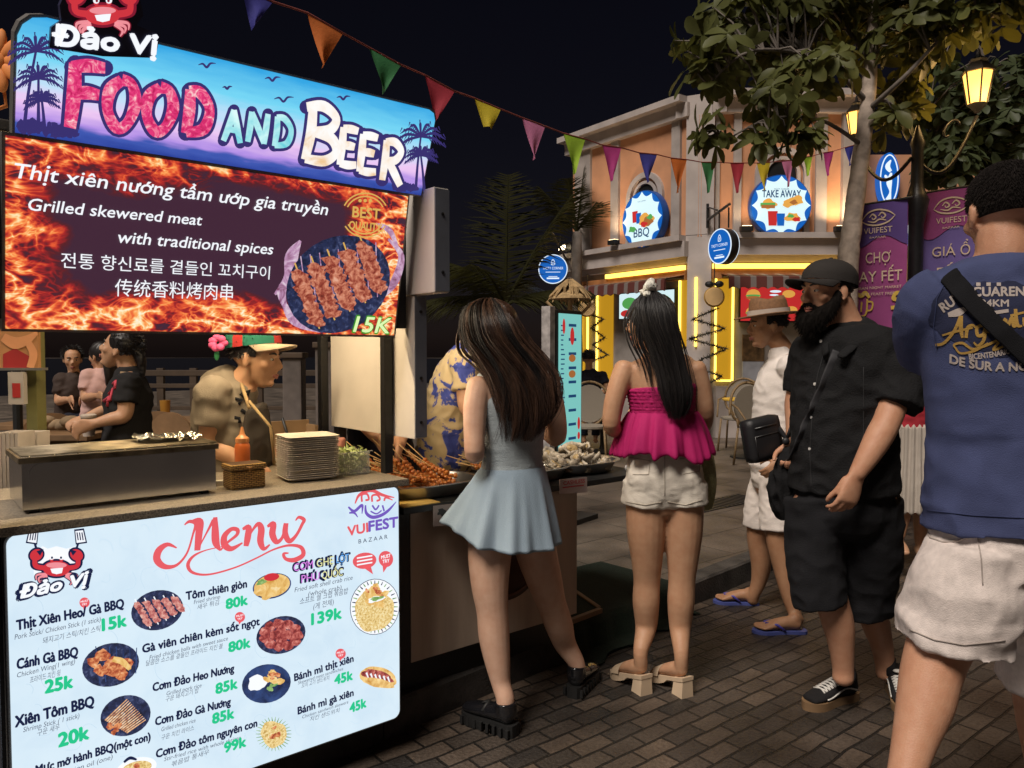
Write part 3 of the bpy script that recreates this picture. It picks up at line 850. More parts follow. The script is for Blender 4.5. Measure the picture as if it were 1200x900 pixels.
def palm(label,base,top,fronds,seed,mleaf):
 rng = random.Random(seed)
 t = thing('coconut_palm',label,'palm',base)
 m1 = MB(); q = [base.lerp(top,i / 8) for i in range(9)]
 m1.tube(q,[.12 - .04 * i / 8 + (.012 if i % 2 else 0) for i in range(9)],12); m1.build('trunk',M_bark2,t,True)
 for d,Lf,bend in fronds:
  m2 = MB(); d = Vector(d).normalized(); pts = []
  for i in range(15):
   s = i / 14
   pts.append(top + d * (Lf * s) + Vector((d.x,d.y,0)) * (bend * Lf * .35 * s * s) - ZZ * (bend * Lf * .55 * s * s))
  m2.tube(pts,[.022 * (1 - .85 * i / 14) for i in range(15)],6)
  for i in range(1,60):
   s = .08 + .92 * i / 60; x = s * 14; j = min(int(x),13); p = pts[j].lerp(pts[j + 1],x - j)
   tan = (pts[j + 1] - pts[j]).normalized(); sd = tan.cross(ZZ)
   if sd.length < .05: sd = Vector((1,0,0))
   sd.normalize()
   ll = .62 * math.sin(PI * min(1,.12 + s * .86)) ** .6 * rng.uniform(.85,1.1)
   for sg in (-1,1):
    e = (sd * sg * .75 + tan * .65 - ZZ * rng.uniform(.25,.6)).normalized()
    w = tan.cross(e).normalized().cross(e) * .009
    m2.add([p - w,p + w,p + e * (ll * .55) + w * .8 - ZZ * .01,p + e * (ll * .55) - w * .8 - ZZ * .01,p + e * ll - ZZ * (.10 * ll)],[(0,1,2,3),(3,2,4)])
  m2.build('frond',mleaf,t,normals=False)
M_palm = leaf_mat('palm_frond',(.030,.030,.010),.3)
Dp = 9.5
top = P(592,358,Dp)
palm('coconut palm with pale green fronds in the dark behind the long haired women',Vector((top.x,top.y,KERB_H)),top,
     [((.02,0,1),1.75,.15),((.45,-.1,.9),1.7,.2),((.8,-.2,.45),1.0,.6),((-.55,-.1,.8),1.3,.75),((-.85,.2,.4),1.2,.8),((.2,.9,.6),1.5,.5),((-.3,-.6,.8),1.1,.7)],2,M_palm)
Dp = 13.8; top = P(676,272,Dp)
palm('thin bare fronded palm standing close against the left end of the apricot building',Vector((top.x,top.y,KERB_H)),top,
     [((.1,0,1),1.2,.1),((-.6,-.1,.8),1.1,.15),((.5,.2,.9),.9,.2),((-.2,-.3,1),1.0,.1)],4,M_palm)
# -- twin lantern street lamp with two festival banners
M_iron = mat('black_cast_iron',(.012,.012,.014),.4,var=.3,scale=20,bump=.15)
D = 6.6
pb_ = Vector((P(1070,430,D).x,D,KERB_H))
sl = thing('street_lamp','black cast iron street lamp post with two lit amber lanterns above two hanging banners','street lamp',pb_)
zt = P(1070,175,D).z
m1 = MB(); m1.lathe(pb_,[(.16,0),(.16,.18),(.12,.22),(.10,.55),(.07,.6),(.065,1.2),(.06,2.1),(.06,P(1070,250,D).z - KERB_H - .1),(.10,P(1070,235,D).z - KERB_H),(.075,P(1070,228,D).z - KERB_H),(.05,P(1070,215,D).z - KERB_H),(.045,zt - KERB_H),(.06,zt - KERB_H + .05),(.01,zt - KERB_H + .2)],16)
m1.build('post',M_iron,sl,'auto')
def scroll(c0,c1,r):
 m = MB(); pts = []
 for i in range(13):
  s = i / 12; pts.append(c0.lerp(c1,s) - ZZ * (r * math.sin(PI * s)) + ZZ * 0)
 m.tube(pts,.016,8)
 k = []
 for i in range(16):
  a = i / 15 * 4.5; rr = .11 * (1 - .8 * i / 15); mid_ = c0.lerp(c1,.55) + ZZ * .02
  k.append(mid_ + (c1 - c0).normalized() * (rr * math.cos(a)) + ZZ * (rr * math.sin(a)))
 m.tube(k,.011,6)
 return m
M_glassy = emis('amber_lantern_glass',(1.0,.50,.10),2.6)
def lantern(base,size,energy):
 m = MB(); s = size
 m.lathe(base - ZZ * (.10 * s),[(.03 * s,0),(.05 * s,.03 * s),(.10 * s,.08 * s),(.11 * s,.10 * s)],6);
 for k in range(6):
  a = PI / 3 * k + .26
  d = Vector((math.cos(a),math.sin(a),0))
  m.tube([base + d * (.105 * s),base + d * (.165 * s) + ZZ * (.36 * s)],.011 * s,6)
 m.lathe(base + ZZ * (.36 * s),[(.19 * s,0),(.185 * s,.02 * s),(.11 * s,.10 * s),(.09 * s,.12 * s),(.10 * s,.15 * s),(.03 * s,.20 * s),(.02 * s,.26 * s),(.004,.29 * s)],6,0,ZZ,(math.cos(.26),math.sin(.26),0))
 ob = m.build('lantern_frame',M_iron,sl,'auto')
 g = MB()
 for k in range(6):
  a0,a1 = PI / 3 * k + .26 + .06,PI / 3 * (k + 1) + .26 - .06
  q = [base + Vector((math.cos(a0),math.sin(a0),0)) * (.098 * s) + ZZ * .004,base + Vector((math.cos(a1),math.sin(a1),0)) * (.098 * s) + ZZ * .004,
             base + Vector((math.cos(a1),math.sin(a1),0)) * (.157 * s) + ZZ * (.355 * s),base + Vector((math.cos(a0),math.sin(a0),0)) * (.157 * s) + ZZ * (.355 * s)]
  cen = sum(q,Vector()) / 4; inn = (Vector((base.x,base.y,cen.z)) - cen).normalized() * .004
  g.poly(q,inn)
 gg = g.build('lantern_glass',M_glassy,sl)
 for k in range(2):
  pass
 for dx in (-.3,.3):
  lamp('lantern_lamp','POINT',base + Vector((dx * .9,-.25,.05)),energy / 2,(1,.6,.22),.09,None,sl)
A = P(1145,122,D); B_ = P(1003,158,D + .7)
scroll(P(1072,185,D),A - ZZ * .1,.28).build('arm',M_iron,sl,True)
scroll(P(1068,185,D),B_ - ZZ * .1,.25).build('arm',M_iron,sl,True)
lantern(A,.72,26)
lantern(B_,.56,14)
def banner(x0,x1,ytop_l,ytop_r,ybot,Dd,label,top_col,main_col,lines,art):
 """cloth banner on a cross bar of the lamp post"""
 a,b = P(x0,ytop_l,Dd - .0),P(x1,ytop_r,Dd - .35)
 rt = (b - a); w = Vector((rt.x,rt.y,0)).length; rt = Vector((rt.x,rt.y,0)).normalized()
 tz = (a.z + b.z) / 2; o = Vector((a.x,a.y,tz)); H_ = tz - P((x0 + x1) / 2,ybot,Dd).z
 nrm = rt.cross(ZZ); nrm = nrm if nrm.dot(CAM - o) > 0 else -nrm
 t = thing('festival_banner',label,'banner',o + rt * (w / 2) - ZZ * H_,'festival banners on the lamp post')
 def pt(x,y,k=0.0):   # x, y from the top left corner, gentle ripple of the cloth
  return o + rt * x - ZZ * y + nrm * (.02 * math.sin(x * 9 + y * 2.2) + k)
 def sheet_(mb,x0_,x1_,y0_,y1_,k,edge0=None,edge1=None,nx=10,ny=14):
  vs = []
  for s in (0,-.004):
   for j in range(ny + 1):
    for i in range(nx + 1):
     x = x0_ + (x1_ - x0_) * i / nx; ya = y0_ if edge0 is None else edge0(x); yb = y1_ if edge1 is None else edge1(x)
     vs.append(pt(x,ya + (yb - ya) * j / ny,k + s))
  m_ = (nx + 1) * (ny + 1); fs = []
  for j in range(ny):
   for i in range(nx):
    q = j * (nx + 1) + i; fs += [(q,q + 1,q + nx + 2,q + nx + 1),(q + m_,q + nx + 1 + m_,q + nx + 2 + m_,q + 1 + m_)]
  mb.add(vs,fs)
 m1 = MB(); sheet_(m1,0,w,0,H_,0); m1.build('cloth',main_col,t,True)
 m1 = MB(); sheet_(m1,0,w,0,H_ * .3,.006,None,lambda x: H_ * (.30 + .045 * math.sin(x / w * 2 * PI * 1.1 + .6))); m1.build('header',top_col,t,True)
 m1 = MB()
 def warp_at(cx,cy): return lambda x,y: (x,y)
 def put(vs,fs,cx,cy,k=.012):
  m1.add([pt(cx + x,cy - y,k) for x,y in vs],fs)
 for body,cx,cy,size,wid in lines:
  vs,fs,tw = text2d(body,size * w,.02,0,1.0)
  kk = wid * w / tw
  put([(x * kk,y) for x,y in vs],fs,cx * w,cy * H_)
 for pts_,wd in emblem:
  vs,fs = stroke2d([(x * w * .30,y * w * .30) for x,y in pts_],[q * w * .30 for q in wd])
  put(vs,fs,.5 * w,.115 * H_)
 m1.build('lettering',M_cream_print,t)
 if art:
  m1 = MB(); put_ = lambda vs,fs,cx,cy: m1.add([pt(cx + x,cy - y,.012) for x,y in vs],fs)
  for pts_,wd,cx,cy in art:
   vs,fs = stroke2d([(x * w,y * w) for x,y in pts_],[q * w for q in wd]); put_(vs,fs,cx * w,cy * H_)
  m1.build('yellow_print',M_gold_print,t)
 m1 = MB(); m1.tube([o - rt * .05 + ZZ * .01,o + rt * (w + .05) + ZZ * .01],.012)
 m1.build('rod',M_iron,t)
 return t
emblem = [([(-1,-.1),(-.6,.35),(0,.5),(.6,.35),(1,.05)],[.03,.09,.1,.09,.03]),([(-1,-.1),(-.6,-.35),(0,-.45),(.6,-.3),(1,.05)],[.03,.09,.1,.09,.03]),
          ([(-.5,.05),(-.3,.25),(-.1,.05),(-.25,-.08),(-.35,.05)],[.05,.09,.09,.07,.04]),([(.05,.1),(.25,.3),(.45,.1),(.3,-.05),(.2,.08)],[.05,.09,.09,.07,.04]),([(-.6,-.15),(-.2,-.25),(.1,-.1),(.5,-.2)],[.04,.09,.09,.04])]
M_cream_print = mat('cream_banner_print',(.55,.42,.30),.8,var=.1)
M_gold_print = mat('gold_banner_print',(.55,.36,.06),.8,var=.1)
M_purple = mat('violet_banner_cloth',(.07,.035,.17),.85,var=.12,scale=5)
M_purple2 = mat('lilac_banner_cloth',(.12,.085,.27),.85,var=.12,scale=5)
M_magenta = mat('magenta_banner_cloth',(.25,.045,.17),.85,var=.12,scale=5)
beer = [([(-.13,.12),(-.16,-.16),(.06,-.2),(.1,.1)],[.03] * 4,.22,.80),([(.1,.05),(.19,.03),(.17,-.1),(.08,-.12)],[.03] * 4,.22,.80),([(-.16,.13),(-.1,.2),(0,.16),(.06,.22),(.14,.12)],[.05,.07,.07,.07,.05],.22,.80),([(-.07,.06),(-.09,-.12)],[.03,.03],.22,.80),([(.0,.05),(-.01,-.14)],[.03,.03],.22,.80),
  ([(.14,.1),(.02,.14),(-.04,.04),(.08,0),(.1,-.1),(-.08,-.13)],[.07] * 6,.82,.78)]
banner(1000,1063,243,234,386,6.6,'magenta banner with a violet header reading CHỢ SAY FẾT, left of the lamp post',M_purple,M_magenta,
       [('VUIFEST',.5,.235,.15,.5),('BAZAAR',.5,.275,.05,.28),('CHỢ',.5,.47,.28,.42),('SAY FẾT',.5,.62,.28,.86),('URBAN NIGHT MARKET',.5,.68,.07,.85),('FUN FEAST FREE',.5,.73,.07,.6)],beer)
banner(1083,1152,229,216,386,6.7,'lilac banner with a magenta header reading GIÁ Ổ FẾT, right of the lamp post',M_magenta,M_purple2,
       [('VUIFEST',.5,.235,.15,.5),('BAZAAR',.5,.275,.05,.28),('GIÁ Ổ',.5,.47,.25,.62),('FẾT',.5,.62,.25,.45),('GREAT PERK',.5,.70,.09,.75),('GREAT TASTE',.5,.755,.09,.68)],[([(-.3,0),(.3,.03)],[.08,.08],.5,.85)])
# -- bunting
bt = thing('bunting','string of triangular coloured pennants hung from above the food sign to the apricot building','bunting',P(660,157,6.0))
flags = [((283,320),(-14,2),33,'cobalt',3.5),((360,402),(15,39),78,'orange',3.7),((433,470),(56,76),109,'green',4.2),((498,533),(88,107),141,'red',4.7),((556,587),(115,128),160,'yellow',5.2),((612,639),(138,148),187,'pink',5.7),((660,686),(156,163),204,'lime',6.2),
         ((706,728),(170,173),212,'magenta',6.9),((749,770),(179,181),214,'cobalt',7.5),((786,805),(185,187),226,'orange',8.1),((822,838),(190,190),226,'green',8.8),((856,872),(191,191),226,'red',9.3),((887,903),(191,190),223,'yellow',9.8),((916,930),(189,187),219,'pink',10.2),((941,952),(184,183),206,'lime',10.6),((965,977),(179,177),206,'magenta',11.0),((990,1001),(173,170),194,'cobalt',11.3)]
fc = {'cobalt': (.05,.05,.32),'orange': (.62,.17,.03),'green': (.04,.20,.07),'red': (.42,.035,.06),'yellow': (.62,.50,.03),'pink': (.62,.22,.40),'lime': (.36,.55,.04),'magenta': (.50,.05,.25)}
fm = {k: mat(k + '_pennant_cloth',v,.8,var=.1,scale=8,bump=.15,bscale=60) for k,v in fc.items()}
for k_ in fm:
 m_ = fm[k_]; N,L,p = nodes_of(m_); c = fc[k_]
 tr = N.new('ShaderNodeBsdfTranslucent'); tr.inputs['Color'].default_value = (*c,1); mx = N.new('ShaderNodeMixShader'); mx.inputs[0].default_value = .35
 out = [n for n in N if n.type == 'OUTPUT_MATERIAL'][0]; L.new(p.outputs[0],mx.inputs[1]); L.new(tr.outputs[0],mx.inputs[2]); L.new(mx.outputs[0],out.inputs['Surface'])
cord = []
for i,((x0,x1),(y0,y1),yb,cn,d) in enumerate(flags):
 a,b = P(x0,y0,d - .04),P(x1,y1,d + .04); tip = P((x0 + x1) / 2 + random.uniform(-3,3) * 3.6 / d - (3 if i < 4 else 0),yb,d - .05)
 cord += [a,b]
 nrm = (b - a).cross(tip - a).normalized()
 m1 = MB(); n = 8; vs = []
 cut = .72 if i == 4 else 1.0
 for s in (0,.003):
  for j in range(n + 1):
   v = j / n * cut
   for k in range(n + 1):
    p = a.lerp(tip,v).lerp(b.lerp(tip,v),k / n)
    vs.append(p + nrm * (s + .02 * v * math.sin(k / n * 5 + i * 1.7 + v * 2)))
 mm = (n + 1) ** 2; fs = []
 for j in range(n):
  for k in range(n):
   q = j * (n + 1) + k; fs += [(q,q + 1,q + n + 2,q + n + 1),(q + mm,q + n + 1 + mm,q + n + 2 + mm,q + 1 + mm)]
 m1.add(vs,fs)
 o = m1.build('pennant',fm[cn],bt,True,normals=False); o['label'] = cn + ' triangular pennant'
m1 = MB(); m1.tube([P(235,-60,3.2)] + cord + [P(1030,160,11.6)],.006,6); m1.build('cord',mat('red_brown_cord',(.25,.06,.05),.8),bt,True)
# -- cafe furniture in front of the building
M_rattan = mat('rattan_cane',(.20,.13,.06),.6,var=.3,scale=60,bump=.3,bscale=160)
M_mesh = mat('woven_seat',(.24,.21,.17),.7,var=.3,scale=120,bump=.3,bscale=200)
M_black = mat('black_paint',(.012,.012,.012),.5,var=.2)
def bistro_chair(loc,rz,label):
 t = thing('bistro_chair',label,'chair',(0,0,0),'bistro chairs outside the apricot building')
 m1 = MB()
 for sx in (-1,1):
  for sy in (-1,1):
   m1.v = []; m1.f = []; m1.m = []
   m1.tube([Vector((sx * .19,sy * .18,.44)),Vector((sx * .22,sy * .22,0))],.014,8); m1.build('leg',M_rattan,t,True)
 m1 = MB(); m1.lathe(Vector((0,0,.42)),[(.20,0),(.23,.012),(.23,.035),(.20,.04)],24); m1.build('seat',M_mesh,t,'auto')
 m1 = MB(); pts = [Vector((.25 * math.sin(a) * (.85 if math.cos(a) < -.5 else 1),-.22 - .03 * (1 + math.cos(a)),.70 + .27 * math.cos(a))) for a in [2 * PI * i / 24 for i in range(25)]]
 m1.tube(pts,.016,8); m1.tube([Vector((-.17,-.2,.44)),Vector((-.18,-.22,.55))],.014); m1.tube([Vector((.17,-.2,.44)),Vector((.18,-.22,.55))],.014)
 m1.tube([Vector((-.24,-.24,.72)),Vector((-.29,-.05,.68)),Vector((-.25,.15,.46))],.012); m1.tube([Vector((.24,-.24,.72)),Vector((.29,-.05,.68)),Vector((.25,.15,.46))],.012)
 m1.build('back_frame',M_rattan,t,True)
 m1 = MB(); m1.poly([Vector((.21 * math.sin(a),-.245,.70 + .235 * math.cos(a))) for a in [2 * PI * i / 24 for i in range(24)]],Vector((0,.012,0))); m1.build('back_panel',M_mesh,t)
 t.location = loc; t.rotation_euler = (0,0,rz)
 return t
def at(px,d): return Vector((P(px,450,d).x,d,KERB_H))
bistro_chair(at(690,9.2),R(172),'rattan bistro chair seen from behind between the turquoise sign and the woman in pink')
bistro_chair(at(866,10.4),R(150),'rattan bistro chair left of the small yellow topped table')
bistro_chair(at(893,8.9),R(200),'rattan bistro chair nearest the man in the straw hat')
def cafe_table(loc,label,topm):
 t = thing('cafe_table',label,'table',loc)
 m1 = MB(); m1.lathe(loc + ZZ * .72,[(.30,0),(.32,.008),(.32,.024),(.31,.03)],28); m1.build('table_top',topm,t,'auto')
 m1 = MB(); m1.lathe(loc,[(.22,0),(.22,.02),(.04,.05),(.028,.1),(.028,.70),(.08,.718)],14); m1.build('pedestal',M_black,t,'auto')
cafe_table(at(877,9.7),'small round cafe table with a yellow top between the rattan chairs',mat('yellow_table_top',(.62,.38,.05),.4))
cafe_table(at(706,10.2),'small dark round cafe table behind the turquoise menu sign',M_black)
t = thing('drink_cup','dark green takeaway cup standing on the yellow cafe table','cup',at(884,9.6) + ZZ * .75)
m1 = MB(); m1.lathe(at(884,9.6) + ZZ * .752,[(.035,0),(.045,.12),(.048,.122),(.048,.13),(.03,.14)],16); m1.build('cup_body',mat('dark_green_cup',(.02,.08,.06),.4),t,'auto')
a,b = P(657,460,5.9),P(679,460,6.1)
c = Vector(((a.x + b.x) / 2,(a.y + b.y) / 2,KERB_H));
rt = Vector((.60,.80,0)).normalized(); fr = Vector((rt.y,-rt.x,0))
M_turq = emis('turquoise_backlit_face',(.22,.62,.58),.85)
Dm = 6.0
zt,zb = P(668,368,Dm).z,P(668,552,Dm).z
t = thing('menu_standee','tall turquoise lit menu sign on a white post behind the seafood table','sign',Vector((P(668,450,Dm).x,Dm,KERB_H)))
cc = Vector((P(668,450,Dm).x,Dm,(zt + zb) / 2)); hw = .16
m1 = MB(); m1.box(cc - fr * .05,rt * (hw + .02),fr * .045,ZZ * ((zt - zb) / 2 + .03),0,.008); m1.build('case',M_black,t)
m1 = MB(); m1.box(cc,rt * hw,fr * .003,ZZ * (zt - zb) / 2); m1.build('lit_face',M_turq,t)
m1 = MB(); o = cc + fr * .006
rng = random.Random(4)
for i in range(26):
 z = (zt - zb) * (.42 - .78 * i / 26)
 w = rng.uniform(.03,.06)
 m1.add([o + rt * x + ZZ * (z + y) for x,y in rect2d(-.14,0,-.14 + w,.01)],[(0,1,2,3)])
 if i % 3 == 0: m1.add([o + rt * x + ZZ * (z + y) for x,y in rect2d(-.03,0,.08,.022)],[(0,1,2,3)])
m1.build('lettering',M_ink_navy,t)
m1 = MB()
for x,y,rx,ry,mi in ((.02,.36,.03,.07,0),(-.1,.42,.02,.06,0),(.02,.22,.05,.03,1),(.02,.12,.05,.03,1),(.03,-.40,.07,.10,2),(.02,-.44,.05,.06,3),(.12,-.2,.02,.05,0),(.12,-.28,.02,.03,0)):
 m1.add([o + fr * .001 + rt * (x + p) + ZZ * (y * (zt - zb) + q) for p,q in disc2d(0,0,rx,ry,14)],[list(range(14))],mi)
m1.build('picture',[M_red_e,M_brown_e,M_yel_e,M_green_e],t)
m1 = MB(); m1.box(cc - rt * (hw + .07) - fr * .05 - ZZ * .1,rt * .035,fr * .04,ZZ * ((zt - zb) / 2 + .15),0,.005); m1.build('side_post',mat('flaking_white_post',(.35,.33,.33),.7,var=.5,scale=14),t)
m1 = MB(); m1.box(cc - ZZ * ((zt - zb) / 2 + .15) - fr * .05,rt * .2,fr * .12,ZZ * (cc.z - (zt - zb) / 2 - .15 - KERB_H),0,.01)
m1 = MB(); m1.box(Vector((cc.x,cc.y,KERB_H + .02)) - fr * .05,rt * .22,fr * .18,ZZ * .02,0,.005); m1.tube([Vector((cc.x,cc.y,KERB_H + .03)) - fr * .05,Vector((cc.x,cc.y,zb)) - fr * .05],.03); m1.build('foot_plate',M_black,t)
t = thing('thatch_shade','small tan thatched shade on a pole above the turquoise menu sign','shade roof',Vector((P(668,450,7.2).x,7.2,KERB_H)))
cc = P(668,338,7.2); M_thatch = mat('dry_thatch',(.34,.23,.11),.9,var=.4,scale=30,stretch=(1,1,.2))
m1 = MB()
for i in range(70):
 an = rng.uniform(0,2 * PI); d = Vector((math.cos(an),math.sin(an),0)); e = cc + d * rng.uniform(.08,.22) - ZZ * rng.uniform(.06,.14)
 m1.tube([cc + d * .02 + ZZ * .08,cc + d * .12,e],[.012,.014,.006],4)
m1.lathe(cc - ZZ * .05,[(.19,-.05),(.18,-.03),(.08,.03),(.02,.06)],14); m1.build('thatch',M_thatch,t)
m1 = MB(); m1.tube([Vector((cc.x,cc.y,KERB_H)),cc],.022); m1.tube([cc - ZZ * .35,cc + Vector((.22,0,-.12))],.014); m1.tube([cc - ZZ * .35,cc + Vector((-.22,0,-.12))],.014); m1.build('pole',mat('pale_timber',(.42,.29,.15),.7,var=.25),t)
# -- printed and lit surfaces of the first stall
class Panel:
 """a flat sign face: o lower left corner, r right, up u, n outwards"""
 def __init__(s,o,r,u):
  s.o,s.r,s.u = Vector(o),Vector(r).normalized(),Vector(u).normalized()
  s.n = s.r.cross(s.u).normalized()
  if s.n.dot(CAM - s.o) < 0: s.n = -s.n
 def hit(s,px,py):
  p = on_plane(px,py,s.o,s.n) - s.o
  return p.dot(s.r),p.dot(s.u)
 def pt(s,x,y,k=0.0): return s.o + s.r * x + s.u * y + s.n * k
 def ppm(s,px,py):
  return FPX / on_plane(px,py,s.o,s.n).y
 def add(s,mb,vs,fs,k,mi=0): mb.add([s.pt(x,y,k) for x,y in vs],fs,mi)
 def pline(s,mb,body,p0,p1,cap,k,bold=0.0,shear=0.0,mi=0,spacing=1.0):
  """a line of lettering from pixel p0 to pixel p1 (baseline), capital height in pixels of the photograph"""
  a,b = Vector(s.hit(*p0)),Vector(s.hit(*p1)); d = b - a; w = d.length; d.normalize(); e = Vector((-d.y,d.x))
  size = cap / s.ppm((p0[0] + p1[0]) / 2,(p0[1] + p1[1]) / 2) / .70
  vs,fs,tw = text2d(body,size,0,shear,spacing,'L')
  q = w / tw
  for i,(dx,dy) in enumerate(heavy(bold,size)): s.add(mb,[tuple(a + d * (x * q + dx) + e * (y + dy)) for x,y in vs],fs,k + 3e-5 * i,mi)
 def pstroke(s,mb,pts,wid,k,mi=0):
  m = s.ppm(*pts[len(pts) // 2])
  vs,fs = stroke2d([s.hit(*p) for p in pts],[w / m for w in wid]); s.add(mb,vs,fs,k,mi)
 def ppoly(s,mb,pts,k,mi=0):
  s.add(mb,[s.hit(*p) for p in pts],[list(range(len(pts)))],k,mi)
 def pdisc(s,mb,cx,cy,rx,ry,k,mi=0,rot=-14,n=28,wob=0.0,ph=0.0):
  c,sn = math.cos(R(rot)),math.sin(R(rot)); out = []
  for i in range(n):
   a = 2 * PI * i / n; f = 1 + wob * (math.sin(3 * a + ph) * .5 + math.sin(5 * a + ph * 2.3) * .35 + math.sin(8 * a + ph * 3.1) * .25)
   x,y = rx * f * math.cos(a),ry * f * math.sin(a); out.append((cx + x * c - y * sn,cy + x * sn + y * c))
  s.ppoly(mb,out,k,mi)
def print_mat(name,stops,scale=30,strength=1.0,detail=6,dist=.5,rough=.6):
 """backlit print whose ink varies (food photographs): colour ramp over noise, given off as light"""
 m = bpy.data.materials.new(name); m.use_nodes = True
 N,L,p = nodes_of(m)
 p.inputs['Roughness'].default_value = .35
 p.inputs['Base Color'].default_value = (.05,.05,.05,1)
 tc = N.new('ShaderNodeTexCoord'); nz = N.new('ShaderNodeTexNoise')
 nz.inputs['Scale'].default_value = scale; nz.inputs['Detail'].default_value = detail; nz.inputs['Roughness'].default_value = rough; nz.inputs['Distortion'].default_value = dist
 L.new(tc.outputs['Object'],nz.inputs['Vector'])
 rp = N.new('ShaderNodeValToRGB'); el = rp.color_ramp.elements
 while len(el) < len(stops): el.new(.5)
 for e,(q,c) in zip(el,stops): e.position = q; e.color = (*c,1)
 L.new(nz.outputs['Fac'],rp.inputs['Fac']); L.new(rp.outputs[0],p.inputs['Emission Color'])
 p.inputs['Emission Strength'].default_value = strength
 return m
E_navy = emis('navy_ink',(.010,.016,.06),1.0)
E_black = emis('black_ink',(.006,.006,.012),1.0)
E_white = emis('white_ink',(.92,.95,1.0),1.0)
E_grey = emis('grey_ink',(.10,.12,.17),1.0)
E_green = emis('price_green_ink',(.02,.56,.26),1.0)
E_coral = emis('coral_ink',(.78,.11,.13),1.0)
E_pink = emis('pink_ink',(.85,.28,.32),1.0)
E_violet = emis('violet_ink',(.17,.10,.50),1.0)
E_magenta = emis('magenta_ink',(.50,.04,.55),1.0)
E_blueink = emis('blue_ink',(.03,.12,.65),1.0)
E_crab = emis('crab_red_ink',(.62,.035,.05),1.0)
E_crabdk = emis('crab_dark_ink',(.22,.01,.03),1.0)
E_lime = emis('lime_ink',(.42,.75,.08),1.0)
E_gold = emis('gold_ink',(.70,.42,.10),1.0)
E_platedk = print_mat('dark_grill_print',[(.3,(.004,.006,.02)),(.55,(.02,.03,.09)),(.75,(.12,.15,.30))],60)
E_plateblue = print_mat('blue_plate_print',[(.3,(.006,.012,.05)),(.7,(.04,.09,.28))],18)
E_meat = print_mat('grilled_meat_print',[(.28,(.10,.012,.006)),(.45,(.48,.10,.04)),(.58,(.80,.33,.13)),(.75,(.95,.62,.38))],75)
E_meatpk = print_mat('pink_skewer_print',[(.28,(.14,.02,.03)),(.45,(.52,.14,.13)),(.6,(.75,.36,.30)),(.75,(.9,.62,.5))],85)
E_balls = print_mat('glazed_ball_print',[(.28,(.05,.006,.01)),(.45,(.30,.04,.04)),(.6,(.60,.16,.13)),(.75,(.9,.5,.42))],70)
E_fried = print_mat('fried_print',[(.3,(.62,.30,.05)),(.55,(.88,.58,.20)),(.75,(.98,.85,.55))],40)
E_rice = print_mat('rice_print',[(.3,(.42,.24,.05)),(.5,(.85,.62,.24)),(.72,(1,.92,.62))],140)
E_sticks = print_mat('shrimp_stick_print',[(.3,(.30,.06,.02)),(.5,(.85,.48,.24)),(.72,(1,.85,.66))],90)
E_bread = print_mat('bread_print',[(.3,(.60,.28,.05)),(.6,(.95,.66,.26)),(.8,(1,.85,.55))],40)
E_leaf = print_mat('herb_print',[(.3,(.04,.20,.02)),(.7,(.45,.65,.25))],60)
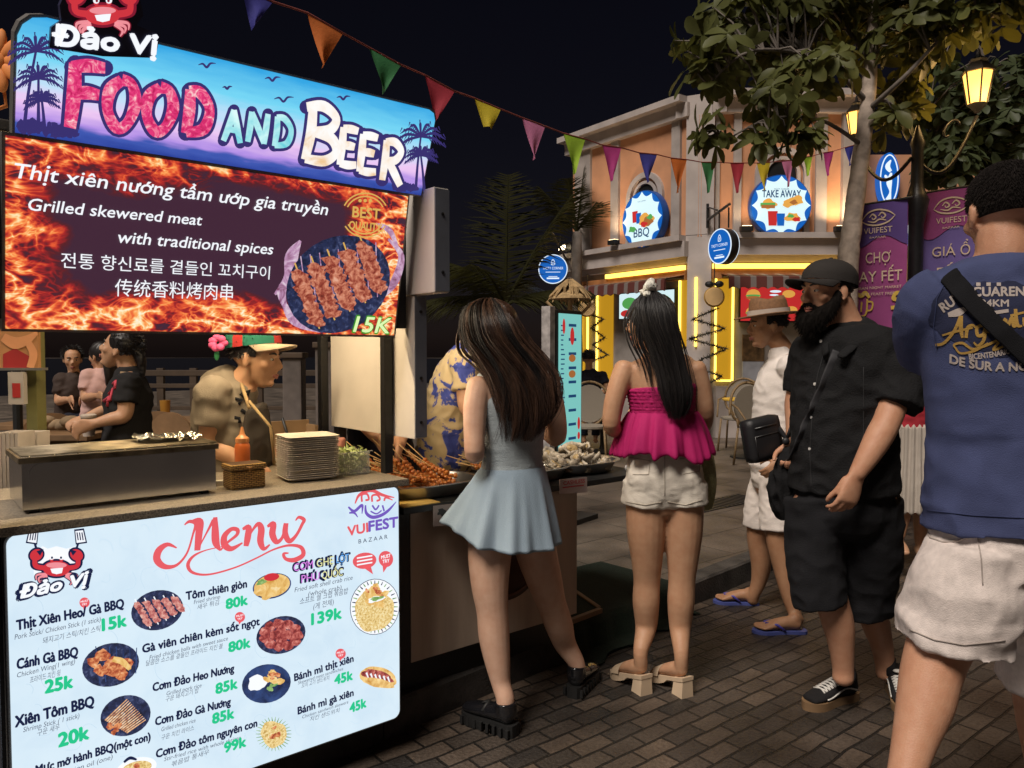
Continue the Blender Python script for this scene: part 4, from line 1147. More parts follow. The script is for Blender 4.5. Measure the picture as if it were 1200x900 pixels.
def crab2d(pn,mb,cx,cy,s,k,tools=True):
 """red crab emblem: materials 0 red, 1 dark, 2 white, 3 pale red"""
 D_ = lambda x,y,rx,ry,mi,kk,rot=0: pn.pdisc(mb,cx + x * s,cy + y * s,rx * s,ry * s,k + kk,mi,rot)
 st_ = lambda pts,w,mi,kk: pn.pstroke(mb,[(cx + x * s,cy + y * s) for x,y in pts],[q * s for q in w],k + kk,mi)
 D_(0,.05,.78,.48,1,0);
 for sg in (-1,1):
  st_([(sg * .62,.0),(sg * 1.05,-.1),(sg * 1.1,-.5)],[.38,.36,.3],1,0)
  D_(sg * .98,-.62,.42,.36,1,.0002,sg * 30)
  for j in range(3): st_([(sg * .45,.3 + .05 * j),(sg * (.95 - .1 * j),.36 + .14 * j),(sg * (.98 - .16 * j),.62 + .12 * j)],[.2,.18,.12],1,.0004)
 for sg in (-1,1):
  for j in range(3): st_([(sg * .45,.3 + .05 * j),(sg * (.95 - .1 * j),.36 + .14 * j),(sg * (.98 - .16 * j),.62 + .12 * j)],[.12,.10,.03],3,.0010)
  st_([(sg * .55,.02),(sg * 1.0,-.08),(sg * 1.06,-.45)],[.24,.22,.2],0,.0010)
  D_(sg * .98,-.62,.33,.27,0,.0012,sg * 30)
  pn.ppoly(mb,[(cx + (sg * .80) * s,cy - .58 * s),(cx + sg * .62 * s,cy - .92 * s),(cx + sg * .98 * s,cy - .80 * s)],k + .0015,1)
  D_(sg * .24,-.44,.10,.15,0,.0011); D_(sg * .24,-.50,.12,.12,2,.0013); D_(sg * .22,-.49,.05,.06,1,.0016)
 D_(0,.05,.66,.38,0,.0012); D_(0,-.12,.5,.14,3,.0014)
 pn.ppoly(mb,[(cx - .3 * s,cy + .05 * s),(cx + .32 * s,cy + .0 * s),(cx + .26 * s,cy + .26 * s),(cx,cy + .32 * s),(cx - .22 * s,cy + .26 * s)],k + .0017,2)
 if tools:
  for sg in (-1,1):
   st_([(sg * .86,-.55),(sg * 1.05,-1.15)],[.10,.10],1,.0006)
   c0,c1 = cx + sg * 1.14 * s,cy - 1.5 * s
   pn.ppoly(mb,[(c0 + x * s,c1 + y * s) for x,y in [(-.28,-.36),(.2,-.42),(.36,.3),(-.2,.38)]] if sg > 0 else [(c0 + x * s,c1 + y * s) for x,y in [(-.2,-.42),(.28,-.36),(.2,.38),(-.36,.3)]],k + .0008,1)
   pn.ppoly(mb,[(c0 + x * s * .78,c1 + y * s * .78) for x,y in [(-.28,-.36),(.2,-.42),(.36,.3),(-.2,.38)]] if sg > 0 else [(c0 + x * s * .78,c1 + y * s * .78) for x,y in [(-.2,-.42),(.28,-.36),(.2,.38),(-.36,.3)]],k + .0011,2)
   for j in (-.12,0,.12): st_([(sg * 1.14 + j - .02 * sg,-1.72),(sg * 1.14 + j + .04 * sg,-1.34)],[.05,.05],1,.0014)
M_alu = mat('dull_aluminium',(.30,.29,.28),.4,.7,var=.15,scale=12)
M_alud = mat('grey_box_side',(.16,.17,.20),.5,.3,var=.15,scale=8)
M_cream = mat('cream_sheet_panel',(.66,.60,.54),.6,var=.10,scale=3,bump=.05)
M_post = mat('black_post_paint',(.010,.010,.011),.45,var=.3,scale=18,bump=.1)
M_granite = mat('speckled_granite',(.09,.075,.06),.35,scale=220,col2=(.40,.34,.26),detail=8,bump=.05)
M_screw = mat('screw_head',(.03,.03,.03),.4,.6,var=0)
# -- menu light box
MENU = Panel(st(-1.185,.022,.137),UU,ZZ)
mw,mh = 1.178,.838
t = thing('menu_light_box','large white lit menu board with prices and food pictures under the stall counter','menu board',st(-.6,.0,.137))
m1 = MB()
m1.poly([MENU.pt(x,y,-.004) for x,y in rect2d(-.006,-.006,mw + .006,mh + .006,.03)],-MENU.n * .055)
m1.build('box_frame',M_alu,t)
M_menuface = print_mat('white_menu_face',[(.25,(.62,.78,.91)),(.5,(.69,.84,.95)),(.8,(.74,.88,.97))],7,1.0,3)
m1 = MB(); m1.poly([MENU.pt(x,y,0) for x,y in rect2d(0,0,mw,mh,.026)],-MENU.n * .003); m1.build('light_face',M_menuface,t)
m1 = MB(); rng = random.Random(9)
for i in range(120):
 x,y = rng.uniform(.03,mw - .03),rng.uniform(.03,mh - .03); a = rng.uniform(0,6); q = rng.uniform(.015,.04)
 vs,fs = stroke2d([(x + q * math.cos(a + b) * (1 - .2 * b),y + q * math.sin(a + b)) for b in (0,.9,1.8,2.7)],[.0018] * 4,3)
 MENU.add(m1,vs,fs,.0006)
m1.build('faint_pattern',emis('pale_sketch_ink',(.58,.74,.87),1.0),t)
m1 = MB(); z_ = .0012
for pts,wd in [([(207,642),(196,638),(186,645),(184,656),(193,664),(207,662),(219,648),(226,626),(229,614),(222,611),(216,615)],[1.5,5,8,8,6,3.5,2.5,2.5,4,4,1.5]),
    ([(225,611),(234,611),(233,625),(231,645)],[4,8,8.5,7]),([(231,645),(240,628),(250,609)],[2,2,4]),([(252,606),(252,622),(253,636),(258,645)],[5,8.5,8.5,2]),
    ([(258,645),(266,636),(277,627),(278,621),(271,620),(263,628),(263,638),(271,643),(284,636)],[2,3,4,5,5,7,8,6,2]),
    ([(284,620),(291,618),(290,630),(288,640)],[3,7,8,6]),([(288,638),(294,624),(302,614),(306,620),(305,634),(309,643),(316,638)],[2,2.5,5,8,8,5,2]),
    ([(313,617),(320,614),(319,626),(324,635),(331,629),(335,613)],[3,7,8,6,4,5]),([(335,613),(334,625),(339,634),(347,627),(354,614),(356,609),(350,606),(346,610)],[6,7,6,4,4,4.5,3.5,1.5]),
    ([(262,640),(240,645),(226,652),(220,662),(226,671),(245,673),(275,665),(300,654),(320,644),(338,639),(352,641),(355,650),(345,656),(335,655),(332,649),(338,648)],[1,1.5,3,4,3,2.2,2,2,2.2,3,4.5,6,6,4,3.5,1.5])]:
 MENU.pstroke(m1,pts,wd,z_); z_ += .00006
m1.build('menu_title',E_coral,t)
navy = [('Thịt Xiên Heo/ Gà BBQ',(19.6,738.4),(145,712),11.5),('Cánh Gà BBQ',(20,784),(91,769),12),('Xiên Tôm BBQ',(18,852),(110,827),13),('Mực mỡ hành BBQ(một con)',(42,907),(176,867),10),
  ('Tôm chiên giòn',(218,703),(289,688),9.5),('Gà viên chiên kèm sốt ngọt',(167,765),(304,732),9.5),('Cơm Đảo Heo Nướng',(179,810),(274,787),9.5),('Cơm Đảo Gà Nướng',(182,850),(270,826),9.5),('Cơm Đảo tôm nguyên con',(183,888),(301,851),9.5),
  ('Bánh mì thịt xiên',(345,798),(414,775),8.5),('Bánh mì gà xiên',(349,837),(414,815),8.5)]
def menu_lines(name,rows,m,*k):
 for body,a,b,c in rows: m1 = MB(); MENU.pline(m1,body,a,b,c,.0012,*k); m1.build(name,m,t)
menu_lines('dish_name',navy,E_navy,.05)
m1 = MB(); MENU.pline(m1,'BAZAAR',(420,637),(454,631),5,.0012,.0,0,0,1.5)
m1.build('bazaar_lettering',E_navy,t)
grey = [('Pork Stick/ Chicken Stick (1 stick)',(17,749.5),(118,728),6),('돼지고기 스틱/치킨 스틱',(50,754),(118,739),6),('Chicken Wing(1 wing)',(20,794),(88,777),6),('프라이드 치킨 윙',(35,800),(71,791),6),('Shrimp Stick ( 1 stick)',(27,858),(93,841),6),('구운 새우',(44,862),(70,854),6),('Onion oil (one)',(75,908),(132,889),6),
  ('Fried shrimp',(227,708),(258,701),4.8),('새우 튀김',(231,714),(257,708),5),('Fried chicken balls with sweet sauce',(175,773),(267,750),5),('달콤한 소스를 곁들인 프라이드 치킨 볼',(171,780),(261,759),5),('Grilled pork rice',(195,815),(236,805),5),('구운 돼지고기 밥',(194,822),(233,811),5),
  ('Grilled chicken rice',(189,857),(229,846),5),('구운 치킨 라이스',(189,867),(227,855),5),('Stir-fried rice with whole shrimp',(192,892),(282,866),5),('볶음밥 통새우',(201,898),(245,883),5),
  ('Fried soft shell crab rice',(345,694),(413,679),5.5),('(whole crab)',(361,698.5),(400,690.5),5.5),('소프트 쉘 크랩 볶음밥',(351,708),(408,695),6),('(게 전체)',(367,714),(391,708),6),('Skewered meat sandwiches',(349,802),(402,785),4),('꼬치 고기 샌드위치',(353,806),(386,796),4.5),('Chicken sandwich skewers',(354,842),(408,824),4),('치킨 샌드위치',(363,845),(398,834),4.5)]
menu_lines('dish_description',grey,E_grey,.0,.18)
price = [('15k',(120,739),(148,733),14),('25k',(53,812),(85,805),15),('20k',(69,875),(104,865),16),('80k',(265,713.5),(290,708),11.5),('80k',(268,764),(293,758),11.5),('85k',(253,813),(278,806),12),('85k',(249,848),(274,841),12),('99k',(263,882),(288,874),12),('139k',(365,732),(400,724),13),('45k',(392,802),(413,796),11),('45k',(410,835),(429,828),11)]
menu_lines('dish_price',price,E_green,.065)
m1 = MB()
MENU.pline(m1,'CƠM GHẸ LỘT',(343,670),(410,657),10,.0011,.085,0,0); MENU.pline(m1,'PHÚ QUỐC',(352,683),(402,674),10,.0011,.085,0,0)
MENU.pline(m1,'CƠM',(344,669.6),(367,665),9,.0016,.0,0,1); MENU.pline(m1,'GHẸ',(371,664.4),(391,660.6),9,.0016,.0,0,2); MENU.pline(m1,'LỘT',(394,660),(409,657.2),9,.0016,.0,0,3)
MENU.pline(m1,'PHÚ',(353,682.8),(374,679),9,.0016,.0,0,1); MENU.pline(m1,'QUỐC',(377,678.6),(401.5,674.2),9,.0016,.0,0,2)
m1.build('crab_rice_lettering',[E_navy,emis('lilac_ink',(.75,.25,.85),1),emis('cream_ink',(.85,.85,.40),1),emis('sky_ink',(.15,.45,.95),1)],t)
m1 = MB()
MENU.pline(m1,'VUI',(407.5,628),(431,623),11,.0012,.05);
MENU.pline(m1,'FEST',(432,622.7),(466,617),12,.0012,.05,0,1)
EM = [([(416,590),(420,581),(428,576),(437,575),(448,580),(462,583)],[1.5,3.5,4,4,3.5,1],0),([(424,588),(424,580),(430,579),(432,585),(428,586)],[2.5] * 5,0),([(436,588),(436,581),(442,580),(445,585),(441,587)],[2.5] * 5,0),([(450,587),(452,583),(460,586)],[2.5,2.5,1],0),
      ([(408,594),(415,599),(424,592),(424,602)],[2,3.5,3.5,1],1),([(409,601),(415,601),(419,606)],[2,2.5,1],1),([(428,592),(429,601),(436,606),(446,604),(455,598),(464,588)],[2,3.5,4,4,3.5,1],1),([(436,592),(440,597),(444,592)],[2.2] * 3,1),([(448,592),(450,599)],[2.2] * 2,1),([(434,599),(441,602),(447,598)],[1.8] * 3,1)]
for pts,wd,mi in EM: MENU.pstroke(m1,pts,wd,.0012 + .0001 * mi,mi)
m1.build('festival_logo',[E_coral,E_violet],t)
m1 = MB()
MENU.pdisc(m1,427,657,14,9.5,.0012,0,-8); MENU.ppoly(m1,[(424,664),(437,673),(434,662)],.0012,0)
MENU.pdisc(m1,452,655,8.5,9.5,.0012,0,-8); MENU.ppoly(m1,[(448,662),(449,671),(455,662)],.0012,0)
for cx,cy in ((99,706),(281,723),(399,766)): MENU.pdisc(m1,cx,cy,6,6,.0012,0); MENU.ppoly(m1,[(cx - 2,cy + 4),(cx - 1,cy + 9),(cx + 3,cy + 4)],.0012,0)
for i in range(3): MENU.pstroke(m1,[(418,654 + 4 * i),(436,651 + 4 * i)],[1.7,1.7],.0018,1)
MENU.pline(m1,'MUST',(446.5,655),(457.5,652.5),4,.0018,.03,0,1); MENU.pline(m1,'TRY',(448,660),(456,658.5),4,.0018,.03,0,1)
for cx,cy in ((99,706),(281,723),(399,766)): MENU.pline(m1,'MUST',(cx - 4.5,cy + .3),(cx + 4.5,cy - 1.5),2.4,.0018,.02,0,1); MENU.pline(m1,'TRY',(cx - 3,cy + 3.8),(cx + 3,cy + 2.3),2.4,.0018,.02,0,1)
m1.build('speech_bubble',[E_coral,E_white],t)
pm = [E_platedk,E_meatpk,E_meat,E_balls,E_fried,E_rice,E_sticks,E_bread,E_leaf,E_plateblue,E_white,E_crab,E_navy]
rng = random.Random(21)
def lumps(m1,cx,cy,rx,ry,n,s0,s1,mi,k,rot=-14,el=.7):
 for i in range(n):
  a = rng.uniform(0,2 * PI); q = math.sqrt(rng.random())
  MENU.pdisc(m1,cx + rx * q * math.cos(a),cy + ry * q * math.sin(a),rng.uniform(s0,s1),rng.uniform(s0,s1) * el,k + .00003 * i,mi,rng.uniform(-60,60),14,.25,rng.uniform(0,6))
def picture(n,fn):
 m1 = MB(); fn(m1); m1.build('food_picture',pm,t)
def pic_skewers(m1):
 MENU.pdisc(m1,184,715,31,23,.0012,0,-16)
 for j in range(5):
  x0,y0,x1,y1 = 160 + j * 11,707 - j * 1.5,175 + j * 9.5,733 - j * 4.5
  MENU.pstroke(m1,[(x0 - 2,y0 - 5),(x1 + 1,y1 + 3)],[1.2,1.2],.0016,10)
  for q in range(6): MENU.pdisc(m1,x0 + (x1 - x0) * (q + .4) / 6,y0 + (y1 - y0) * (q + .4) / 6,5,3.4,.002 + .00005 * q,1,10,12,.3,rng.uniform(0,6))
def pic_wings(m1):
 MENU.pdisc(m1,129.5,779,34,25,.0012,0,-16)
 for j in range(7): MENU.pstroke(m1,[(112 + j * 8,757 + j * .3),(117 + j * 7,801 - j * 2)],[1,1],.0015,9)
 lumps(m1,127,780,22,16,14,6,10,2,.002)
 MENU.pstroke(m1,[(132,772),(143,775),(152,784)],[6,7,4],.0028,4)
def pic_sticks(m1):
 MENU.pdisc(m1,147,838.5,30,23.5,.0012,0,-18)
 for j in range(13): MENU.pstroke(m1,[(123 + j * 2.1,844 + j * 1.2),(149 + j * 1.8,819 + j * 2)],[2.0,1.2],.0018 + .00004 * j,6)
 lumps(m1,133,853,12,5,8,2.5,4.5,2,.003)
def pic_rolls(m1):
 MENU.pdisc(m1,318.5,686.6,23,14.5,.0012,9,-14); MENU.pdisc(m1,318.5,686.2,21.5,13.2,.0014,4,-14); MENU.pdisc(m1,318,676,9,4.5,.002,11,-8)
 for x,y in ((304,692),(313,690),(323,687),(332,683),(313,697)): MENU.pdisc(m1,x,y,7.5,5,.0022 + x * 1e-6,4,-40,16,.15,x)
 MENU.pdisc(m1,306,682,6,3,.0021,8,-20,14,.3)
def pic_balls(m1):
 MENU.pdisc(m1,329,744,29.5,21.5,.0012,0,-18)
 for i in range(15):
  a = 2 * PI * i / (11 if i < 11 else 4); q = 17 if i < 11 else 6.5; MENU.pdisc(m1,329 + q * math.cos(a) * 1.15,744 + q * math.sin(a) * .8,6.6,5.6,.002 + .00004 * i,3,0,16,.12,i)
def pic_pork(m1):
 MENU.pdisc(m1,312,801,29,22.5,.0012,9,-14); MENU.pdisc(m1,313,801.5,22,15,.0015,9,-14)
 MENU.pdisc(m1,301,800,11,9,.002,10,-20,20,.2); lumps(m1,320,796,9,7,8,4,6,4,.0022); lumps(m1,321,793,6,4,5,2.5,4,2,.0027); lumps(m1,318,805,9,3,5,2,3.5,8,.0026)
def pic_spiky(m1,cx=320.5,cy=860,r=15,big=False):
 for j in range(30):
  a = 2 * PI * j / 30; MENU.pstroke(m1,[(cx + r * .8 * math.cos(a),cy + r * .9 * math.sin(a)),(cx + r * 1.4 * math.cos(a),cy + r * 1.35 * math.sin(a))],[1.6,.4],.0012,8 if not big else 12)
 MENU.pdisc(m1,cx,cy,r,r * 1.05,.0016,5,-30,26,.1,1)
 lumps(m1,cx - 1,cy - 1,r * .5,r * .5,6,r * .15,r * .25,2,.0022)
def pic_crabrice(m1):
 MENU.pdisc(m1,439,711,29,33,.0010,12,10); MENU.pdisc(m1,439,711,28.3,32.3,.0013,10,10)
 for j in range(36):
  a = 2 * PI * j / 36; MENU.pstroke(m1,[(439 + 22 * math.cos(a),711 + 27 * math.sin(a)),(439 + 27 * math.cos(a),711 + 31 * math.sin(a))],[1.6,.8],.0016,12 if j % 2 else 8)
 MENU.pdisc(m1,438,715,23,25,.002,5,10,30,.08,2); lumps(m1,438,699,13,11,12,4,7,4,.0024); lumps(m1,438,697,12,9,7,2,4,2,.0029)
 MENU.pdisc(m1,440,702,10,3.2,.0034,10,-12,18,.3,1); MENU.pdisc(m1,441,701,8,2.2,.0036,8,-12,18,.4,2)
def pic_bread(m1):
 MENU.pdisc(m1,443,793.6,22,12,.0012,7,12,26,.05); MENU.pdisc(m1,442,792,19,6.5,.0018,3,14,22,.15); MENU.pdisc(m1,443,800,19,5,.0024,7,12,22,.08)
 for j in range(6): MENU.pstroke(m1,[(429 + j * 5,788 + j),(432 + j * 5,796 + j)],[2.4,1],.0022,10)
def pic_bottom(m1):
 MENU.pdisc(m1,160,900,24,12,.0012,10,-14); MENU.pdisc(m1,160,900,18,8,.0016,5,-14); MENU.pstroke(m1,[(145,893),(152,888),(160,890)],[3,4,2],.002,12); MENU.pdisc(m1,160,897,4,3,.0022,2)
for i,fn in enumerate((pic_skewers,pic_wings,pic_sticks,pic_rolls,pic_balls,pic_pork,pic_spiky,pic_crabrice,pic_bread,pic_bottom)): picture(i,fn)
m1 = MB()
MENU.ppoly(m1,[(38,648),(50,640),(56,643),(66,640),(78,643),(88,640),(92,655),(86,672),(40,676)],.0009,2)
crab2d(MENU,m1,66,665,24,.0012)
MENU.pline(m1,'Đảo Vị',(21,702),(107,683),15,.0032,.16,.25,1); MENU.pline(m1,'Đảo Vị',(24,700.5),(104,683.5),14,.0042,.06,.25,2)
m1.build('crab_logo',[E_crab,E_navy,E_white,E_pink],t)
# -- banner with flames
BAN = Panel(st(-1.172,0,1.514),UU,(ZZ * .476 + NN * .1))
bw,bh = 1.164,.4864
t = thing('flame_banner_sign','dark lit banner with flames, skewers and the words grilled skewered meat','sign',st(-.6,0,1.5))
m1 = MB(); m1.poly([BAN.pt(x,y,-.004) for x,y in rect2d(-.008,-.008,bw + .008,bh + .008)],-BAN.n * .05); m1.build('box_frame',M_alu,t)
def flame_mat():
 m = bpy.data.materials.new('flame_print'); m.use_nodes = True
 N,L,p = nodes_of(m); p.inputs['Roughness'].default_value = .3; p.inputs['Base Color'].default_value = (.02,.02,.02,1)
 uv = N.new('ShaderNodeUVMap'); sp = N.new('ShaderNodeSeparateXYZ'); L.new(uv.outputs[0],sp.inputs[0])
 def math_(op,a,b=None,clamp=False):
  n = N.new('ShaderNodeMath'); n.operation = op; n.use_clamp = clamp
  for i,v in enumerate((a,b)):
   if v is None: continue
   if isinstance(v,(int,float)): n.inputs[i].default_value = v
   else: L.new(v,n.inputs[i])
  return n.outputs[0]
 x,y = sp.outputs[0],sp.outputs[1]
 mp = N.new('ShaderNodeMapping'); mp.inputs['Rotation'].default_value = (0,0,R(-28)); mp.inputs['Scale'].default_value = (1.0,1.7,1); L.new(uv.outputs[0],mp.inputs['Vector'])
 def noise_(scale,detail,rough,dist,vec,off=0):
  n = N.new('ShaderNodeTexNoise'); n.noise_dimensions = '4D'; n.inputs['W'].default_value = off
  n.inputs['Scale'].default_value = scale; n.inputs['Detail'].default_value = detail; n.inputs['Roughness'].default_value = rough; n.inputs['Distortion'].default_value = dist
  L.new(vec,n.inputs['Vector']); return n.outputs['Fac']
 f1 = noise_(5.0,3.2,.45,2.6,mp.outputs[0],1.3)
 f2 = noise_(3.2,3,.5,1.0,mp.outputs[0],7.7)
 f3 = noise_(12,2.5,.5,2.2,mp.outputs[0],3.1)
 def ridge(f,k): return math_('POWER',math_('SUBTRACT',1,math_('ABSOLUTE',math_('MULTIPLY_ADD',f,2) if False else math_('SUBTRACT',math_('MULTIPLY',f,4),2)),True),k)
 r1,r3 = ridge(f1,3.2),ridge(f3,3.0)
 fil = math_('ADD',math_('MULTIPLY',r1,.75),math_('MULTIPLY',r3,.45))
 mask = math_('MAXIMUM',math_('SUBTRACT',1,math_('DIVIDE',y,.12)),math_('SUBTRACT',1,math_('DIVIDE',x,.13)))
 mask = math_('MAXIMUM',mask,math_('SUBTRACT',math_('DIVIDE',math_('SUBTRACT',y,.36),.11),math_('DIVIDE',x,1.3)))
 mask = math_('MAXIMUM',mask,math_('DIVIDE',math_('SUBTRACT',x,.93),.22))
 mask = math_('ADD',mask,math_('MULTIPLY',math_('SUBTRACT',f2,.5),1.9))
 mask = math_('MULTIPLY',math_('ADD',mask,.02),1.5,True)
 v = math_('MULTIPLY',math_('ADD',math_('MULTIPLY',fil,.80),math_('MULTIPLY',math_('SUBTRACT',f2,.5),1.1)),mask)
 rp = N.new('ShaderNodeValToRGB'); el = rp.color_ramp.elements
 for _ in range(5): el.new(.5)
 for e,(q,c) in zip(el,[(0,(.055,.020,.040)),(.10,(.10,.016,.022)),(.24,(.42,.022,.022)),(.42,(.82,.11,.035)),(.60,(1,.38,.10)),(.80,(1,.76,.40)),(1,(1,.95,.82))]): e.position = q; e.color = (*c,1)
 L.new(v,rp.inputs[0]); L.new(rp.outputs[0],p.inputs['Emission Color']); p.inputs['Emission Strength'].default_value = 1.0
 return m
def uv_panel(name,pn,w,h,m,parent,k=0.0,pts=None):
 pts = pts or rect2d(0,0,w,h)
 n = len(pts); off = world_loc(parent)
 me = bpy.data.meshes.new(name)
 me.from_pydata([tuple(pn.pt(x,y,k) - off) for x,y in pts] + [tuple(pn.pt(x,y,k - .003) - off) for x,y in pts],[],[list(range(n)),list(range(2 * n - 1,n - 1,-1))] + [(i,i + n,(i + 1) % n + n,(i + 1) % n) for i in range(n)])
 ul = me.uv_layers.new(name='UVMap')
 for lp in me.loops: ul.data[lp.index].uv = pts[lp.vertex_index % n]
 me.materials.append(m); me.update()
 o = bpy.data.objects.new(name,me); COL.objects.link(o); o.parent = parent
 return o
uv_panel('flame_face',BAN,bw,bh,flame_mat(),t)
m1 = MB()
smoke = [([(322,345),(338,325),(342,300),(352,282)],[3,12,16,3]),([(336,365),(330,340),(346,318)],[3,11,3]),([(455,280),(470,300),(462,330),(445,350)],[3,8,11,4]),([(330,350),(345,375),(375,388)],[3,12,4]),([(440,262),(456,270),(466,290)],[2,7,3])]
for i,(pts,wd) in enumerate(smoke): BAN.pstroke(m1,pts,wd,.0010 + .0001 * i,2)
BAN.pdisc(m1,396,333,64,54,.0020,0,-35)
for j in range(9): BAN.pstroke(m1,[(352 + j * 11,300 - j * 2),(362 + j * 10,372 - j * 3)],[1.2,1.2],.0023,2)
for j in range(5):
 x0,y0,x1,y1 = 349 + j * 19,320 - j * 8,372 + j * 18,380 - j * 10
 BAN.pstroke(m1,[(x0 - 4,y0 - 12),(x1 + 2,y1 + 5)],[1.8,1.8],.0026,4)
 for q in range(9): BAN.pdisc(m1,x0 + (x1 - x0) * (q + .4) / 9,y0 + (y1 - y0) * (q + .4) / 9,10.4,6.6,.003 + .00005 * q,1,10 + rng.uniform(-15,15),16,.3,rng.uniform(0,6))
E_smoke = print_mat('lilac_smoke_print',[(.3,(.20,.05,.10)),(.5,(.55,.30,.50)),(.7,(.9,.75,.85))],16,.9,6,2.5)
m1.build('skewer_picture',[E_platedk,print_mat('banner_meat_print',[(.25,(.05,.006,.006)),(.42,(.30,.05,.03)),(.58,(.62,.22,.13)),(.8,(.85,.5,.36))],60),E_smoke,E_white,E_gold],t)
m1 = MB()
BAN.pline(m1,'Thịt xiên nướng tẩm ướp gia truyền',(17,208),(383,252),15,.0055,.012,.18)
BAN.pline(m1,'Grilled skewered meat',(33,246),(236,264),13,.0055,.012,.18)
BAN.pline(m1,'with traditional spices',(138,284),(319,298),13,.0055,.012,.18)
BAN.pline(m1,'전통 향신료를 곁들인 꼬치구이',(71,312),(315,326),13,.0055,.0)
BAN.pline(m1,'传统香料烤肉串',(134,345),(272,350),15,.0055,.0)
m1.build('lettering',E_white,t)
m1 = MB()
BAN.pline(m1,'15K',(412,389),(456,391),20,.0058,.05,.15,1); BAN.pline(m1,'15K',(413,388),(455,390),18,.0064,.02,.15,0)
m1.build('price_lettering',[emis('pale_lime_ink',(.72,.95,.45),1.0),emis('green_edge_ink',(.06,.30,.02),1.0)],t)
m1 = MB()
for r_ in (27,23): BAN.pstroke(m1,[(427 + r_ * math.cos(a),252 + r_ * .95 * math.sin(a)) for a in [2 * PI * i / 24 for i in range(25)] if not (abs(math.sin(a)) < .42)][:9],[1.6] * 9,.0055); BAN.pstroke(m1,[(427 + r_ * math.cos(a),252 + r_ * .95 * math.sin(a)) for a in [PI + .45 + (PI - .9) * i / 10 for i in range(11)]],[1.6] * 11,.0056)
BAN.pline(m1,'BEST',(412,254),(444,257),12,.0057,.03); BAN.pline(m1,'QUALITY',(408,268),(445,271),9,.0057,.03)
for i in range(3): BAN.pdisc(m1,421 + 6 * i,235,2,2,.0057)
m1.build('quality_stamp',E_gold,t)
# -- top sign FOOD AND BEER
SGN = Panel(st(-1.152,.1,2.0),UU,(ZZ * .265 + NN * .1))
sw,sh = 1.196,.283
t = thing('food_and_beer_sign','blue and pink lit sign reading FOOD AND BEER leaning out above the stall','sign',st(-.55,.1,2.0))
m1 = MB(); pts = [(0,0),(sw,0),(sw,sh - .03),(sw - .01,sh - .008),(sw - .03,sh),(.09,sh),(.05,sh - .015),(.02,sh - .05),(0,sh - .09)]
pts = [(0,0),(sw,0),(sw,sh - .03),(sw - .01,sh - .008),(sw - .03,sh),(.06,sh),(.03,sh - .008),(.01,sh - .028),(0,sh - .055)]
m1.poly([SGN.pt(x * 1.0,y,-.004) for x,y in [(x + (.006 if x > .5 else -.006),y + (.006 if y > .1 else -.006)) for x,y in pts]],-SGN.n * .06); m1.build('box_frame',M_alu,t)
def sky_print():
 m = bpy.data.materials.new('sunset_print'); m.use_nodes = True
 N,L,p = nodes_of(m); p.inputs['Roughness'].default_value = .3; p.inputs['Base Color'].default_value = (.05,.05,.05,1)
 uv = N.new('ShaderNodeUVMap'); sp = N.new('ShaderNodeSeparateXYZ'); L.new(uv.outputs[0],sp.inputs[0])
 nz = N.new('ShaderNodeTexNoise'); nz.inputs['Scale'].default_value = 9; mp = N.new('ShaderNodeMapping'); mp.inputs['Scale'].default_value = (1,5,1); L.new(uv.outputs[0],mp.inputs[0]); L.new(mp.outputs[0],nz.inputs['Vector'])
 a = N.new('ShaderNodeMath'); a.operation = 'MULTIPLY_ADD'; a.inputs[1].default_value = .05; L.new(nz.outputs['Fac'],a.inputs[0]); L.new(sp.outputs[1],a.inputs[2])
 mr = N.new('ShaderNodeMapRange'); mr.inputs['From Min'].default_value = .02; mr.inputs['From Max'].default_value = sh + .03; L.new(a.outputs[0],mr.inputs['Value'])
 rp = N.new('ShaderNodeValToRGB'); el = rp.color_ramp.elements
 for _ in range(5): el.new(.5)
 for e,(q,c) in zip(el,[(0,(.02,.05,.32)),(.10,(.05,.10,.45)),(.16,(.45,.28,.80)),(.30,(.86,.58,.90)),(.46,(.55,.75,.95)),(.68,(.18,.68,.92)),(1,(.03,.38,.78))]): e.position = q; e.color = (*c,1)
 L.new(mr.outputs[0],rp.inputs[0]); L.new(rp.outputs[0],p.inputs['Emission Color']); p.inputs['Emission Strength'].default_value = 1.0
 return m
uv_panel('sunset_face',SGN,sw,sh,sky_print(),t,0.0,pts)
E_palmink = emis('palm_silhouette_ink',(.04,.03,.16),1.0)
m1 = MB(); rng = random.Random(5)
def palm_ink(x,y0,y1,fr,lean=0):
 m1 = MB()
 SGN.pstroke(m1,[(x,y0),(x + lean * .4,(y0 + y1) / 2),(x + lean,y1)],[4,3,2.4],.0010)
 for j in range(9):
  a = -PI * .05 - PI * 1.15 * j / 8 + .35; dx,dy = math.cos(a),math.sin(a); tip = (x + lean + fr * dx,y1 + fr * dy * .7 + fr * .3)
  midp = (x + lean + fr * .55 * dx,y1 + fr * .55 * dy * .9)
  SGN.pstroke(m1,[(x + lean,y1),midp,tip],[2,3.4,.6],.0010 + .00003 * j)
  for q in range(6):
   s_ = .35 + q * .11; bx = x + lean + (tip[0] - x - lean) * s_; by = y1 + (midp[1] - y1) * s_ * 1.2 + (tip[1] - y1) * s_ * .35
   SGN.pstroke(m1,[(bx,by),(bx + dx * 3,by + 5)],[1.6,.4],.0012)
 m1.build('palm_silhouette',E_palmink,t)
palm_ink(45,150,92,30,0); palm_ink(28,152,60,34,14); palm_ink(52,150,118,22,-3)
palm_ink(487,222,160,30,6); palm_ink(497,224,182,20,-4)
for i in range(26): x = rng.uniform(24,88); SGN.pdisc(m1,x,150 + (x - 24) * .16 - rng.uniform(0,7),rng.uniform(4,7),rng.uniform(4,8),.0013 + i * 1e-5,0,0,12,.4,i)
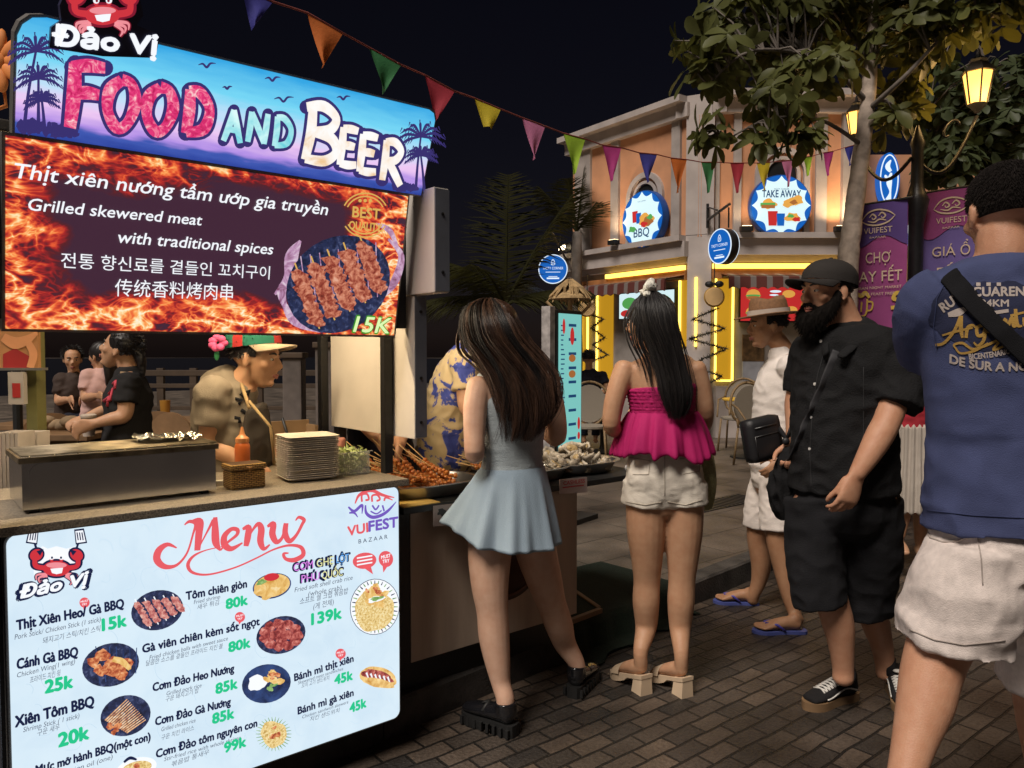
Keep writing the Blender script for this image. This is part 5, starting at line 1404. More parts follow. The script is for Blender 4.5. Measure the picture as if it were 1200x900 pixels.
for i in range(12): x = rng.uniform(462,488); SGN.pdisc(m1,x,150 + (x - 24) * .157 - 2,rng.uniform(3,6),rng.uniform(3,6),.0013 + i * 1e-5,0,0,12,.4,i)
for x,y,s in ((242,77,9),(319,93,8),(332,117,10),(402,115,7),(266,103,5)):
 SGN.pstroke(m1,[(x - s * 1.1,y - s * .1),(x - s * .5,y - s * .25),(x,y + s * .2),(x + s * .5,y - s * .3),(x + s * 1.2,y - s * .3)],[.6,2.2,2.6,2.2,.6],.0012)
m1.build('bird_and_bush_silhouette',E_palmink,t)
E_food = print_mat('pink_meat_letter_print',[(.3,(.45,.01,.08)),(.48,(.80,.04,.20)),(.58,(.90,.22,.34)),(.68,(.98,.72,.70))],38,1.0,5,1.5)
E_and = print_mat('aqua_letter_print',[(.3,(.10,.62,.72)),(.6,(.62,.95,.95)),(.8,(.9,1,1))],14)
E_beer = print_mat('foam_letter_print',[(.3,(.88,.58,.30)),(.45,(.98,.88,.78)),(.6,(1,.98,.96))],16)
m1 = MB()
GL = {'F': [[(.25,0),(.22,.5),(.12,1.05)],[(.18,.06),(.6,.04),(1.0,.08)],[(.2,.5),(.55,.48),(.85,.52)]],
      'O': [[(.5,.03),(.14,.25),(.08,.65),(.38,.98),(.72,.85),(.93,.45),(.8,.1),(.5,.03)]],
      'D': [[(.2,.02),(.2,.5),(.12,1.0)],[(.16,.05),(.55,.06),(.9,.4),(.72,.85),(.12,.98)]],
      'A': [[(.5,0),(.3,.5),(.05,1)],[(.5,0),(.68,.5),(.88,1)],[(.2,.62),(.75,.62)]],
      'N': [[(.18,.0),(.14,.5),(.06,1)],[(.18,.02),(.5,.5),(.8,.98)],[(.92,0),(.86,.5),(.8,1)]],
      'B': [[(.22,.0),(.2,.5),(.08,1)],[(.05,.06),(.5,.0),(.85,.18),(.7,.4),(.22,.48)],[(.22,.48),(.75,.55),(.9,.78),(.6,.97),(.08,.98)]],
      'E': [[(.22,.02),(.2,.5),(.14,1)],[(.2,.05),(.6,.04),(.95,.06)],[(.2,.48),(.55,.47),(.82,.48)],[(.14,.96),(.55,.97),(.95,.93)]],
      'R': [[(.22,.0),(.2,.5),(.12,1)],[(.18,.05),(.6,.02),(.9,.22),(.65,.46),(.22,.5)],[(.35,.5),(.62,.75),(.95,1.06)]]}
LET = [('F',76,74,47,72,0,13,0),('O',124,90,38,60,5,11.5,0),('O',170,99,36,55,5,11.5,0),('D',216,103,34,53,8,11.5,0),
       ('A',262,127,24,38,8,6.5,1),('N',290,130,26,36,8,6.5,1),('D',320,135,24,36,8,6.5,1),
       ('B',357,121,44,66,9,10.5,2),('E',397,147,24,46,10,8.5,2),('E',420,155,24,46,10,8.5,2),('R',447,163,26,48,10,8.5,2)]
for layer in (0,1):
 kk = .0016 + .0016 * layer
 for ch,x,y,w,h,tilt,wd,mi in LET:
  c,s_ = math.cos(R(tilt)),math.sin(R(tilt))
  for gl in GL[ch]:
   q = [(x + (gx * w) * c - (gy * h) * s_ * .35,y + (gx * w) * s_ + gy * h * c) for gx,gy in gl]
   wds = [wd * (1.0 + (.15 if i % 2 else -.05)) + (0 if layer else 7) for i in range(len(q))]
   if not layer:   # round the outline's ends
    SGN.pdisc(m1,*q[0],wds[0] / 2,wds[0] / 2,kk,3,0,14); SGN.pdisc(m1,*q[-1],wds[-1] / 2,wds[-1] / 2,kk,3,0,14)
   SGN.pstroke(m1,q,wds,kk,mi if layer else 3); kk += .00004
m1.build('brush_lettering',[E_food,E_and,E_beer,E_palmink],t)
m1 = MB()
LOGO = Panel(SGN.pt(0,0,.022),UU,SGN.u)
outl = [(60,32),(72,24),(70,6),(76,-8),(90,-16),(118,-18),(146,-14),(164,-2),(168,18),(160,30),(188,40),(182,68),(120,66),(58,56)]
m1.poly([LOGO.pt(*LOGO.hit(*p)) for p in outl],-LOGO.n * .028)
m1.build('logo_board',mat('navy_board',(.02,.02,.06),.4,var=.1),t)
m1 = MB()
crab2d(LOGO,m1,120,16,31,.0012,False)
LOGO.pline(m1,'Đảo Vị',(63,52),(185,64.5),20,.0036,.068,.12,2)
m1.build('crab_logo',[E_crab,E_crabdk,E_white,E_pink],t)
# -- the stall itself
stall = thing('food_stall','grill stall with granite counter, black posts and a roof behind the lit signs','market stall',st(-.6,-.3,KERB_H))
m1 = MB(); m1.sbox(-1.6,.03,-.66,.035,.975,1.0,0,.004); m1.build('counter_top',M_granite,stall)
m1 = MB(); m1.sbox(-1.6,.0,-.62,-.055,.26,.974); m1.build('cabinet',M_post,stall)
m1 = MB(); m1.sbox(-1.55,-.02,-.60,-.12,KERB_H,.259); m1.build('plinth',M_post,stall)
for u_,n_,a in ((.036,-.13,0),(.036,-.66,1),(-1.24,.02,2),(-1.30,-.66,3)):
 m1 = MB(); z0 = 1.001 if a in (0,) else KERB_H + .004
 if a == 2: m1.sbox(u_ - .03,u_ + .03,n_ - .02,n_ + .04,z0,2.25,0,.004)
 else: m1.sbox(u_ - .017,u_ + .017,n_ - .017,n_ + .017,z0,2.02,0,.003)
 o = m1.build('post',M_post if a != 2 else mat('stained_grey_post',(.10,.11,.14),.7,scale=6,col2=(.30,.32,.38),detail=8),stall)
m1 = MB(); m1.sbox(-1.5,.07,-.76,-.02,2.03,2.06,0,.004); m1.build('roof',mat('stall_roof_sheet',(.35,.33,.30),.6),stall)
m1 = MB(); m1.sbox(-1.4,.05,-.035,-.012,1.54,2.02); m1.build('sign_backing',M_post,stall)
m1 = MB(); m1.sbox(-1.15,-.15,-.30,-.26,1.985,2.015,0,.006); m1.build('assumed_tube_lamp',emis('assumed_warm_tube',(1,.74,.38),5.5),stall)  # unseen tube, assumed from the yellowish light on grill and counter
lamp('assumed_tube_lamp_light','AREA',st(-.65,-.28,1.975),20,(1,.78,.48),.95,st(-.65,-.28,1.0),stall,size_y=.04)
bpy.data.objects['assumed_tube_lamp_light'].rotation_euler = (0,0,math.atan2(UU.y,UU.x))
pn_ = thing('cream_end_panel','cream sheet metal side panel with a thicker box on top beside the flame banner','panel',st(.08,-.3,1.14))
m1 = MB(); m1.sbox(.058,.105,-.63,.03,1.14,1.655,0,.003); m1.build('panel',M_cream,pn_)
m1 = MB(); m1.sbox(.052,.112,-.40,.17,1.66,2.02,0,.004); m1.build('upper_box',M_cream,pn_)
m1 = MB(); m1.sbox(.1125,.115,-.385,.155,1.675,2.005); m1.sbox(.1055,.108,-.60,.01,1.2,1.62); m1.build('added_table_light',emis('warm_added_light',(1,.80,.55),5.0),pn_)  # unseen glowing faces added on the far side to brighten the food table
m1 = MB(); m1.sbox(.060,.108,.0305,.034,1.145,1.655); m1.sbox(.054,.112,.1705,.175,1.665,2.015); m1.build('edge_strip',M_alud,pn_)
m1 = MB()
for z,n_ in ((1.20,.0345),(1.36,.0345),(1.60,.0345),(1.73,.1755),(1.93,.1755)): m1.lathe(st(.083,n_,z),[(.006,0),(.006,.002),(.003,.003)],10,0,NN)
m1.build('screw',M_screw,pn_)
m1 = MB(); m1.sbox(.062,.10,-.615,-.575,KERB_H,1.139); m1.build('leg',M_post,pn_)
t = thing('portrait_poster','poster of a woman in a red dress at the left edge behind the grill','poster',st(-1.1,-1.25,1.3))
P2 = Panel(P(0,470,2.95),(1,.12,0),ZZ)
x0,y0 = P2.hit(8,432); x1,y1 = P2.hit(44,378)
m1 = MB(); m1.poly([P2.pt(a,b) for a,b in rect2d(x0 - .05,y0,x1,y1 + .15)],-P2.n * .02); m1.build('sheet',mat('poster_sheet',(.42,.20,.08),.6,var=.2),t)
m1 = MB(); P2.ppoly(m1,[(4,415),(18,408),(36,418),(38,431),(4,431)],.003,0); P2.pstroke(m1,[(4,395),(18,402),(32,398),(44,390)],[10,14,10,4],.004,1); P2.pstroke(m1,[(34,402),(40,415),(36,431)],[8,9,8],.005,1)
m1.build('printed_figure',[mat('red_dress_print',(.30,.02,.02),.6),mat('skin_print',(.62,.28,.13),.6)],t)
m1 = MB(); x0,y0 = P2.hit(6,434); x1,y1 = P2.hit(52,431); m1.poly([P2.pt(a,b,.02) for a,b in rect2d(x0 - .05,y0,x1,y1)],-P2.n * .05); m1.build('ledge',M_alu,t)
t = thing('card_holder','pale plastic dispenser with a red label fixed under the poster ledge','dispenser',P(20,520,2.92))
P3 = Panel(P(0,470,2.92),(1,.12,0),ZZ)
def prect(pn,x0,y0,x1,y1): a,b = pn.hit(x0,y1),pn.hit(x1,y0); return rect2d(a[0],a[1],b[0],b[1])
m1 = MB(); m1.poly([P3.pt(*q) for q in prect(P3,10,436,27,474)],-P3.n * .03); m1.build('holder',mat('pale_plastic',(.40,.36,.33),.5),t)
m1 = MB(); P3.add(m1,prect(P3,15,449,24,466),[(0,1,2,3)],.002); m1.build('red_label',mat('red_label',(.4,.03,.03),.5),t)
t = thing('white_crate','ribbed white plastic crate standing behind the left end of the grill','crate',P(18,525,2.85))
m1 = MB()
a,b = G(9,525,KERB_H),0
for i in range(5):
 p = P(9 + i * 5,505,2.85); m1.box(Vector((p.x,p.y,1.02)),Vector((.0065,0,0)),Vector((0,.05,0)),ZZ * .14,0,.002)
m1.box(Vector((P(19,505,2.85).x,2.95,.64)),Vector((.04,0,0)),Vector((0,.04,0)),ZZ * .51); m1.build('slatted_side',mat('off_white_plastic',(.48,.42,.38),.55),t)
t = thing('olive_post','olive green timber post beside the red dress poster','post',P(42,520,3.05))
m1 = MB(); p = P(42,450,3.05); m1.box(Vector((p.x,p.y,1.2)),Vector((.022,0,0)),Vector((0,.03,0)),ZZ * 1.07,0,.003); m1.build('shaft',mat('olive_paint',(.16,.15,.05),.6,var=.25),t)
t = thing('paper_flower','orange paper flower hung on the grey wall left of the food sign','decoration',P(0,110,2.35))
m1 = MB(); c = P(-2,72,2.3)
for i in range(9):
 a = 2 * PI * i / 9; m1.ball(c + Vector((math.cos(a) * .055,-.005,math.sin(a) * .055)),.04,.010,.020,0,10,6,Vector((math.cos(a),0,math.sin(a))),Vector((0,1,0)))
m1.ball(c,.03,.02,.03,0,10,6); m1.tube([c + Vector((0,.01,0)),c + Vector((0,.03,-.12)),st(-1.3,-.3,2.06)],.006,6); m1.build('petals',mat('orange_paper',(.75,.25,.06),.7),t,True)
t = thing('side_wall','stained grey plaster wall end behind the left edge of the food sign','wall',st(-1.6,-.5,KERB_H))
m1 = MB(); m1.sbox(-2.6,-1.33,-.75,-.70,KERB_H,3.2); m1.build('plaster',mat('stained_plaster',(.05,.045,.05),.85,scale=5,col2=(.15,.13,.13)),t)
# -- things on the counter
M_steel = mat('brushed_steel',(.62,.63,.66),.2,1.0,var=.10,scale=6,bump=.015,bscale=25)
M_steelw = mat('heat_tinted_steel',(.24,.20,.14),.42,.9,var=.5,scale=14,bump=.1)
g = thing('charcoal_grill','long stainless steel grill trough with a wire rack on the counter','grill',st(-.86,-.25,1.0))
u0,u1,n0,n1,zb,zt = -1.13,-.60,-.385,-.12,1.012,1.155
m1 = MB()
m1.sbox(u0,u1,n1 - .004,n1,zb,zt); m1.sbox(u0,u1,n0,n0 + .004,zb,zt); m1.sbox(u0,u0 + .004,n0 + .0045,n1 - .0045,zb,zt); m1.sbox(u1 - .004,u1,n0 + .0045,n1 - .0045,zb,zt); m1.sbox(u0 + .005,u1 - .005,n0 + .005,n1 - .005,zb,zb + .004)
m1.build('trough',M_steel,g)
m1 = MB(); GP = Panel(st(u0,n1 + .003,zb),UU,ZZ); m1.poly([GP.pt(x,y) for x,y in rect2d(.018,.014,u1 - u0 - .018,zt - zb - .014,.03)],-NN * .003); m1.build('pressed_front_plate',M_steel,g)
m1 = MB(); m1.sbox(u0 - .008,u1 + .008,n1 + .0005,n1 + .008,zt - .012,zt + .004); m1.sbox(u0 - .008,u1 + .008,n0 - .008,n0 - .0005,zt - .012,zt + .004); m1.sbox(u0 - .008,u0 - .0005,n0,n1,zt - .012,zt + .004); m1.sbox(u1 + .0005,u1 + .008,n0,n1,zt - .012,zt + .004)
m1.build('rim',M_steelw,g)
m1 = MB(); m1.sbox(u0 + .006,u1 - .006,n0 + .006,n1 - .006,zt - .05,zt - .03); m1.build('ash_bed',mat('ash_and_coal',(.03,.026,.022),.95,scale=90,col2=(.22,.20,.17)),g)
m1 = MB()
for i in range(15): n_ = n0 + .012 + (n1 - n0 - .024) * i / 14; m1.tube([st(u0,n_,zt + .008),st(u1 + .01,n_,zt + .008)],.0022,6)
for i in range(9): u_ = u0 + .02 + (u1 - u0 - .04) * i / 8; m1.tube([st(u_,n0,zt + .0045),st(u_,n1,zt + .0045)],.0022,6)
m1.build('wire_rack',M_steelw,g,True)
m1 = MB()
for u_ in (u0 + .03,u1 - .03):
 for n_ in (n0 + .03,n1 - .03): m1.sbox(u_ - .012,u_ + .012,n_ - .012,n_ + .012,1.0,zb - .0005)
m1.build('foot',M_post,g)
M_foil = mat('crumpled_foil',(.62,.60,.52),.25,1.0,var=.2,scale=40,bump=.9,bscale=45)
t = thing('foil_wrap','crumpled piece of aluminium foil lying on the grill rack','foil',st(-.70,-.27,zt + .01))
m1 = MB(); nx,ny = 16,10
vs = [st(-.80 + .19 * i / nx + .006 * math.sin(j * 3.1),-.34 + .14 * j / ny + .006 * math.cos(i * 2.3),zt + .014 + .016 * noise.noise(Vector((i * .55,j * .6,3))) ** 1 + .018 * abs(noise.noise(Vector((i * .3,j * .33,9)))) + .006) for j in range(ny + 1) for i in range(nx + 1)]
m1.add(vs,[(j * (nx + 1) + i,j * (nx + 1) + i + 1,(j + 1) * (nx + 1) + i + 1,(j + 1) * (nx + 1) + i) for j in range(ny) for i in range(nx)]); m1.build('foil',M_foil,t)
M_plate = mat('cream_plastic_plate',(.66,.60,.52),.4,var=.06)
pl0 = None
rngp = random.Random(3)
c0 = st(-.245,-.21,1.0)
ud = (UU * math.cos(R(8)) + NN * math.sin(R(8))); nd = (NN * math.cos(R(8)) - UU * math.sin(R(8)))
for i in range(21):
 if pl0 is None:
  m1 = MB()
  for (ra,rb,z) in ((.072,.062,0),(.076,.066,.002),(.092,.082,.012),(.096,.086,.0135),(.095,.085,.0145),(.088,.078,.0125),(.074,.064,.004)):
   q = rect2d(-ra,-rb,ra,rb,.02,4); m1.v += [c0 + ud * x + nd * y + ZZ * z for x,y in q]
  n = len(q); m1.f += [[k * n + j,k * n + (j + 1) % n,(k + 1) * n + (j + 1) % n,(k + 1) * n + j] for k in range(6) for j in range(n)] + [list(range(n))[::-1],[6 * n + j for j in range(n)]]; m1.m = [0] * len(m1.f)
  pl0 = m1.build('square_plate',M_plate,None,'auto'); base = Vector(pl0.location)
  tag(pl0,'one of the cream square plates in the tall stack on the counter','plate','stacked square plates'); o = pl0
 else:
  o = pl0.copy(); COL.objects.link(o)
 o.location = base + ZZ * (.0072 * i) + Vector((rngp.uniform(-.002,.002),rngp.uniform(-.002,.002),0)); o.rotation_euler = (0,0,rngp.uniform(-.02,.02))
M_wick = bpy.data.materials.new('golden_wicker'); M_wick.use_nodes = True
N,L,p = nodes_of(M_wick); p.inputs['Roughness'].default_value = .6
tc = N.new('ShaderNodeTexCoord'); mp = N.new('ShaderNodeMapping'); mp.inputs['Rotation'].default_value = (0,0,ANG); L.new(tc.outputs['Object'],mp.inputs[0])
ck = N.new('ShaderNodeTexBrick'); ck.inputs['Scale'].default_value = 1; ck.inputs['Brick Width'].default_value = .016; ck.inputs['Row Height'].default_value = .006; ck.inputs['Mortar Size'].default_value = .0012
ck.inputs['Color1'].default_value = (.50,.30,.08,1); ck.inputs['Color2'].default_value = (.34,.18,.04,1); ck.inputs['Mortar'].default_value = (.06,.025,.006,1)
cx_ = N.new('ShaderNodeSeparateXYZ'); L.new(mp.outputs[0],cx_.inputs[0]); ad = N.new('ShaderNodeMath'); L.new(cx_.outputs[0],ad.inputs[0]); L.new(cx_.outputs[1],ad.inputs[1]); cb = N.new('ShaderNodeCombineXYZ'); L.new(ad.outputs[0],cb.inputs[0]); L.new(cx_.outputs[2],cb.inputs[1]); L.new(cb.outputs[0],ck.inputs['Vector'])
L.new(ck.outputs['Color'],p.inputs['Base Color']); bp = N.new('ShaderNodeBump'); bp.inputs['Distance'].default_value = .003; bp.invert = True; L.new(ck.outputs['Fac'],bp.inputs['Height']); L.new(bp.outputs[0],p.inputs['Normal'])
t = thing('wicker_basket','small golden wicker basket with a lid at the front of the counter','basket',st(-.49,-.165,1.0))
m1 = MB(); m1.sbox(-.548,-.434,-.21,-.125,1.001,1.062,0,.008); m1.build('basket_body',M_wick,t)
m1 = MB(); m1.sbox(-.552,-.430,-.214,-.121,1.0635,1.083,0,.008); m1.build('lid',M_wick,t)
m1 = MB(); m1.tube([st(-.50,-.118,1.075),st(-.491,-.112,1.072),st(-.482,-.118,1.075),st(-.491,-.116,1.060)],.003,6); m1.build('clasp',mat('clasp_cane',(.25,.12,.03),.5),t,True)
t = thing('sauce_bottle','orange chilli sauce squeeze bottle standing behind the wicker basket','bottle',st(-.43,-.36,1.0))
c = st(-.425,-.36,1.0)
m1 = MB(); m1.lathe(c,[(.024,0),(.027,.004),(.027,.115),(.024,.125),(.02,.13)],20); m1.build('bottle_body',mat('orange_sauce',(.55,.13,.03),.3,var=.15,coat=.3),t,'auto')
m1 = MB(); m1.lathe(c + ZZ * .1305,[(.024,0),(.024,.014),(.014,.022),(.009,.03),(.005,.05),(.004,.055)],16); m1.build('nozzle_cap',mat('amber_cap',(.58,.24,.09),.35,var=.1),t,'auto')
M_clear = mat('clear_plastic',(.85,.88,.85),.12,var=0,spec=.4); N,L,p = nodes_of(M_clear); p.inputs['Alpha'].default_value = .28
t = thing('salad_tub','clear plastic tub of shredded green cabbage beside the plates','tub',st(-.07,-.22,1.0))
m1 = MB()
for a in ((-.125,-.02,-.163,-.160),(-.125,-.02,-.28,-.277),(-.125,-.122,-.2765,-.1635),(-.023,-.02,-.2765,-.1635),(-.1215,-.0235,-.2765,-.1635)):
 m1.sbox(*a,1.002,1.085 if a != (-.1215,-.0235,-.2765,-.1635) else 1.005)
m1.sbox(-.133,-.012,-.16,-.152,1.084,1.088); m1.sbox(-.133,-.012,-.288,-.28,1.084,1.088); m1.build('tub',M_clear,t)
m1 = MB(); rngc = random.Random(8)
for i in range(420):
 p = st(rngc.uniform(-.117,-.028),rngc.uniform(-.272,-.168),1.007 + .085 * rngc.random() ** .8); d = Vector((rngc.gauss(0,1),rngc.gauss(0,1),rngc.gauss(0,.5))).normalized(); s = d.orthogonal().normalized() * .0035
 q = p + d * .014; w = p + d * .028 + ZZ * rngc.uniform(-.006,.006)
 ok = lambda v: v
 cl = lambda v: st(min(max((v - SO).dot(UU),-.119),-.026),min(max((v - SO).dot(NN),-.274),-.166),max(v.z,1.006))
 m1.add([cl(p - s),cl(p + s),cl(q + s + ZZ * .003),cl(q - s),cl(w)],[(0,1,2,3),(3,2,4)])
m1.build('shredded_cabbage',mat('cabbage',(.30,.42,.06),.5,scale=50,col2=(.68,.72,.36)),t,normals=False)
t = thing('paper_tray','flat white paper tray lying between the grill and the wicker basket','tray',st(-.58,-.28,1.0))
m1 = MB(); m1.sbox(-.59,-.46,-.345,-.24,1.001,1.004); m1.sbox(-.592,-.459,-.243,-.239,1.0045,1.018); m1.sbox(-.592,-.588,-.345,-.244,1.0045,1.018); m1.build('tray',mat('white_card',(.6,.58,.55),.6),t)
t = thing('work_table','low timber work table behind the counter with sauces on it','table',st(-.05,-1.0,KERB_H))
M_wood = mat('warm_timber',(.20,.115,.055),.6,var=.3,scale=5,stretch=(1,6,1),bump=.1)
m1 = MB(); m1.sbox(-.45,.40,-1.25,-.85,.93,.96); m1.build('table_top',M_wood,t)
for u_ in (-.42,.37):
 for n_ in (-1.22,-.88): m1 = MB(); m1.sbox(u_ - .02,u_ + .02,n_ - .02,n_ + .02,KERB_H,.929); m1.build('leg',M_wood,t)
def bottle(u_,n_,z,r,h,col,label,name='sauce_bottle',capc=(.3,.02,.02)):
 c = st(u_,n_,z); t = thing(name,label,'bottle',c)
 m1 = MB(); m1.lathe(c,[(r * .9,0),(r,.003),(r,h * .62),(r * .45,h * .78),(r * .42,h * .86)],16); m1.build('bottle_body',mat(name + '_body',col,.3,coat=.2),t,'auto')
 m1 = MB(); m1.lathe(c + ZZ * (h * .861),[(r * .5,0),(r * .5,h * .1),(r * .2,h * .14)],12); m1.build('cap',mat(name + '_cap',capc,.4),t,'auto')
bottle(.02,-1.0,.961,.03,.12,(.45,.03,.02),'red sauce bottle on the work table behind the plates',capc=(.5,.04,.03))
bottle(-.05,-1.08,.961,.016,.16,(.5,.4,.35),'slim pale bottle on the work table left of the red one',capc=(.6,.5,.4))
t = thing('timber_box','open timber box leaning at the back of the work table','box',st(.05,-1.18,.96))
m1 = MB(); m1.sbox(-.10,.22,-1.22,-1.20,.961,1.12); m1.sbox(-.10,-.085,-1.1995,-1.1,.961,1.1); m1.sbox(.205,.22,-1.1995,-1.1,.961,1.1); m1.build('box_side',mat('box_timber',(.28,.17,.08),.6),t)
t = thing('dark_ladle','black handled ladle leaning in the timber box','ladle',st(.08,-1.14,.97))
m1 = MB(); m1.tube([st(.10,-1.12,.97),st(.06,-1.15,1.14)],.007,8); m1.ball(st(.102,-1.115,.975),.018,.018,.012); m1.build('ladle',M_black,t,True)
t = thing('sauce_tub','round white tub with a pink lid on the counter beside the end panel','tub',st(-.05,-.45,1.0))
c = st(-.04,-.46,1.0); m1 = MB(); m1.lathe(c,[(.05,0),(.055,.06),(.058,.062),(.058,.068),(.05,.07)],20); m1.build('tub',mat('white_tub',(.55,.5,.46),.5),t,'auto')
m1 = MB(); m1.lathe(c + ZZ * .0705 + UU * .05,[(.022,0),(.024,.03),(.02,.036)],16); m1.build('pink_cap',mat('pink_cap',(.6,.25,.2),.5),t,'auto')
# -- the seafood and skewer table
TZ = .87
M_ply = mat('pale_wood_laminate',(.46,.36,.28),.55,var=.22,scale=3,stretch=(3,3,.35),bump=.04)
M_ylw = mat('yellow_lit_board',(.70,.46,.12),.5,var=.15,scale=6)
tb = thing('food_table','long skewer and seafood table with a wood laminate front and dark round emblem','market stall',st(.72,-.4,KERB_H))
m1 = MB(); m1.sbox(.128,1.02,-.135,-.115,.255,.842,0,.002)
m1.build('front_panel',M_ply,tb)
m1 = MB(); m1.sbox(1.0,1.02,-.75,-.136,.255,.842); m1.build('end_panel',M_ply,tb)
m1 = MB(); m1.sbox(.07,1.48,-.80,-.07,.845,TZ,0,.003); m1.build('table_top',M_black,tb)
m1 = MB(); m1.sbox(.075,.24,-.20,-.075,TZ + .0005,TZ + .004); m1.build('yellow_board',M_ylw,tb)
m1 = MB(); m1.sbox(.075,1.0,-.72,-.16,KERB_H + .003,.254); m1.build('base',M_black,tb)
m1 = MB(); m1.sbox(.075,.127,-.75,-.118,.255,.843); m1.build('side_frame',M_black,tb)
m1 = MB()
for u_ in (1.46,):
 for n_ in (-.10,-.77): m1.sbox(u_ - .015,u_ + .015,n_ - .015,n_ + .015,KERB_H,.844)
m1.build('leg',M_black,tb)
m1 = MB(); c = st(.62,-.1135,.60); q = [c + UU * (.20 * math.cos(a)) + ZZ * (.20 * math.sin(a)) for a in [2 * PI * i / 40 for i in range(40)]]
m1.poly(q,-NN * .001); m1.build('round_emblem',mat('dark_brown_emblem',(.04,.02,.014),.5,var=.3),tb)
m1 = MB(); m1.lathe(c,[(.185,.0),(.185,.002),(.175,.002),(.175,0)],40,0,NN); m1.build('emblem_ring',mat('emblem_ring',(.12,.05,.03),.5),tb)
def price_tag(x0,y0,x1,y1,label,dark=False):
 pl = Panel(st(0,-.066,0),UU,ZZ); t = thing('table_tag',label,'sign',pl.pt(*pl.hit((x0 + x1) / 2,y1)),'small notices taped to the table edge')
 a = [pl.hit(x0,y0 + 3),pl.hit(x1,y0),pl.hit(x1,y1 - 2),pl.hit(x0,y1)]
 m1 = MB(); m1.poly([pl.pt(*q) for q in a],-pl.n * .003); m1.build('card',mat('pale_card',(.30,.24,.22),.6) if dark else mat('pink_white_card',(.45,.36,.34),.6),t)
 m1 = MB(); xm = x1 - x0
 if dark:
  for k,(u_,v_) in enumerate(((.35,.35),(.5,.5),(.7,.45),(.6,.7))): pl.pdisc(m1,x0 + xm * u_,y0 + (y1 - y0) * v_,5,3.5,.0015 + .0001 * k,0,-20,12,.4,k)
 else:
  pl.pline(m1,'CASHLESS',(x0 + 4,y0 + 9.5),(x1 - 3,y0 + 6.5),4.5,.0015,.03); pl.pstroke(m1,[(x0 + 3,y0 + 12.5),(x1 - 4,y0 + 9.5)],[1.4,1.4],.0015)
 m1.build('print',mat('tag_print',(.03,.03,.03),.6) if dark else mat('red_tag_print',(.45,.04,.05),.6),t)
price_tag(508,590,534,617,'pale card with black marks taped to the table edge left of the grey blue skirt',True)
price_tag(656,559,688,579,'pink and white card taped to the table edge right of the grey blue skirt')
M_stick = mat('bamboo_stick',(.55,.36,.16),.6,var=.15)
M_meat = mat('spiced_grilled_meat',(.42,.10,.02),.35,scale=60,col2=(.70,.28,.06),bump=.5,bscale=90,coat=.3)
M_shell = mat('oyster_shell',(.10,.075,.05),.6,scale=40,col2=(.58,.50,.38),bump=.6,bscale=60)
M_oyster = mat('grilled_oyster_flesh',(.48,.36,.20),.3,scale=50,col2=(.30,.20,.07),bump=.4,coat=.4)
M_tray = mat('aluminium_tray',(.45,.45,.45),.3,.95,var=.12,scale=9)
def tray(uc,nc,a,b,label,z=TZ + .001,h=.05):
 t = thing('serving_tray',label,'tray',st(uc,nc,z),'metal trays on the food table')
 m1 = MB(); N_ = 36
 prof = ((.80,0),(.86,.004),(.97,h),(1.06,h + .002),(1.06,h + .005),(.955,h + .005),(.84,.008),(.0,.008))
 for k,zz in prof: m1.v += [st(uc + a * max(k,.01) * math.copysign(abs(math.cos(q)) ** .75,math.cos(q)),nc + b * max(k,.01) * math.copysign(abs(math.sin(q)) ** .75,math.sin(q)),z + zz) for q in [2 * PI * i / N_ for i in range(N_)]]
 for i in range(len(prof) - 1):
  for k in range(N_): m1.f.append([i * N_ + k,i * N_ + (k + 1) % N_,(i + 1) * N_ + (k + 1) % N_,(i + 1) * N_ + k])
 m1.f.append(list(range(N_))[::-1]); m1.m = [0] * len(m1.f)
 m1.build('tray_pan',M_tray,t,'auto')
tray(.31,-.31,.24,.17,'oval metal tray heaped with meat skewers beside the lit menu board')
tray(.86,-.32,.22,.17,'oval metal tray of skewers and foil behind the woman in the grey blue skirt')
tray(1.22,-.36,.22,.20,'oval metal tray heaped with grilled oysters at the far end of the table')
rng = random.Random(31)
sk0 = None
def skewer(pos,d,roll,label,grp):
 global sk0
 if sk0 is None:
  m1 = MB(); L_ = .24
  m1.tube([Vector((0,0,0)),Vector((L_,0,0))],.0022,6,1)
  q = []
  r2 = random.Random(5)
  for k in range(7):
   x = .012 + k * .017; m1.ball(Vector((x,r2.uniform(-.002,.002),r2.uniform(-.002,.002))),.011,.012 + r2.uniform(-.002,.004),.010 + r2.uniform(-.002,.002),0,9,6)
  me_o = m1.build('meat_skewer',[M_meat,M_stick],None,True)
  me = me_o.data
  off = Vector(me_o.location); me.transform(Matrix.Translation(off)); sk0 = me_o; o = me_o
 else:
  o = sk0.copy(); COL.objects.link(o)
 o.location = pos
 d = Vector(d).normalized()
 o.rotation_euler = d.to_track_quat('X','Z').to_euler()
 tag(o,label,'skewer',grp)
 return o
for i in range(46):
 a = rng.uniform(-.5,.5); q = rng.random()
 p = st(.31 + rng.uniform(-.16,.17),-.30 + rng.uniform(-.11,.10),TZ + .022 + .05 * (1 - q) * rng.random() + .012)
 ang = rng.gauss(2.5,.35)
 d = UU * math.cos(ang) * .9 - NN * abs(math.sin(ang)) + ZZ * rng.uniform(.02,.45)
 if i % 4 == 0: d = -UU * .5 - NN * .5 + ZZ * rng.uniform(.4,.9)
 skewer(p,d,0,'bamboo meat skewer heaped on the tray beside the menu board','meat skewers heaped on the first tray')
for i in range(22):
 p = st(.80 + rng.uniform(-.1,.12),-.30 + rng.uniform(-.1,.08),TZ + .025 + .035 * rng.random())
 d = -UU * rng.uniform(.2,.8) + NN * rng.uniform(-.5,.3) + ZZ * rng.uniform(.05,.6)
 skewer(p,d,0,'bamboo meat skewer on the middle tray behind the grey blue skirt','meat skewers on the middle tray')
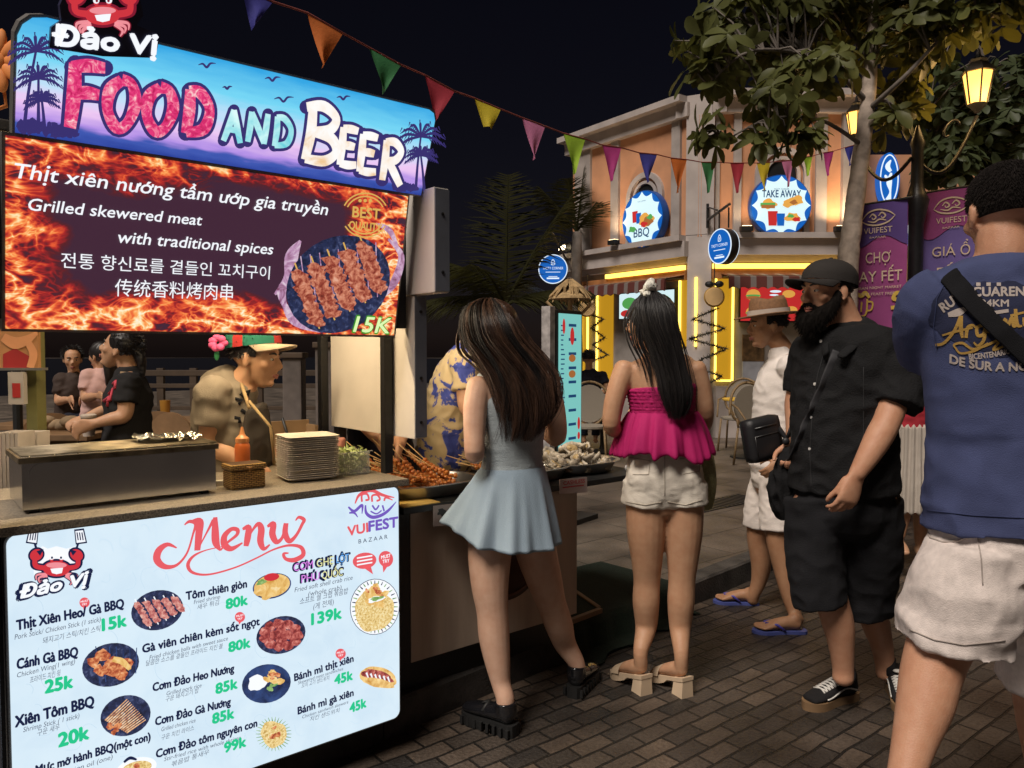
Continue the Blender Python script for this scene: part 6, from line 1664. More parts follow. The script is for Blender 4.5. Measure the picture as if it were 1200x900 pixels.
def heap(name,label,cat,uc,nc,a,b,n,m,s0,s1,z0,hh,seed):
 r2 = random.Random(seed); m1 = MB()
 for i in range(n):
  an = r2.uniform(0,2 * PI); q = math.sqrt(r2.random()); x,y = q * math.cos(an),q * math.sin(an)
  z = z0 + hh * (1 - q * q) * r2.uniform(.3,1)
  m1.ball(st(uc + a * x,nc + b * y,z),r2.uniform(s0,s1),r2.uniform(s0,s1),r2.uniform(s0,s1) * .7,0,7,5,Vector((r2.gauss(0,1),r2.gauss(0,1),.2)))
 o = m1.build(name,m,None,True); tag(o,label,cat,kind='stuff'); return o
heap('spiced_meat','bed of reddish spiced meat pieces under the skewers on the first tray','meat',.31,-.31,.19,.13,330,M_meat,.008,.016,TZ + .016,.05,2)
heap('spiced_meat','bed of reddish spiced meat pieces on the middle tray','meat',.82,-.31,.16,.12,200,M_meat,.008,.015,TZ + .016,.035,3)
oy0 = None
for i in range(104):
 an = rng.uniform(0,2 * PI); q = math.sqrt(rng.random());
 uc,nc = (1.22,-.36) if i < 62 else (.98,-.36)
 p = st(uc + .185 * q * math.cos(an),nc + .165 * q * math.sin(an),TZ + .02 + (.105 if i < 62 else .075) * (1 - q * q) * rng.uniform(.4,1))
 if oy0 is None:
  m1 = MB(); pts = []
  for rr,z in ((.2,-.006),(.75,-.003),(1.0,.010),(.93,.012),(.6,.005),(.1,.002)):
   pts += [Vector((.042 * rr * math.cos(a) * (1 + .12 * math.sin(3 * a + rr)),.029 * rr * math.sin(a) * (1 + .15 * math.cos(5 * a)),z + .003 * math.sin(7 * a) * rr)) for a in [2 * PI * k / 18 for k in range(18)]]
  m1.v = pts; m1.f = [[r * 18 + k,r * 18 + (k + 1) % 18,(r + 1) * 18 + (k + 1) % 18,(r + 1) * 18 + k] for r in range(5) for k in range(18)] + [list(range(18))[::-1],[90 + k for k in range(18)]]; m1.m = [0] * len(m1.f)
  m1.ball(Vector((.002,0,.010)),.026,.017,.008,1,10,6); m1.ball(Vector((.012,.004,.014)),.010,.008,.006,1,8,5)
  oy0 = m1.build('grilled_oyster',[M_shell,M_oyster],None,True); me = oy0.data; me.transform(Matrix.Translation(Vector(oy0.location))); o = oy0
 else: o = oy0.copy(); COL.objects.link(o)
 o.location = p; o.rotation_euler = (rng.gauss(0,.45),rng.gauss(0,.45),rng.uniform(0,6)); k = rng.uniform(.85,1.25); o.scale = (k,k,k)
 tag(o,'open grilled oyster heaped on the tray at the far table end' if i < 62 else 'open grilled oyster lying by crumpled foil between the middle and far trays','oyster','grilled oysters in the far tray' if i < 62 else 'grilled oysters between the trays')
t = thing('foil_sheet','crumpled cling film and foil over the shellfish on the middle tray','foil',st(.93,-.34,TZ + .05))
m1 = MB(); nx,ny = 18,14
m1.add([st(.80 + .26 * i / nx,-.47 + .24 * j / ny,TZ + .045 + .05 * noise.noise(Vector((i * .4,j * .45,1.5))) + .02 * noise.noise(Vector((i * .9,j * .9,4)))) for j in range(ny + 1) for i in range(nx + 1)],[(j * (nx + 1) + i,j * (nx + 1) + i + 1,(j + 1) * (nx + 1) + i + 1,(j + 1) * (nx + 1) + i) for j in range(ny) for i in range(nx)])
m1.build('film',M_foil,t)
t = thing('tissue_roll','small white paper roll lying at the near edge of the far tray','tissue',st(1.43,-.2,TZ))
m1 = MB(); m1.tube([st(1.39,-.14,TZ + .018),st(1.46,-.15,TZ + .018)],.017,14); m1.build('roll',mat('tissue_paper',(.6,.58,.56),.8),t,True)
t = thing('prep_table','white plastic stool and dark prep bench behind the skewer table','bench',st(.45,-1.35,KERB_H))
m1 = MB(); m1.sbox(.1,1.1,-1.55,-1.2,.62,.66,0,.004); m1.build('bench_top',mat('grey_bench',(.16,.15,.15),.6),t)
for u_ in (.14,1.06): m1 = MB(); m1.sbox(u_ - .02,u_ + .02,-1.5,-1.25,KERB_H,.619); m1.build('leg',M_trim2,t)
M_turf = mat('green_turf_mat',(.006,.016,.008),.95,var=.5,scale=120,bump=.8,bscale=260)
t = thing('turf_mat','dark green artificial turf mat draped over the kerb behind the pink topped woman','mat',st(1.55,-.5,KERB_H))
m1 = MB()
ua,ub = 1.06,2.05
rows = [(-.95,KERB_H + .006),(-.7,KERB_H + .010),(-.45,KERB_H + .008),('k',KERB_H + .012),('k2',KERB_H - .01),('k3',.02),('k4',.010),('k5',.008)]
nx = 24
for lay in (0,.006):
 for key,z in rows:
  for i in range(nx + 1):
   u_ = ua + (ub - ua) * i / nx; e = kn(u_) + .012 * math.sin(i * 1.3)
   n_ = {'k': e - .02,'k2': e + .012,'k3': e + .03,'k4': e + .07,'k5': e + .12 + .03 * math.sin(i * .8)}.get(key,key)
   m1.v.append(st(u_,n_ if isinstance(n_,float) else float(n_),z + lay + .006 * noise.noise(Vector((u_ * 9,z * 20,0)))))
W_ = nx + 1; H_ = len(rows)
for j in range(H_ - 1):
 for i in range(nx): q = j * W_ + i; m1.f += [[q,q + 1,q + W_ + 1,q + W_],[q + W_ * H_,q + W_ + W_ * H_,q + W_ + 1 + W_ * H_,q + 1 + W_ * H_]]
m1.m = [0] * len(m1.f); m1.build('mat',M_turf,t,True)
t = thing('folding_frame','flat timber edged board frame lying open on the turf mat beside the table end','frame',st(1.2,-.35,KERB_H))
m1 = MB(); z = KERB_H + .03
def bar(m1,a,b,w=.012,h=.012):
 d = (b - a); s = d.cross(ZZ).normalized(); m1.box((a + b) / 2,d / 2,s * w,d.normalized().cross(s) * h,0,.002)
A1,A2,A3,A4 = st(1.02,-.24,z),st(1.34,-.27,z),st(1.40,-.52,z + .02),st(1.06,-.52,z + .02)
bar(m1,A1,A2); bar(m1,A2 + (A3 - A2) * .06,A3); m1.build('timber_rail',mat('worn_timber_edge',(.28,.17,.10),.7,var=.3),t)
m1 = MB(); m1.poly([A1 + ZZ * .006,A2 + ZZ * .006,A3 + ZZ * .006,A4 + ZZ * .006],-ZZ * .006); m1.build('green_panel',M_turf,t)
m1 = MB(); bar(m1,st(1.06,-.62,.40),st(1.32,-.46,z + .03),.008,.008); m1.build('strut',M_black,t)
t = thing('water_puddle','small patch of wet foam at the kerb under the pink topped woman','puddle',st(1.0,-.1,.003))
m1 = MB(); p0 = G(705,755,.004); m1.poly([p0 + Vector((.16 * math.cos(a) * (1 + .3 * math.sin(3 * a)),.07 * math.sin(a) * (1 + .3 * math.cos(4 * a)) + .08 * math.cos(a),0)) for a in [2 * PI * i / 30 for i in range(30)]],-ZZ * .002); m1.build('film',mat('wet_film',(.03,.03,.03),.06,var=.3,scale=60,bump=.4),t)
t = thing('drain_grating','dark slotted drain grating let into the pavement in front of the cafe','grating',G(850,588,KERB_H))
m1 = MB(); c = G(846,589,KERB_H + .005)
for i in range(16):
 a = c + UU * (-.45 + .06 * i); m1.box(a,UU * .014,NN * .13,ZZ * .003)
m1.box(c + NN * .14,UU * .48,NN * .008,ZZ * .003); m1.box(c - NN * .14,UU * .48,NN * .008,ZZ * .003); m1.build('grate',M_dark,t)
# -- terrace behind the first stall
M_tim = mat('dim_terrace_timber',(.065,.042,.026),.65,var=.25,scale=4)
t = thing('terrace_railing','timber railing along the dark waterfront behind the stall','railing',Vector((P(260,450,8).x,8.0,KERB_H)))
def fp(px,py,d): return P(px,py,d)
m1 = MB()
za,zb_,zc_ = P(260,437,8).z,P(260,452,8).z,P(260,478,8).z
xa,xb = P(150,450,8).x,P(420,450,8).x
for z,h in ((za,.03),(zb_,.022),(zc_,.02)): m1.box(Vector(((xa + xb) / 2,8,z)),Vector(((xb - xa) / 2,0,0)),Vector((0,.03,0)),ZZ * h,0,.005)
m1.build('rail',M_tim,t)
for i in range(8):
 x = xa + (xb - xa) * i / 7; m1 = MB(); m1.box(Vector((x,8.0,(KERB_H + za + .05) / 2)),Vector((.035,0,0)),Vector((0,.025,0)),ZZ * ((za + .05 - KERB_H) / 2),0,.004); m1.build('baluster',M_tim,t)
for px,top in ((345,420),(383,408)):
 x = P(px,450,7.4).x; zt = P(px,top,7.4).z
 t = thing('timber_bollard','stout timber mooring post of the terrace, ' + ('left one behind the cook' if px == 345 else 'right one beside the end panel'),'post',Vector((x,7.4,KERB_H)))
 m1 = MB(); m1.box(Vector((x,7.4,(zt + KERB_H) / 2)),Vector((.09,0,0)),Vector((0,.09,0)),ZZ * ((zt - KERB_H) / 2),0,.015); m1.build('shaft',mat('grey_timber',(.12,.10,.09),.8,var=.3),t)
 m1 = MB(); m1.box(Vector((x,7.4,zt + .03)),Vector((.11,0,0)),Vector((0,.11,0)),ZZ * .028,0,.012); m1.build('cap',M_tim,t)
def dine_table(px,d,w,label):
 x = P(px,450,d).x; t = thing('dining_table',label,'table',Vector((x,d,KERB_H)),'terrace dining tables')
 m1 = MB(); m1.box(Vector((x,d,.88)),Vector((w,0,0)),Vector((0,.35,0)),ZZ * .02,0,.006); m1.build('table_top',M_wood,t)
 for sx in (-1,1):
  for sy in (-1,1): m1 = MB(); m1.box(Vector((x + sx * (w - .05),d + sy * .3,.5)),Vector((.025,0,0)),Vector((0,.025,0)),ZZ * .36); m1.build('leg',M_black,t)
dine_table(90,6.2,.55,'terrace table at which two guests sit, left of the serving woman')
dine_table(215,6.4,.5,'empty terrace table right of the serving woman')
def dine_chair(px,d,rz,label):
 x = P(px,450,d).x; t = thing('terrace_chair',label,'chair',(0,0,0),'terrace chairs')
 m1 = MB(); m1.box(Vector((0,0,.45)),Vector((.2,0,0)),Vector((0,.2,0)),ZZ * .015,0,.005); m1.build('seat',M_wood,t)
 m1 = MB(); m1.poly([Vector((.2 * math.sin(a),-.2,.72 + .17 * math.cos(a))) for a in [2 * PI * i / 20 for i in range(20)]],Vector((0,.015,0))); m1.build('backrest',M_wood,t)
 for sx in (-1,1):
  for sy in (-1,1): m1 = MB(); m1.tube([Vector((sx * .17,sy * .17,.44)),Vector((sx * .19,sy * .19,0))],.014,8); m1.build('leg',M_black,t,True)
  m1 = MB(); m1.tube([Vector((sx * .14,-.18,.45)),Vector((sx * .12,-.2,.62))],.012,8); m1.build('back_stay',M_black,t,True)
 t.location = (x,d,KERB_H); t.rotation_euler = (0,0,rz)
dine_chair(192,5.9,R(10),'round backed terrace chair just right of the serving woman'); dine_chair(222,5.8,R(-20),'round backed terrace chair farther right, beside the cook')
dine_chair(60,5.7,R(30),'round backed terrace chair in the dark at the left, near the olive post')
t = thing('juice_glass','glass of orange juice on the empty terrace table','glass',Vector((P(193,450,6.35).x,6.35,.9)))
c = Vector((P(193,450,6.35).x,6.35,.901)); m1 = MB(); m1.lathe(c,[(.03,0),(.035,.005),(.042,.16),(.039,.16)],16); m1.build('glass',mat('juice',(.5,.25,.05),.2,var=.1),t,'auto')
t = thing('cloth_bundle','tan cloth napkins bundled on the edge of the guests table','napkin',Vector((P(88,475,5.6).x,5.6,.9)))
dine_table(80,5.5,.32,'small side table with a bundle of tan napkins, in front of the guests')
m1 = MB(); c = Vector((P(82,468,5.5).x,5.5,.94))
for i in range(7): m1.ball(c + Vector((-.18 + .06 * i,.03 * math.sin(i),.02 * math.cos(i * 2))),.07,.08,.045,0,12,8)
m1.build('cloth',mat('tan_cloth',(.28,.2,.12),.9,bump=.5,bscale=18),t,True)
t.location = c - ZZ * .05
for ch in t.children: ch.location = Vector(ch.location) - (c - ZZ * .05 - Vector((P(88,475,5.6).x,5.6,.9)))
tl = thing('assumed_terrace_lantern','assumed warm lamp on an added black post arm over the terrace tables behind the stall','lamp',Vector((P(150,250,5.2).x,5.2,2.5)))  # unseen lamp, assumed from the warm light on the faces
c = Vector(tl.location); m1 = MB(); m1.lathe(c,[(.02,.25),(.12,.14),(.13,.12),(.12,.12)],18); m1.build('shade',M_black,tl,'auto')
m1 = MB(); m1.ball(c + ZZ * .1,.05); m1.build('bulb',emis('warm_bulb',(1,.7,.35),6),tl,True)
lamp('assumed_bulb_light','POINT',c - ZZ * .02,19,(1,.66,.34),.08,None,tl)
q = Vector((P(20,450,5.2).x,5.2,KERB_H)); m1 = MB(); m1.tube([q,q + ZZ * 2.75],.03); m1.tube([q + ZZ * 2.72,c + ZZ * .36,c + ZZ * .25],.012); m1.build('post',M_black,tl)  # post and arm added to carry the assumed lamp
# -- people: helpers
class Fig:
 """closed tapered volumes that are fused into one continuous surface"""
 def __init__(s): s.mb = MB()
 def tube(s,secs,side=(1,0,0),n=16,k=4,rnd=True):
  """secs: (point, ra, rb) - ra along side, rb across it"""
  A = np.array([[*p,ra,rb] for p,ra,rb in [(q[0],q[1],q[2] if len(q) > 2 else q[1]) for q in secs]],float)
  out = []
  N = len(A)
  for i in range(N - 1):
   p0,p1,p2,p3 = A[max(i - 1,0)],A[i],A[i + 1],A[min(i + 2,N - 1)]
   for j in range(k):
    t = j / k
    out.append(.5 * ((2 * p1) + (-p0 + p2) * t + (2 * p0 - 5 * p1 + 4 * p2 - p3) * t * t + (-p0 + 3 * p1 - 3 * p2 + p3) * t ** 3))
  out.append(A[-1])
  pts = [Vector(q[:3]) for q in out]; rr = [(max(q[3],.001),max(q[4],.001)) for q in out]
  if rnd:
   for e in (0,-1):
    d = (pts[0] - pts[1]) if e == 0 else (pts[-1] - pts[-2])
    if d.length < 1e-6: continue
    d.normalize(); m = min(rr[e]); p,(a,b) = pts[e],rr[e]
    ex = [(p + d * (m * .35),(a * .86,b * .86)),(p + d * (m * .6),(a * .5,b * .5))]
    if e == 0:
     pts = [q[0] for q in ex[::-1]] + pts; rr = [q[1] for q in ex[::-1]] + rr
    else:
     pts += [q[0] for q in ex]; rr += [q[1] for q in ex]
  s.mb.tube(pts,rr,n,0,True,side)
  return s
 def ball(s,c,rx,ry=None,rz=None,X=(1,0,0),Y=(0,1,0),n=14,m=9):
  s.mb.ball(c,rx,ry,rz,0,n,m,X,Y); return s
 def fuse(s,name,material,parent,voxel=.007,smooth=3,disp=None,keep=None,kind='VOXEL'):
  me = bpy.data.meshes.new(name)
  me.from_pydata([tuple(v) for v in s.mb.v],[],s.mb.f)
  bm = bmesh.new(); bm.from_mesh(me); bmesh.ops.recalc_face_normals(bm,faces=bm.faces); bm.to_mesh(me); bm.free()
  o = bpy.data.objects.new(name,me); COL.objects.link(o)
  md = o.modifiers.new('r','REMESH'); md.mode = 'VOXEL'; md.voxel_size = voxel
  if smooth:
   ms = o.modifiers.new('s','SMOOTH'); ms.factor = .5; ms.iterations = smooth
  bpy.context.view_layer.update()
  m2 = bpy.data.meshes.new_from_object(o.evaluated_get(bpy.context.evaluated_depsgraph_get()))
  bpy.data.objects.remove(o); bpy.data.meshes.remove(me)
  nv = len(m2.vertices)
  co = np.empty(nv * 3,'f'); m2.vertices.foreach_get('co',co); co = co.reshape(-1,3)
  if disp is not None:
   no = np.empty(nv * 3,'f'); m2.vertex_normals.foreach_get('vector',no); no = no.reshape(-1,3)
   dv = np.array([disp(Vector(c),Vector(q)) for c,q in zip(co.tolist(),no.tolist())],'f')
   co = co + (no * dv[:,None] if dv.ndim == 1 else dv)
  if keep is not None:
   bm = bmesh.new(); bm.from_mesh(m2); bm.verts.ensure_lookup_table()
   kill = [v for v in bm.verts if not keep(Vector(co[v.index].tolist()))]
   for v in bm.verts: v.co = Vector(co[v.index].tolist())
   bmesh.ops.delete(bm,geom=kill,context='VERTS'); bm.to_mesh(m2); bm.free()
   nv = len(m2.vertices); co = np.empty(nv * 3,'f'); m2.vertices.foreach_get('co',co); co = co.reshape(-1,3)
  off = world_loc(parent)
  m2.vertices.foreach_set('co',(co - np.array(off,'f')).astype('f').ravel())
  m2.name = name; m2.materials.clear(); m2.materials.append(material)
  m2.polygons.foreach_set('use_smooth',[True] * len(m2.polygons)); m2.update()
  ob = bpy.data.objects.new(name,m2); COL.objects.link(ob); ob.parent = parent
  return ob
def wrinkle(amp,fr,stretch=(1,1,1),seed=0,amp2=0,fr2=1):
 st3 = Vector(stretch)
 def fn(c,n):
  q = Vector((c.x * st3.x,c.y * st3.y,c.z * st3.z)) * fr + Vector((seed,seed * 1.7,seed * .3))
  v = noise.noise(q); v = (1 - abs(v) * 2.2) - .55
  w = noise.noise(c * fr2 + Vector((seed,3,1))) if amp2 else 0
  return amp * v + amp2 * w
 return fn
SKIN = {}
def skin(name,c):
 m = mat(name,c,.52,scale=30,bump=.16,bscale=260,spec=.4,sub=.08,detail=9,col2=(c[0] * .90,c[1] * .82,c[2] * .78))
 return m
M_skin_fair = skin('fair_skin',(.66,.42,.30))
M_skin_tan = skin('tan_skin',(.52,.30,.18))
M_skin_brown = skin('brown_skin',(.42,.23,.13))
M_skin_pale = skin('ruddy_skin',(.54,.29,.18))
M_hair_bk = mat('black_hair',(.010,.008,.008),.45,var=.5,scale=60,stretch=(1,1,.08),spec=.55)
M_hair_br = mat('dark_brown_hair',(.048,.023,.014),.42,var=.6,scale=60,stretch=(1,1,.08),spec=.6)
M_eye = mat('eye_white',(.62,.58,.54),.25,var=0)
M_iris = mat('dark_iris',(.015,.008,.005),.2,var=0)
M_lip = mat('lip_skin',(.36,.13,.10),.45,var=.1)
def head(F,c,f,s=1.0,up=ZZ,jaw=1.0):
 f = Vector(f).normalized(); up = (Vector(up) - f * Vector(up).dot(f)).normalized(); r = f.cross(up)
 q = lambda a,b,h: c + r * (a * s) + f * (b * s) + up * (h * s)
 F.ball(q(0,-.012,.036),.076 * s,.097 * s,.086 * s,r,f,20,12)
 F.tube([(q(0,.024,.06),.064 * s,.062 * s),(q(0,.024,.02),.067 * s,.068 * s),(q(0,.026,-.02),.064 * s,.064 * s),(q(0,.034,-.06),.051 * s * jaw,.054 * s),(q(0,.048,-.095),.030 * s * jaw,.034 * s)],r,16)
 F.tube([(q(0,.082,.026),.010 * s,.010 * s),(q(0,.097,.002),.0105 * s,.012 * s),(q(0,.108,-.018),.014 * s,.013 * s),(q(0,.094,-.030),.015 * s,.009 * s)],r,10)
 F.ball(q(0,.078,.034),.050 * s,.015 * s,.011 * s,r,f)
 for g in (-1,1):
  F.ball(q(g * .043,.062,-.014),.023 * s,.022 * s,.020 * s,r,f)
  F.ball(q(g * .031,.076,.011),.0155 * s,.0125 * s,.0115 * s,r,f)
  F.ball(q(g * .077,-.008,-.002),.009 * s,.019 * s,.031 * s,(r + f * (.35 * g)).normalized(),(f - r * (.35 * g)).normalized())
  F.ball(q(g * .079,-.004,-.026),.007 * s,.010 * s,.012 * s,r,f)
  F.ball(q(g * .011,.100,-.024),.009 * s,.010 * s,.008 * s,r,f)
 F.ball(q(0,.086,-.052),.024 * s,.0125 * s,.0065 * s,r,f); F.ball(q(0,.084,-.065),.021 * s,.0125 * s,.0075 * s,r,f)
 F.ball(q(0,.074,-.094),.020 * s * jaw,.017 * s,.015 * s,r,f)
 return q,r,f,up
def face_parts(parent,c,f,s=1.0,up=ZZ,brow=M_hair_bk,look_down=0.0):
 f = Vector(f).normalized(); up = (Vector(up) - f * Vector(up).dot(f)).normalized(); r = f.cross(up)
 q = lambda a,b,h: c + r * (a * s) + f * (b * s) + up * (h * s)
 for g in (-1,1):
  m1 = MB(); m1.ball(q(g * .031,.0795,.010),.0125 * s,.0105 * s,.0065 * s,0,12,8,r,f); m1.ball(q(g * .031,.0865,.010 - .002 * look_down),.0055 * s,.0042 * s,.0056 * s,1,10,8,r,f); m1.build('eye',[M_eye,M_iris],parent,True)
  m1 = MB(); m1.tube([q(g * .014,.094,.030),q(g * .030,.093,.036),q(g * .050,.078,.031)],[.0035 * s,.0045 * s,.002 * s],8); m1.build('eyebrow',brow,parent,True)
 m1 = MB(); m1.tube([q(-.022,.090,-.0575),q(-.008,.0985,-.0555),q(0,.0995,-.057),q(.008,.0985,-.0555),q(.022,.090,-.0575)],[.002 * s,.0052 * s,.005 * s,.0052 * s,.002 * s],8)
 m1.tube([q(-.019,.090,-.0625),q(0,.0985,-.0655),q(.019,.090,-.0625)],[.002 * s,.0062 * s,.002 * s],8); m1.build('lips',M_lip,parent,True)
def hand(F,w,d,pn,th,curl=.5,s=1.0,spread=.10,out=.62):
 """w wrist, d finger direction, pn palm normal (the way the fingers close), th side on which the thumb sits"""
 d = Vector(d).normalized(); pn = Vector(pn); pn = (pn - d * pn.dot(d)).normalized(); x = Vector(th); x = (x - d * x.dot(d) - pn * x.dot(pn)).normalized()
 F.tube([(w - d * .02,.027 * s,.020 * s),(w + d * (.025 * s),.034 * s,.017 * s),(w + d * (.065 * s),.042 * s,.0155 * s),(w + d * (.092 * s),.040 * s,.0135 * s)],x,14)
 for i,(L_,rad) in enumerate(((.070,.0092),(.079,.0095),(.073,.0090),(.057,.0080))):
  off = x * ((.031 - .0205 * i) * s); p = w + d * ((.088 - .004 * abs(i - 1.2)) * s) + off
  dd = (d + x * (spread * (1.2 - i) * .6)).normalized(); pts = [(p - dd * (.02 * s),rad * s * 1.05)]
  a = 0
  for j,fr in enumerate((.44,.32,.24)):
   pts.append((p,rad * s * (1.06 - .1 * j))); a += curl * (1.0 if j else .7) * (1 + .06 * i)
   p = p + (dd * math.cos(a) + pn * math.sin(a)) * (L_ * fr * s * 1.0)
  pts.append((p,rad * s * .72))
  F.tube(pts,x,9,3)
 p = w + d * (.028 * s) + x * (.026 * s) + pn * (.008 * s)
 t1 = p + (d * (1.17 - out) + x * out + pn * .35).normalized() * (.042 * s); t2 = t1 + (d * .85 + x * .12 + pn * (.3 + curl * .5)).normalized() * (.032 * s); t3 = t2 + (d * .8 - x * .15 + pn * (.3 + curl * .6)).normalized() * (.024 * s)
 F.tube([(p - x * (.012 * s),.014 * s),(p,.0145 * s),(t1,.0112 * s),(t2,.0098 * s),(t3,.0075 * s)],x,9,3)
def foot_bare(F,heel,toe,ankle,s=1.0,arch=.0):
 d = (toe - heel); L_ = d.length; d.normalize(); up = ZZ; x = d.cross(up).normalized()
 F.tube([(heel + d * (.035 * s) + up * .030,.030 * s,.030 * s),(heel + d * (L_ * .30) + up * (.036 + arch * .6),.031 * s,.034 * s),(heel + d * (L_ * .55) + up * (.030 + arch * .3),.037 * s,.026 * s),(heel + d * (L_ * .76) + up * .019,.042 * s,.017 * s)],x,14)
 F.tube([(ankle,.036 * s,.036 * s),(heel + d * (.055 * s) + up * .05,.034 * s,.038 * s)],x,12)
 for i,(o_,l_,r_) in enumerate(((.030,.98,.0125),(.012,1.0,.0095),(-.004,.97,.009),(-.018,.93,.0085),(-.031,.88,.0085))):
  F.tube([(heel + d * (L_ * .70) + x * (o_ * s) + up * .016,r_ * 1.05 * s),(heel + d * (L_ * (l_ - .08)) + x * (o_ * s * 1.05) + up * .015,r_ * s),(heel + d * (L_ * l_ - .006) + x * (o_ * s * 1.05) + up * .011,r_ * .9 * s)],x,9,3)
def sole_outline(L_,W):
 return [(0,.30 * W),(-.02 * L_ * 0,.0),] and [(L_ * t,W * h) for t,h in ((0.0,.0),(.01,.26),(.06,.36),(.18,.38),(.35,.34),(.5,.38),(.66,.48),(.78,.50),(.88,.43),(.96,.28),(1.0,.06),(1.0,-.06),(.96,-.26),(.88,-.42),(.78,-.50),(.66,-.47),(.5,-.37),(.35,-.33),(.18,-.38),(.06,-.36),(.01,-.26))]
def sole(m1,heel,toe,W,z0,z1,mi=0,t0=0.0,t1=1.0,flare=1.0):
 d = toe - heel; d.z = 0; L_ = d.length; d.normalize(); x = d.cross(ZZ)
 pts = [(a,b) for a,b in sole_outline(L_,W)]
 pts = [(min(max(a,t0 * L_),t1 * L_),b) for a,b in pts]
 n = len(pts)
 vs = [Vector((0,0,0)) + heel + d * a + x * b * (flare if k == 0 else 1) for k in (0,1) for a,b in pts]
 for i,v in enumerate(vs): v.z = z0 if i < n else z1
 m1.add(vs,[list(range(n))[::-1],list(range(n,2 * n))] + [(i,(i + 1) % n,(i + 1) % n + n,i + n) for i in range(n)],mi)
def strands(name,material,parent,guides,n,r_,seed,rad=.0016,jit=.006,lat=(-1,1),rings=12,back=None,layers=(0,1)):
 """guides: (centre, half width, thickness) from root to tip; r_ lateral axis, back outward axis"""
 rng = random.Random(seed); m1 = MB()
 A = np.array([[*g[0],g[1],g[2]] for g in guides],float)
 def at_(t):
  x = t * (len(A) - 1); i = min(int(x),len(A) - 2); u_ = x - i
  p0,p1,p2,p3 = A[max(i - 1,0)],A[i],A[i + 1],A[min(i + 2,len(A) - 1)]
  return .5 * ((2 * p1) + (-p0 + p2) * u_ + (2 * p0 - 5 * p1 + 4 * p2 - p3) * u_ * u_ + (-p0 + 3 * p1 - 3 * p2 + p3) * u_ ** 3)
 locks = [(rng.uniform(*lat),rng.uniform(*layers),rng.uniform(.80,1.03),rng.uniform(0,6),rng.uniform(.5,1.5),rng.uniform(-1,1)) for _ in range(max(8,n // 16))]
 for k in range(n):   # strands gather into locks
  q = rng.choice(locks); a = q[0] + rng.gauss(0,.035); th = q[1] + rng.gauss(0,.12); end = q[2] + rng.uniform(-.05,.03); ph = q[3] + rng.gauss(0,.25); w1,w2 = q[4] + rng.gauss(0,.06),q[5] + rng.gauss(0,.15)
  pts = []
  for i in range(rings):
   t = min(i / (rings - 1) * end,1.0); g = at_(t); ext = max(0,i / (rings - 1) * end - 1.0)
   depth = math.sqrt(max(0,1 - a * a)) * g[4] * (.35 + .75 * th)
   p = Vector(g[:3]) + r_ * (a * g[3] + jit * t * (math.sin(ph + t * 5 * w1) + w2)) + back * (depth + jit * .5 * math.cos(ph + t * 4)) - ZZ * ext * .2
   pts.append(p)
  m1.tube(pts,[rad * (1.0 - .75 * (i / (rings - 1)) ** 2) for i in range(rings)],4,0,False)
 return m1.build(name,material,parent,True,normals=False)
def short_hair(name,material,parent,c,f,s=1.0,up=ZZ,n=900,length=.022,cover=(-.25,1.0),front=.55,seed=1,down=.3,thick=.0028):
 """cropped hair: a scalp shell with many short strands"""
 f = Vector(f).normalized(); up = (up - f * up.dot(f)).normalized(); r = f.cross(up); rng = random.Random(seed); m1 = MB()
 ctr = c + f * (-.012 * s) + up * (.036 * s)
 k = 0
 while k < n:
  v = Vector((rng.gauss(0,1),rng.gauss(0,1),rng.gauss(0,1))).normalized()
  lo = cover[0] + (.9 if v.y > front else 0) + max(0,v.y) * .55
  if v.z < lo: continue
  k += 1
  p = ctr + r * (v.x * .0765 * s) + f * (v.y * .0985 * s) + up * (v.z * .087 * s)
  nn = (r * v.x / .076 + f * v.y / .098 + up * v.z / .087).normalized()
  fl = (nn * .7 - up * down + f * rng.uniform(-.2,.35) + r * rng.uniform(-.3,.3)); fl = fl.normalized()
  L_ = length * rng.uniform(.6,1.2) * (.5 + .5 * min(1,max(0,v.z + .5)))
  m1.tube([p - nn * .004,p + nn * (.35 * L_) + fl * (.3 * L_),p + nn * (.25 * L_) + fl * L_],[thick,thick * .8,thick * .25],4,0,False)
 nlon,nlat = 28,14; b = len(m1.v); grid = {}
 for j in range(nlat + 1):
  for i in range(nlon):
   ph = PI / 2 - (PI * .68) * j / nlat; a = 2 * PI * i / nlon; v = Vector((math.cos(ph) * math.cos(a),math.cos(ph) * math.sin(a),math.sin(ph)))
   m1.v.append(ctr + r * (v.x * .0795 * s) + f * (v.y * .1005 * s) + up * (v.z * .0900 * s)); grid[(j,i)] = (len(m1.v) - 1,v)
 for j in range(nlat):
  for i in range(nlon):
   q = [grid[(j,i)],grid[(j + 1,i)],grid[(j + 1,(i + 1) % nlon)],grid[(j,(i + 1) % nlon)]]
   v = sum((x[1] for x in q),Vector()) / 4
   lo = cover[0] + (.9 if v.y > front else 0) + max(0,v.y) * .55
   if v.z > lo: m1.f.append([x[0] for x in q]); m1.m.append(0)
 return m1.build(name,material,parent,True,normals=False)
def person(label,base,group=None): return thing('person',label,'person',base,group)
def cloth(name,c,rough=.85,var=.10,bump=.25,bscale=420,scale=6,**k): return mat(name,c,rough,var=var,scale=scale,bump=bump,bscale=bscale,spec=.25,**k)
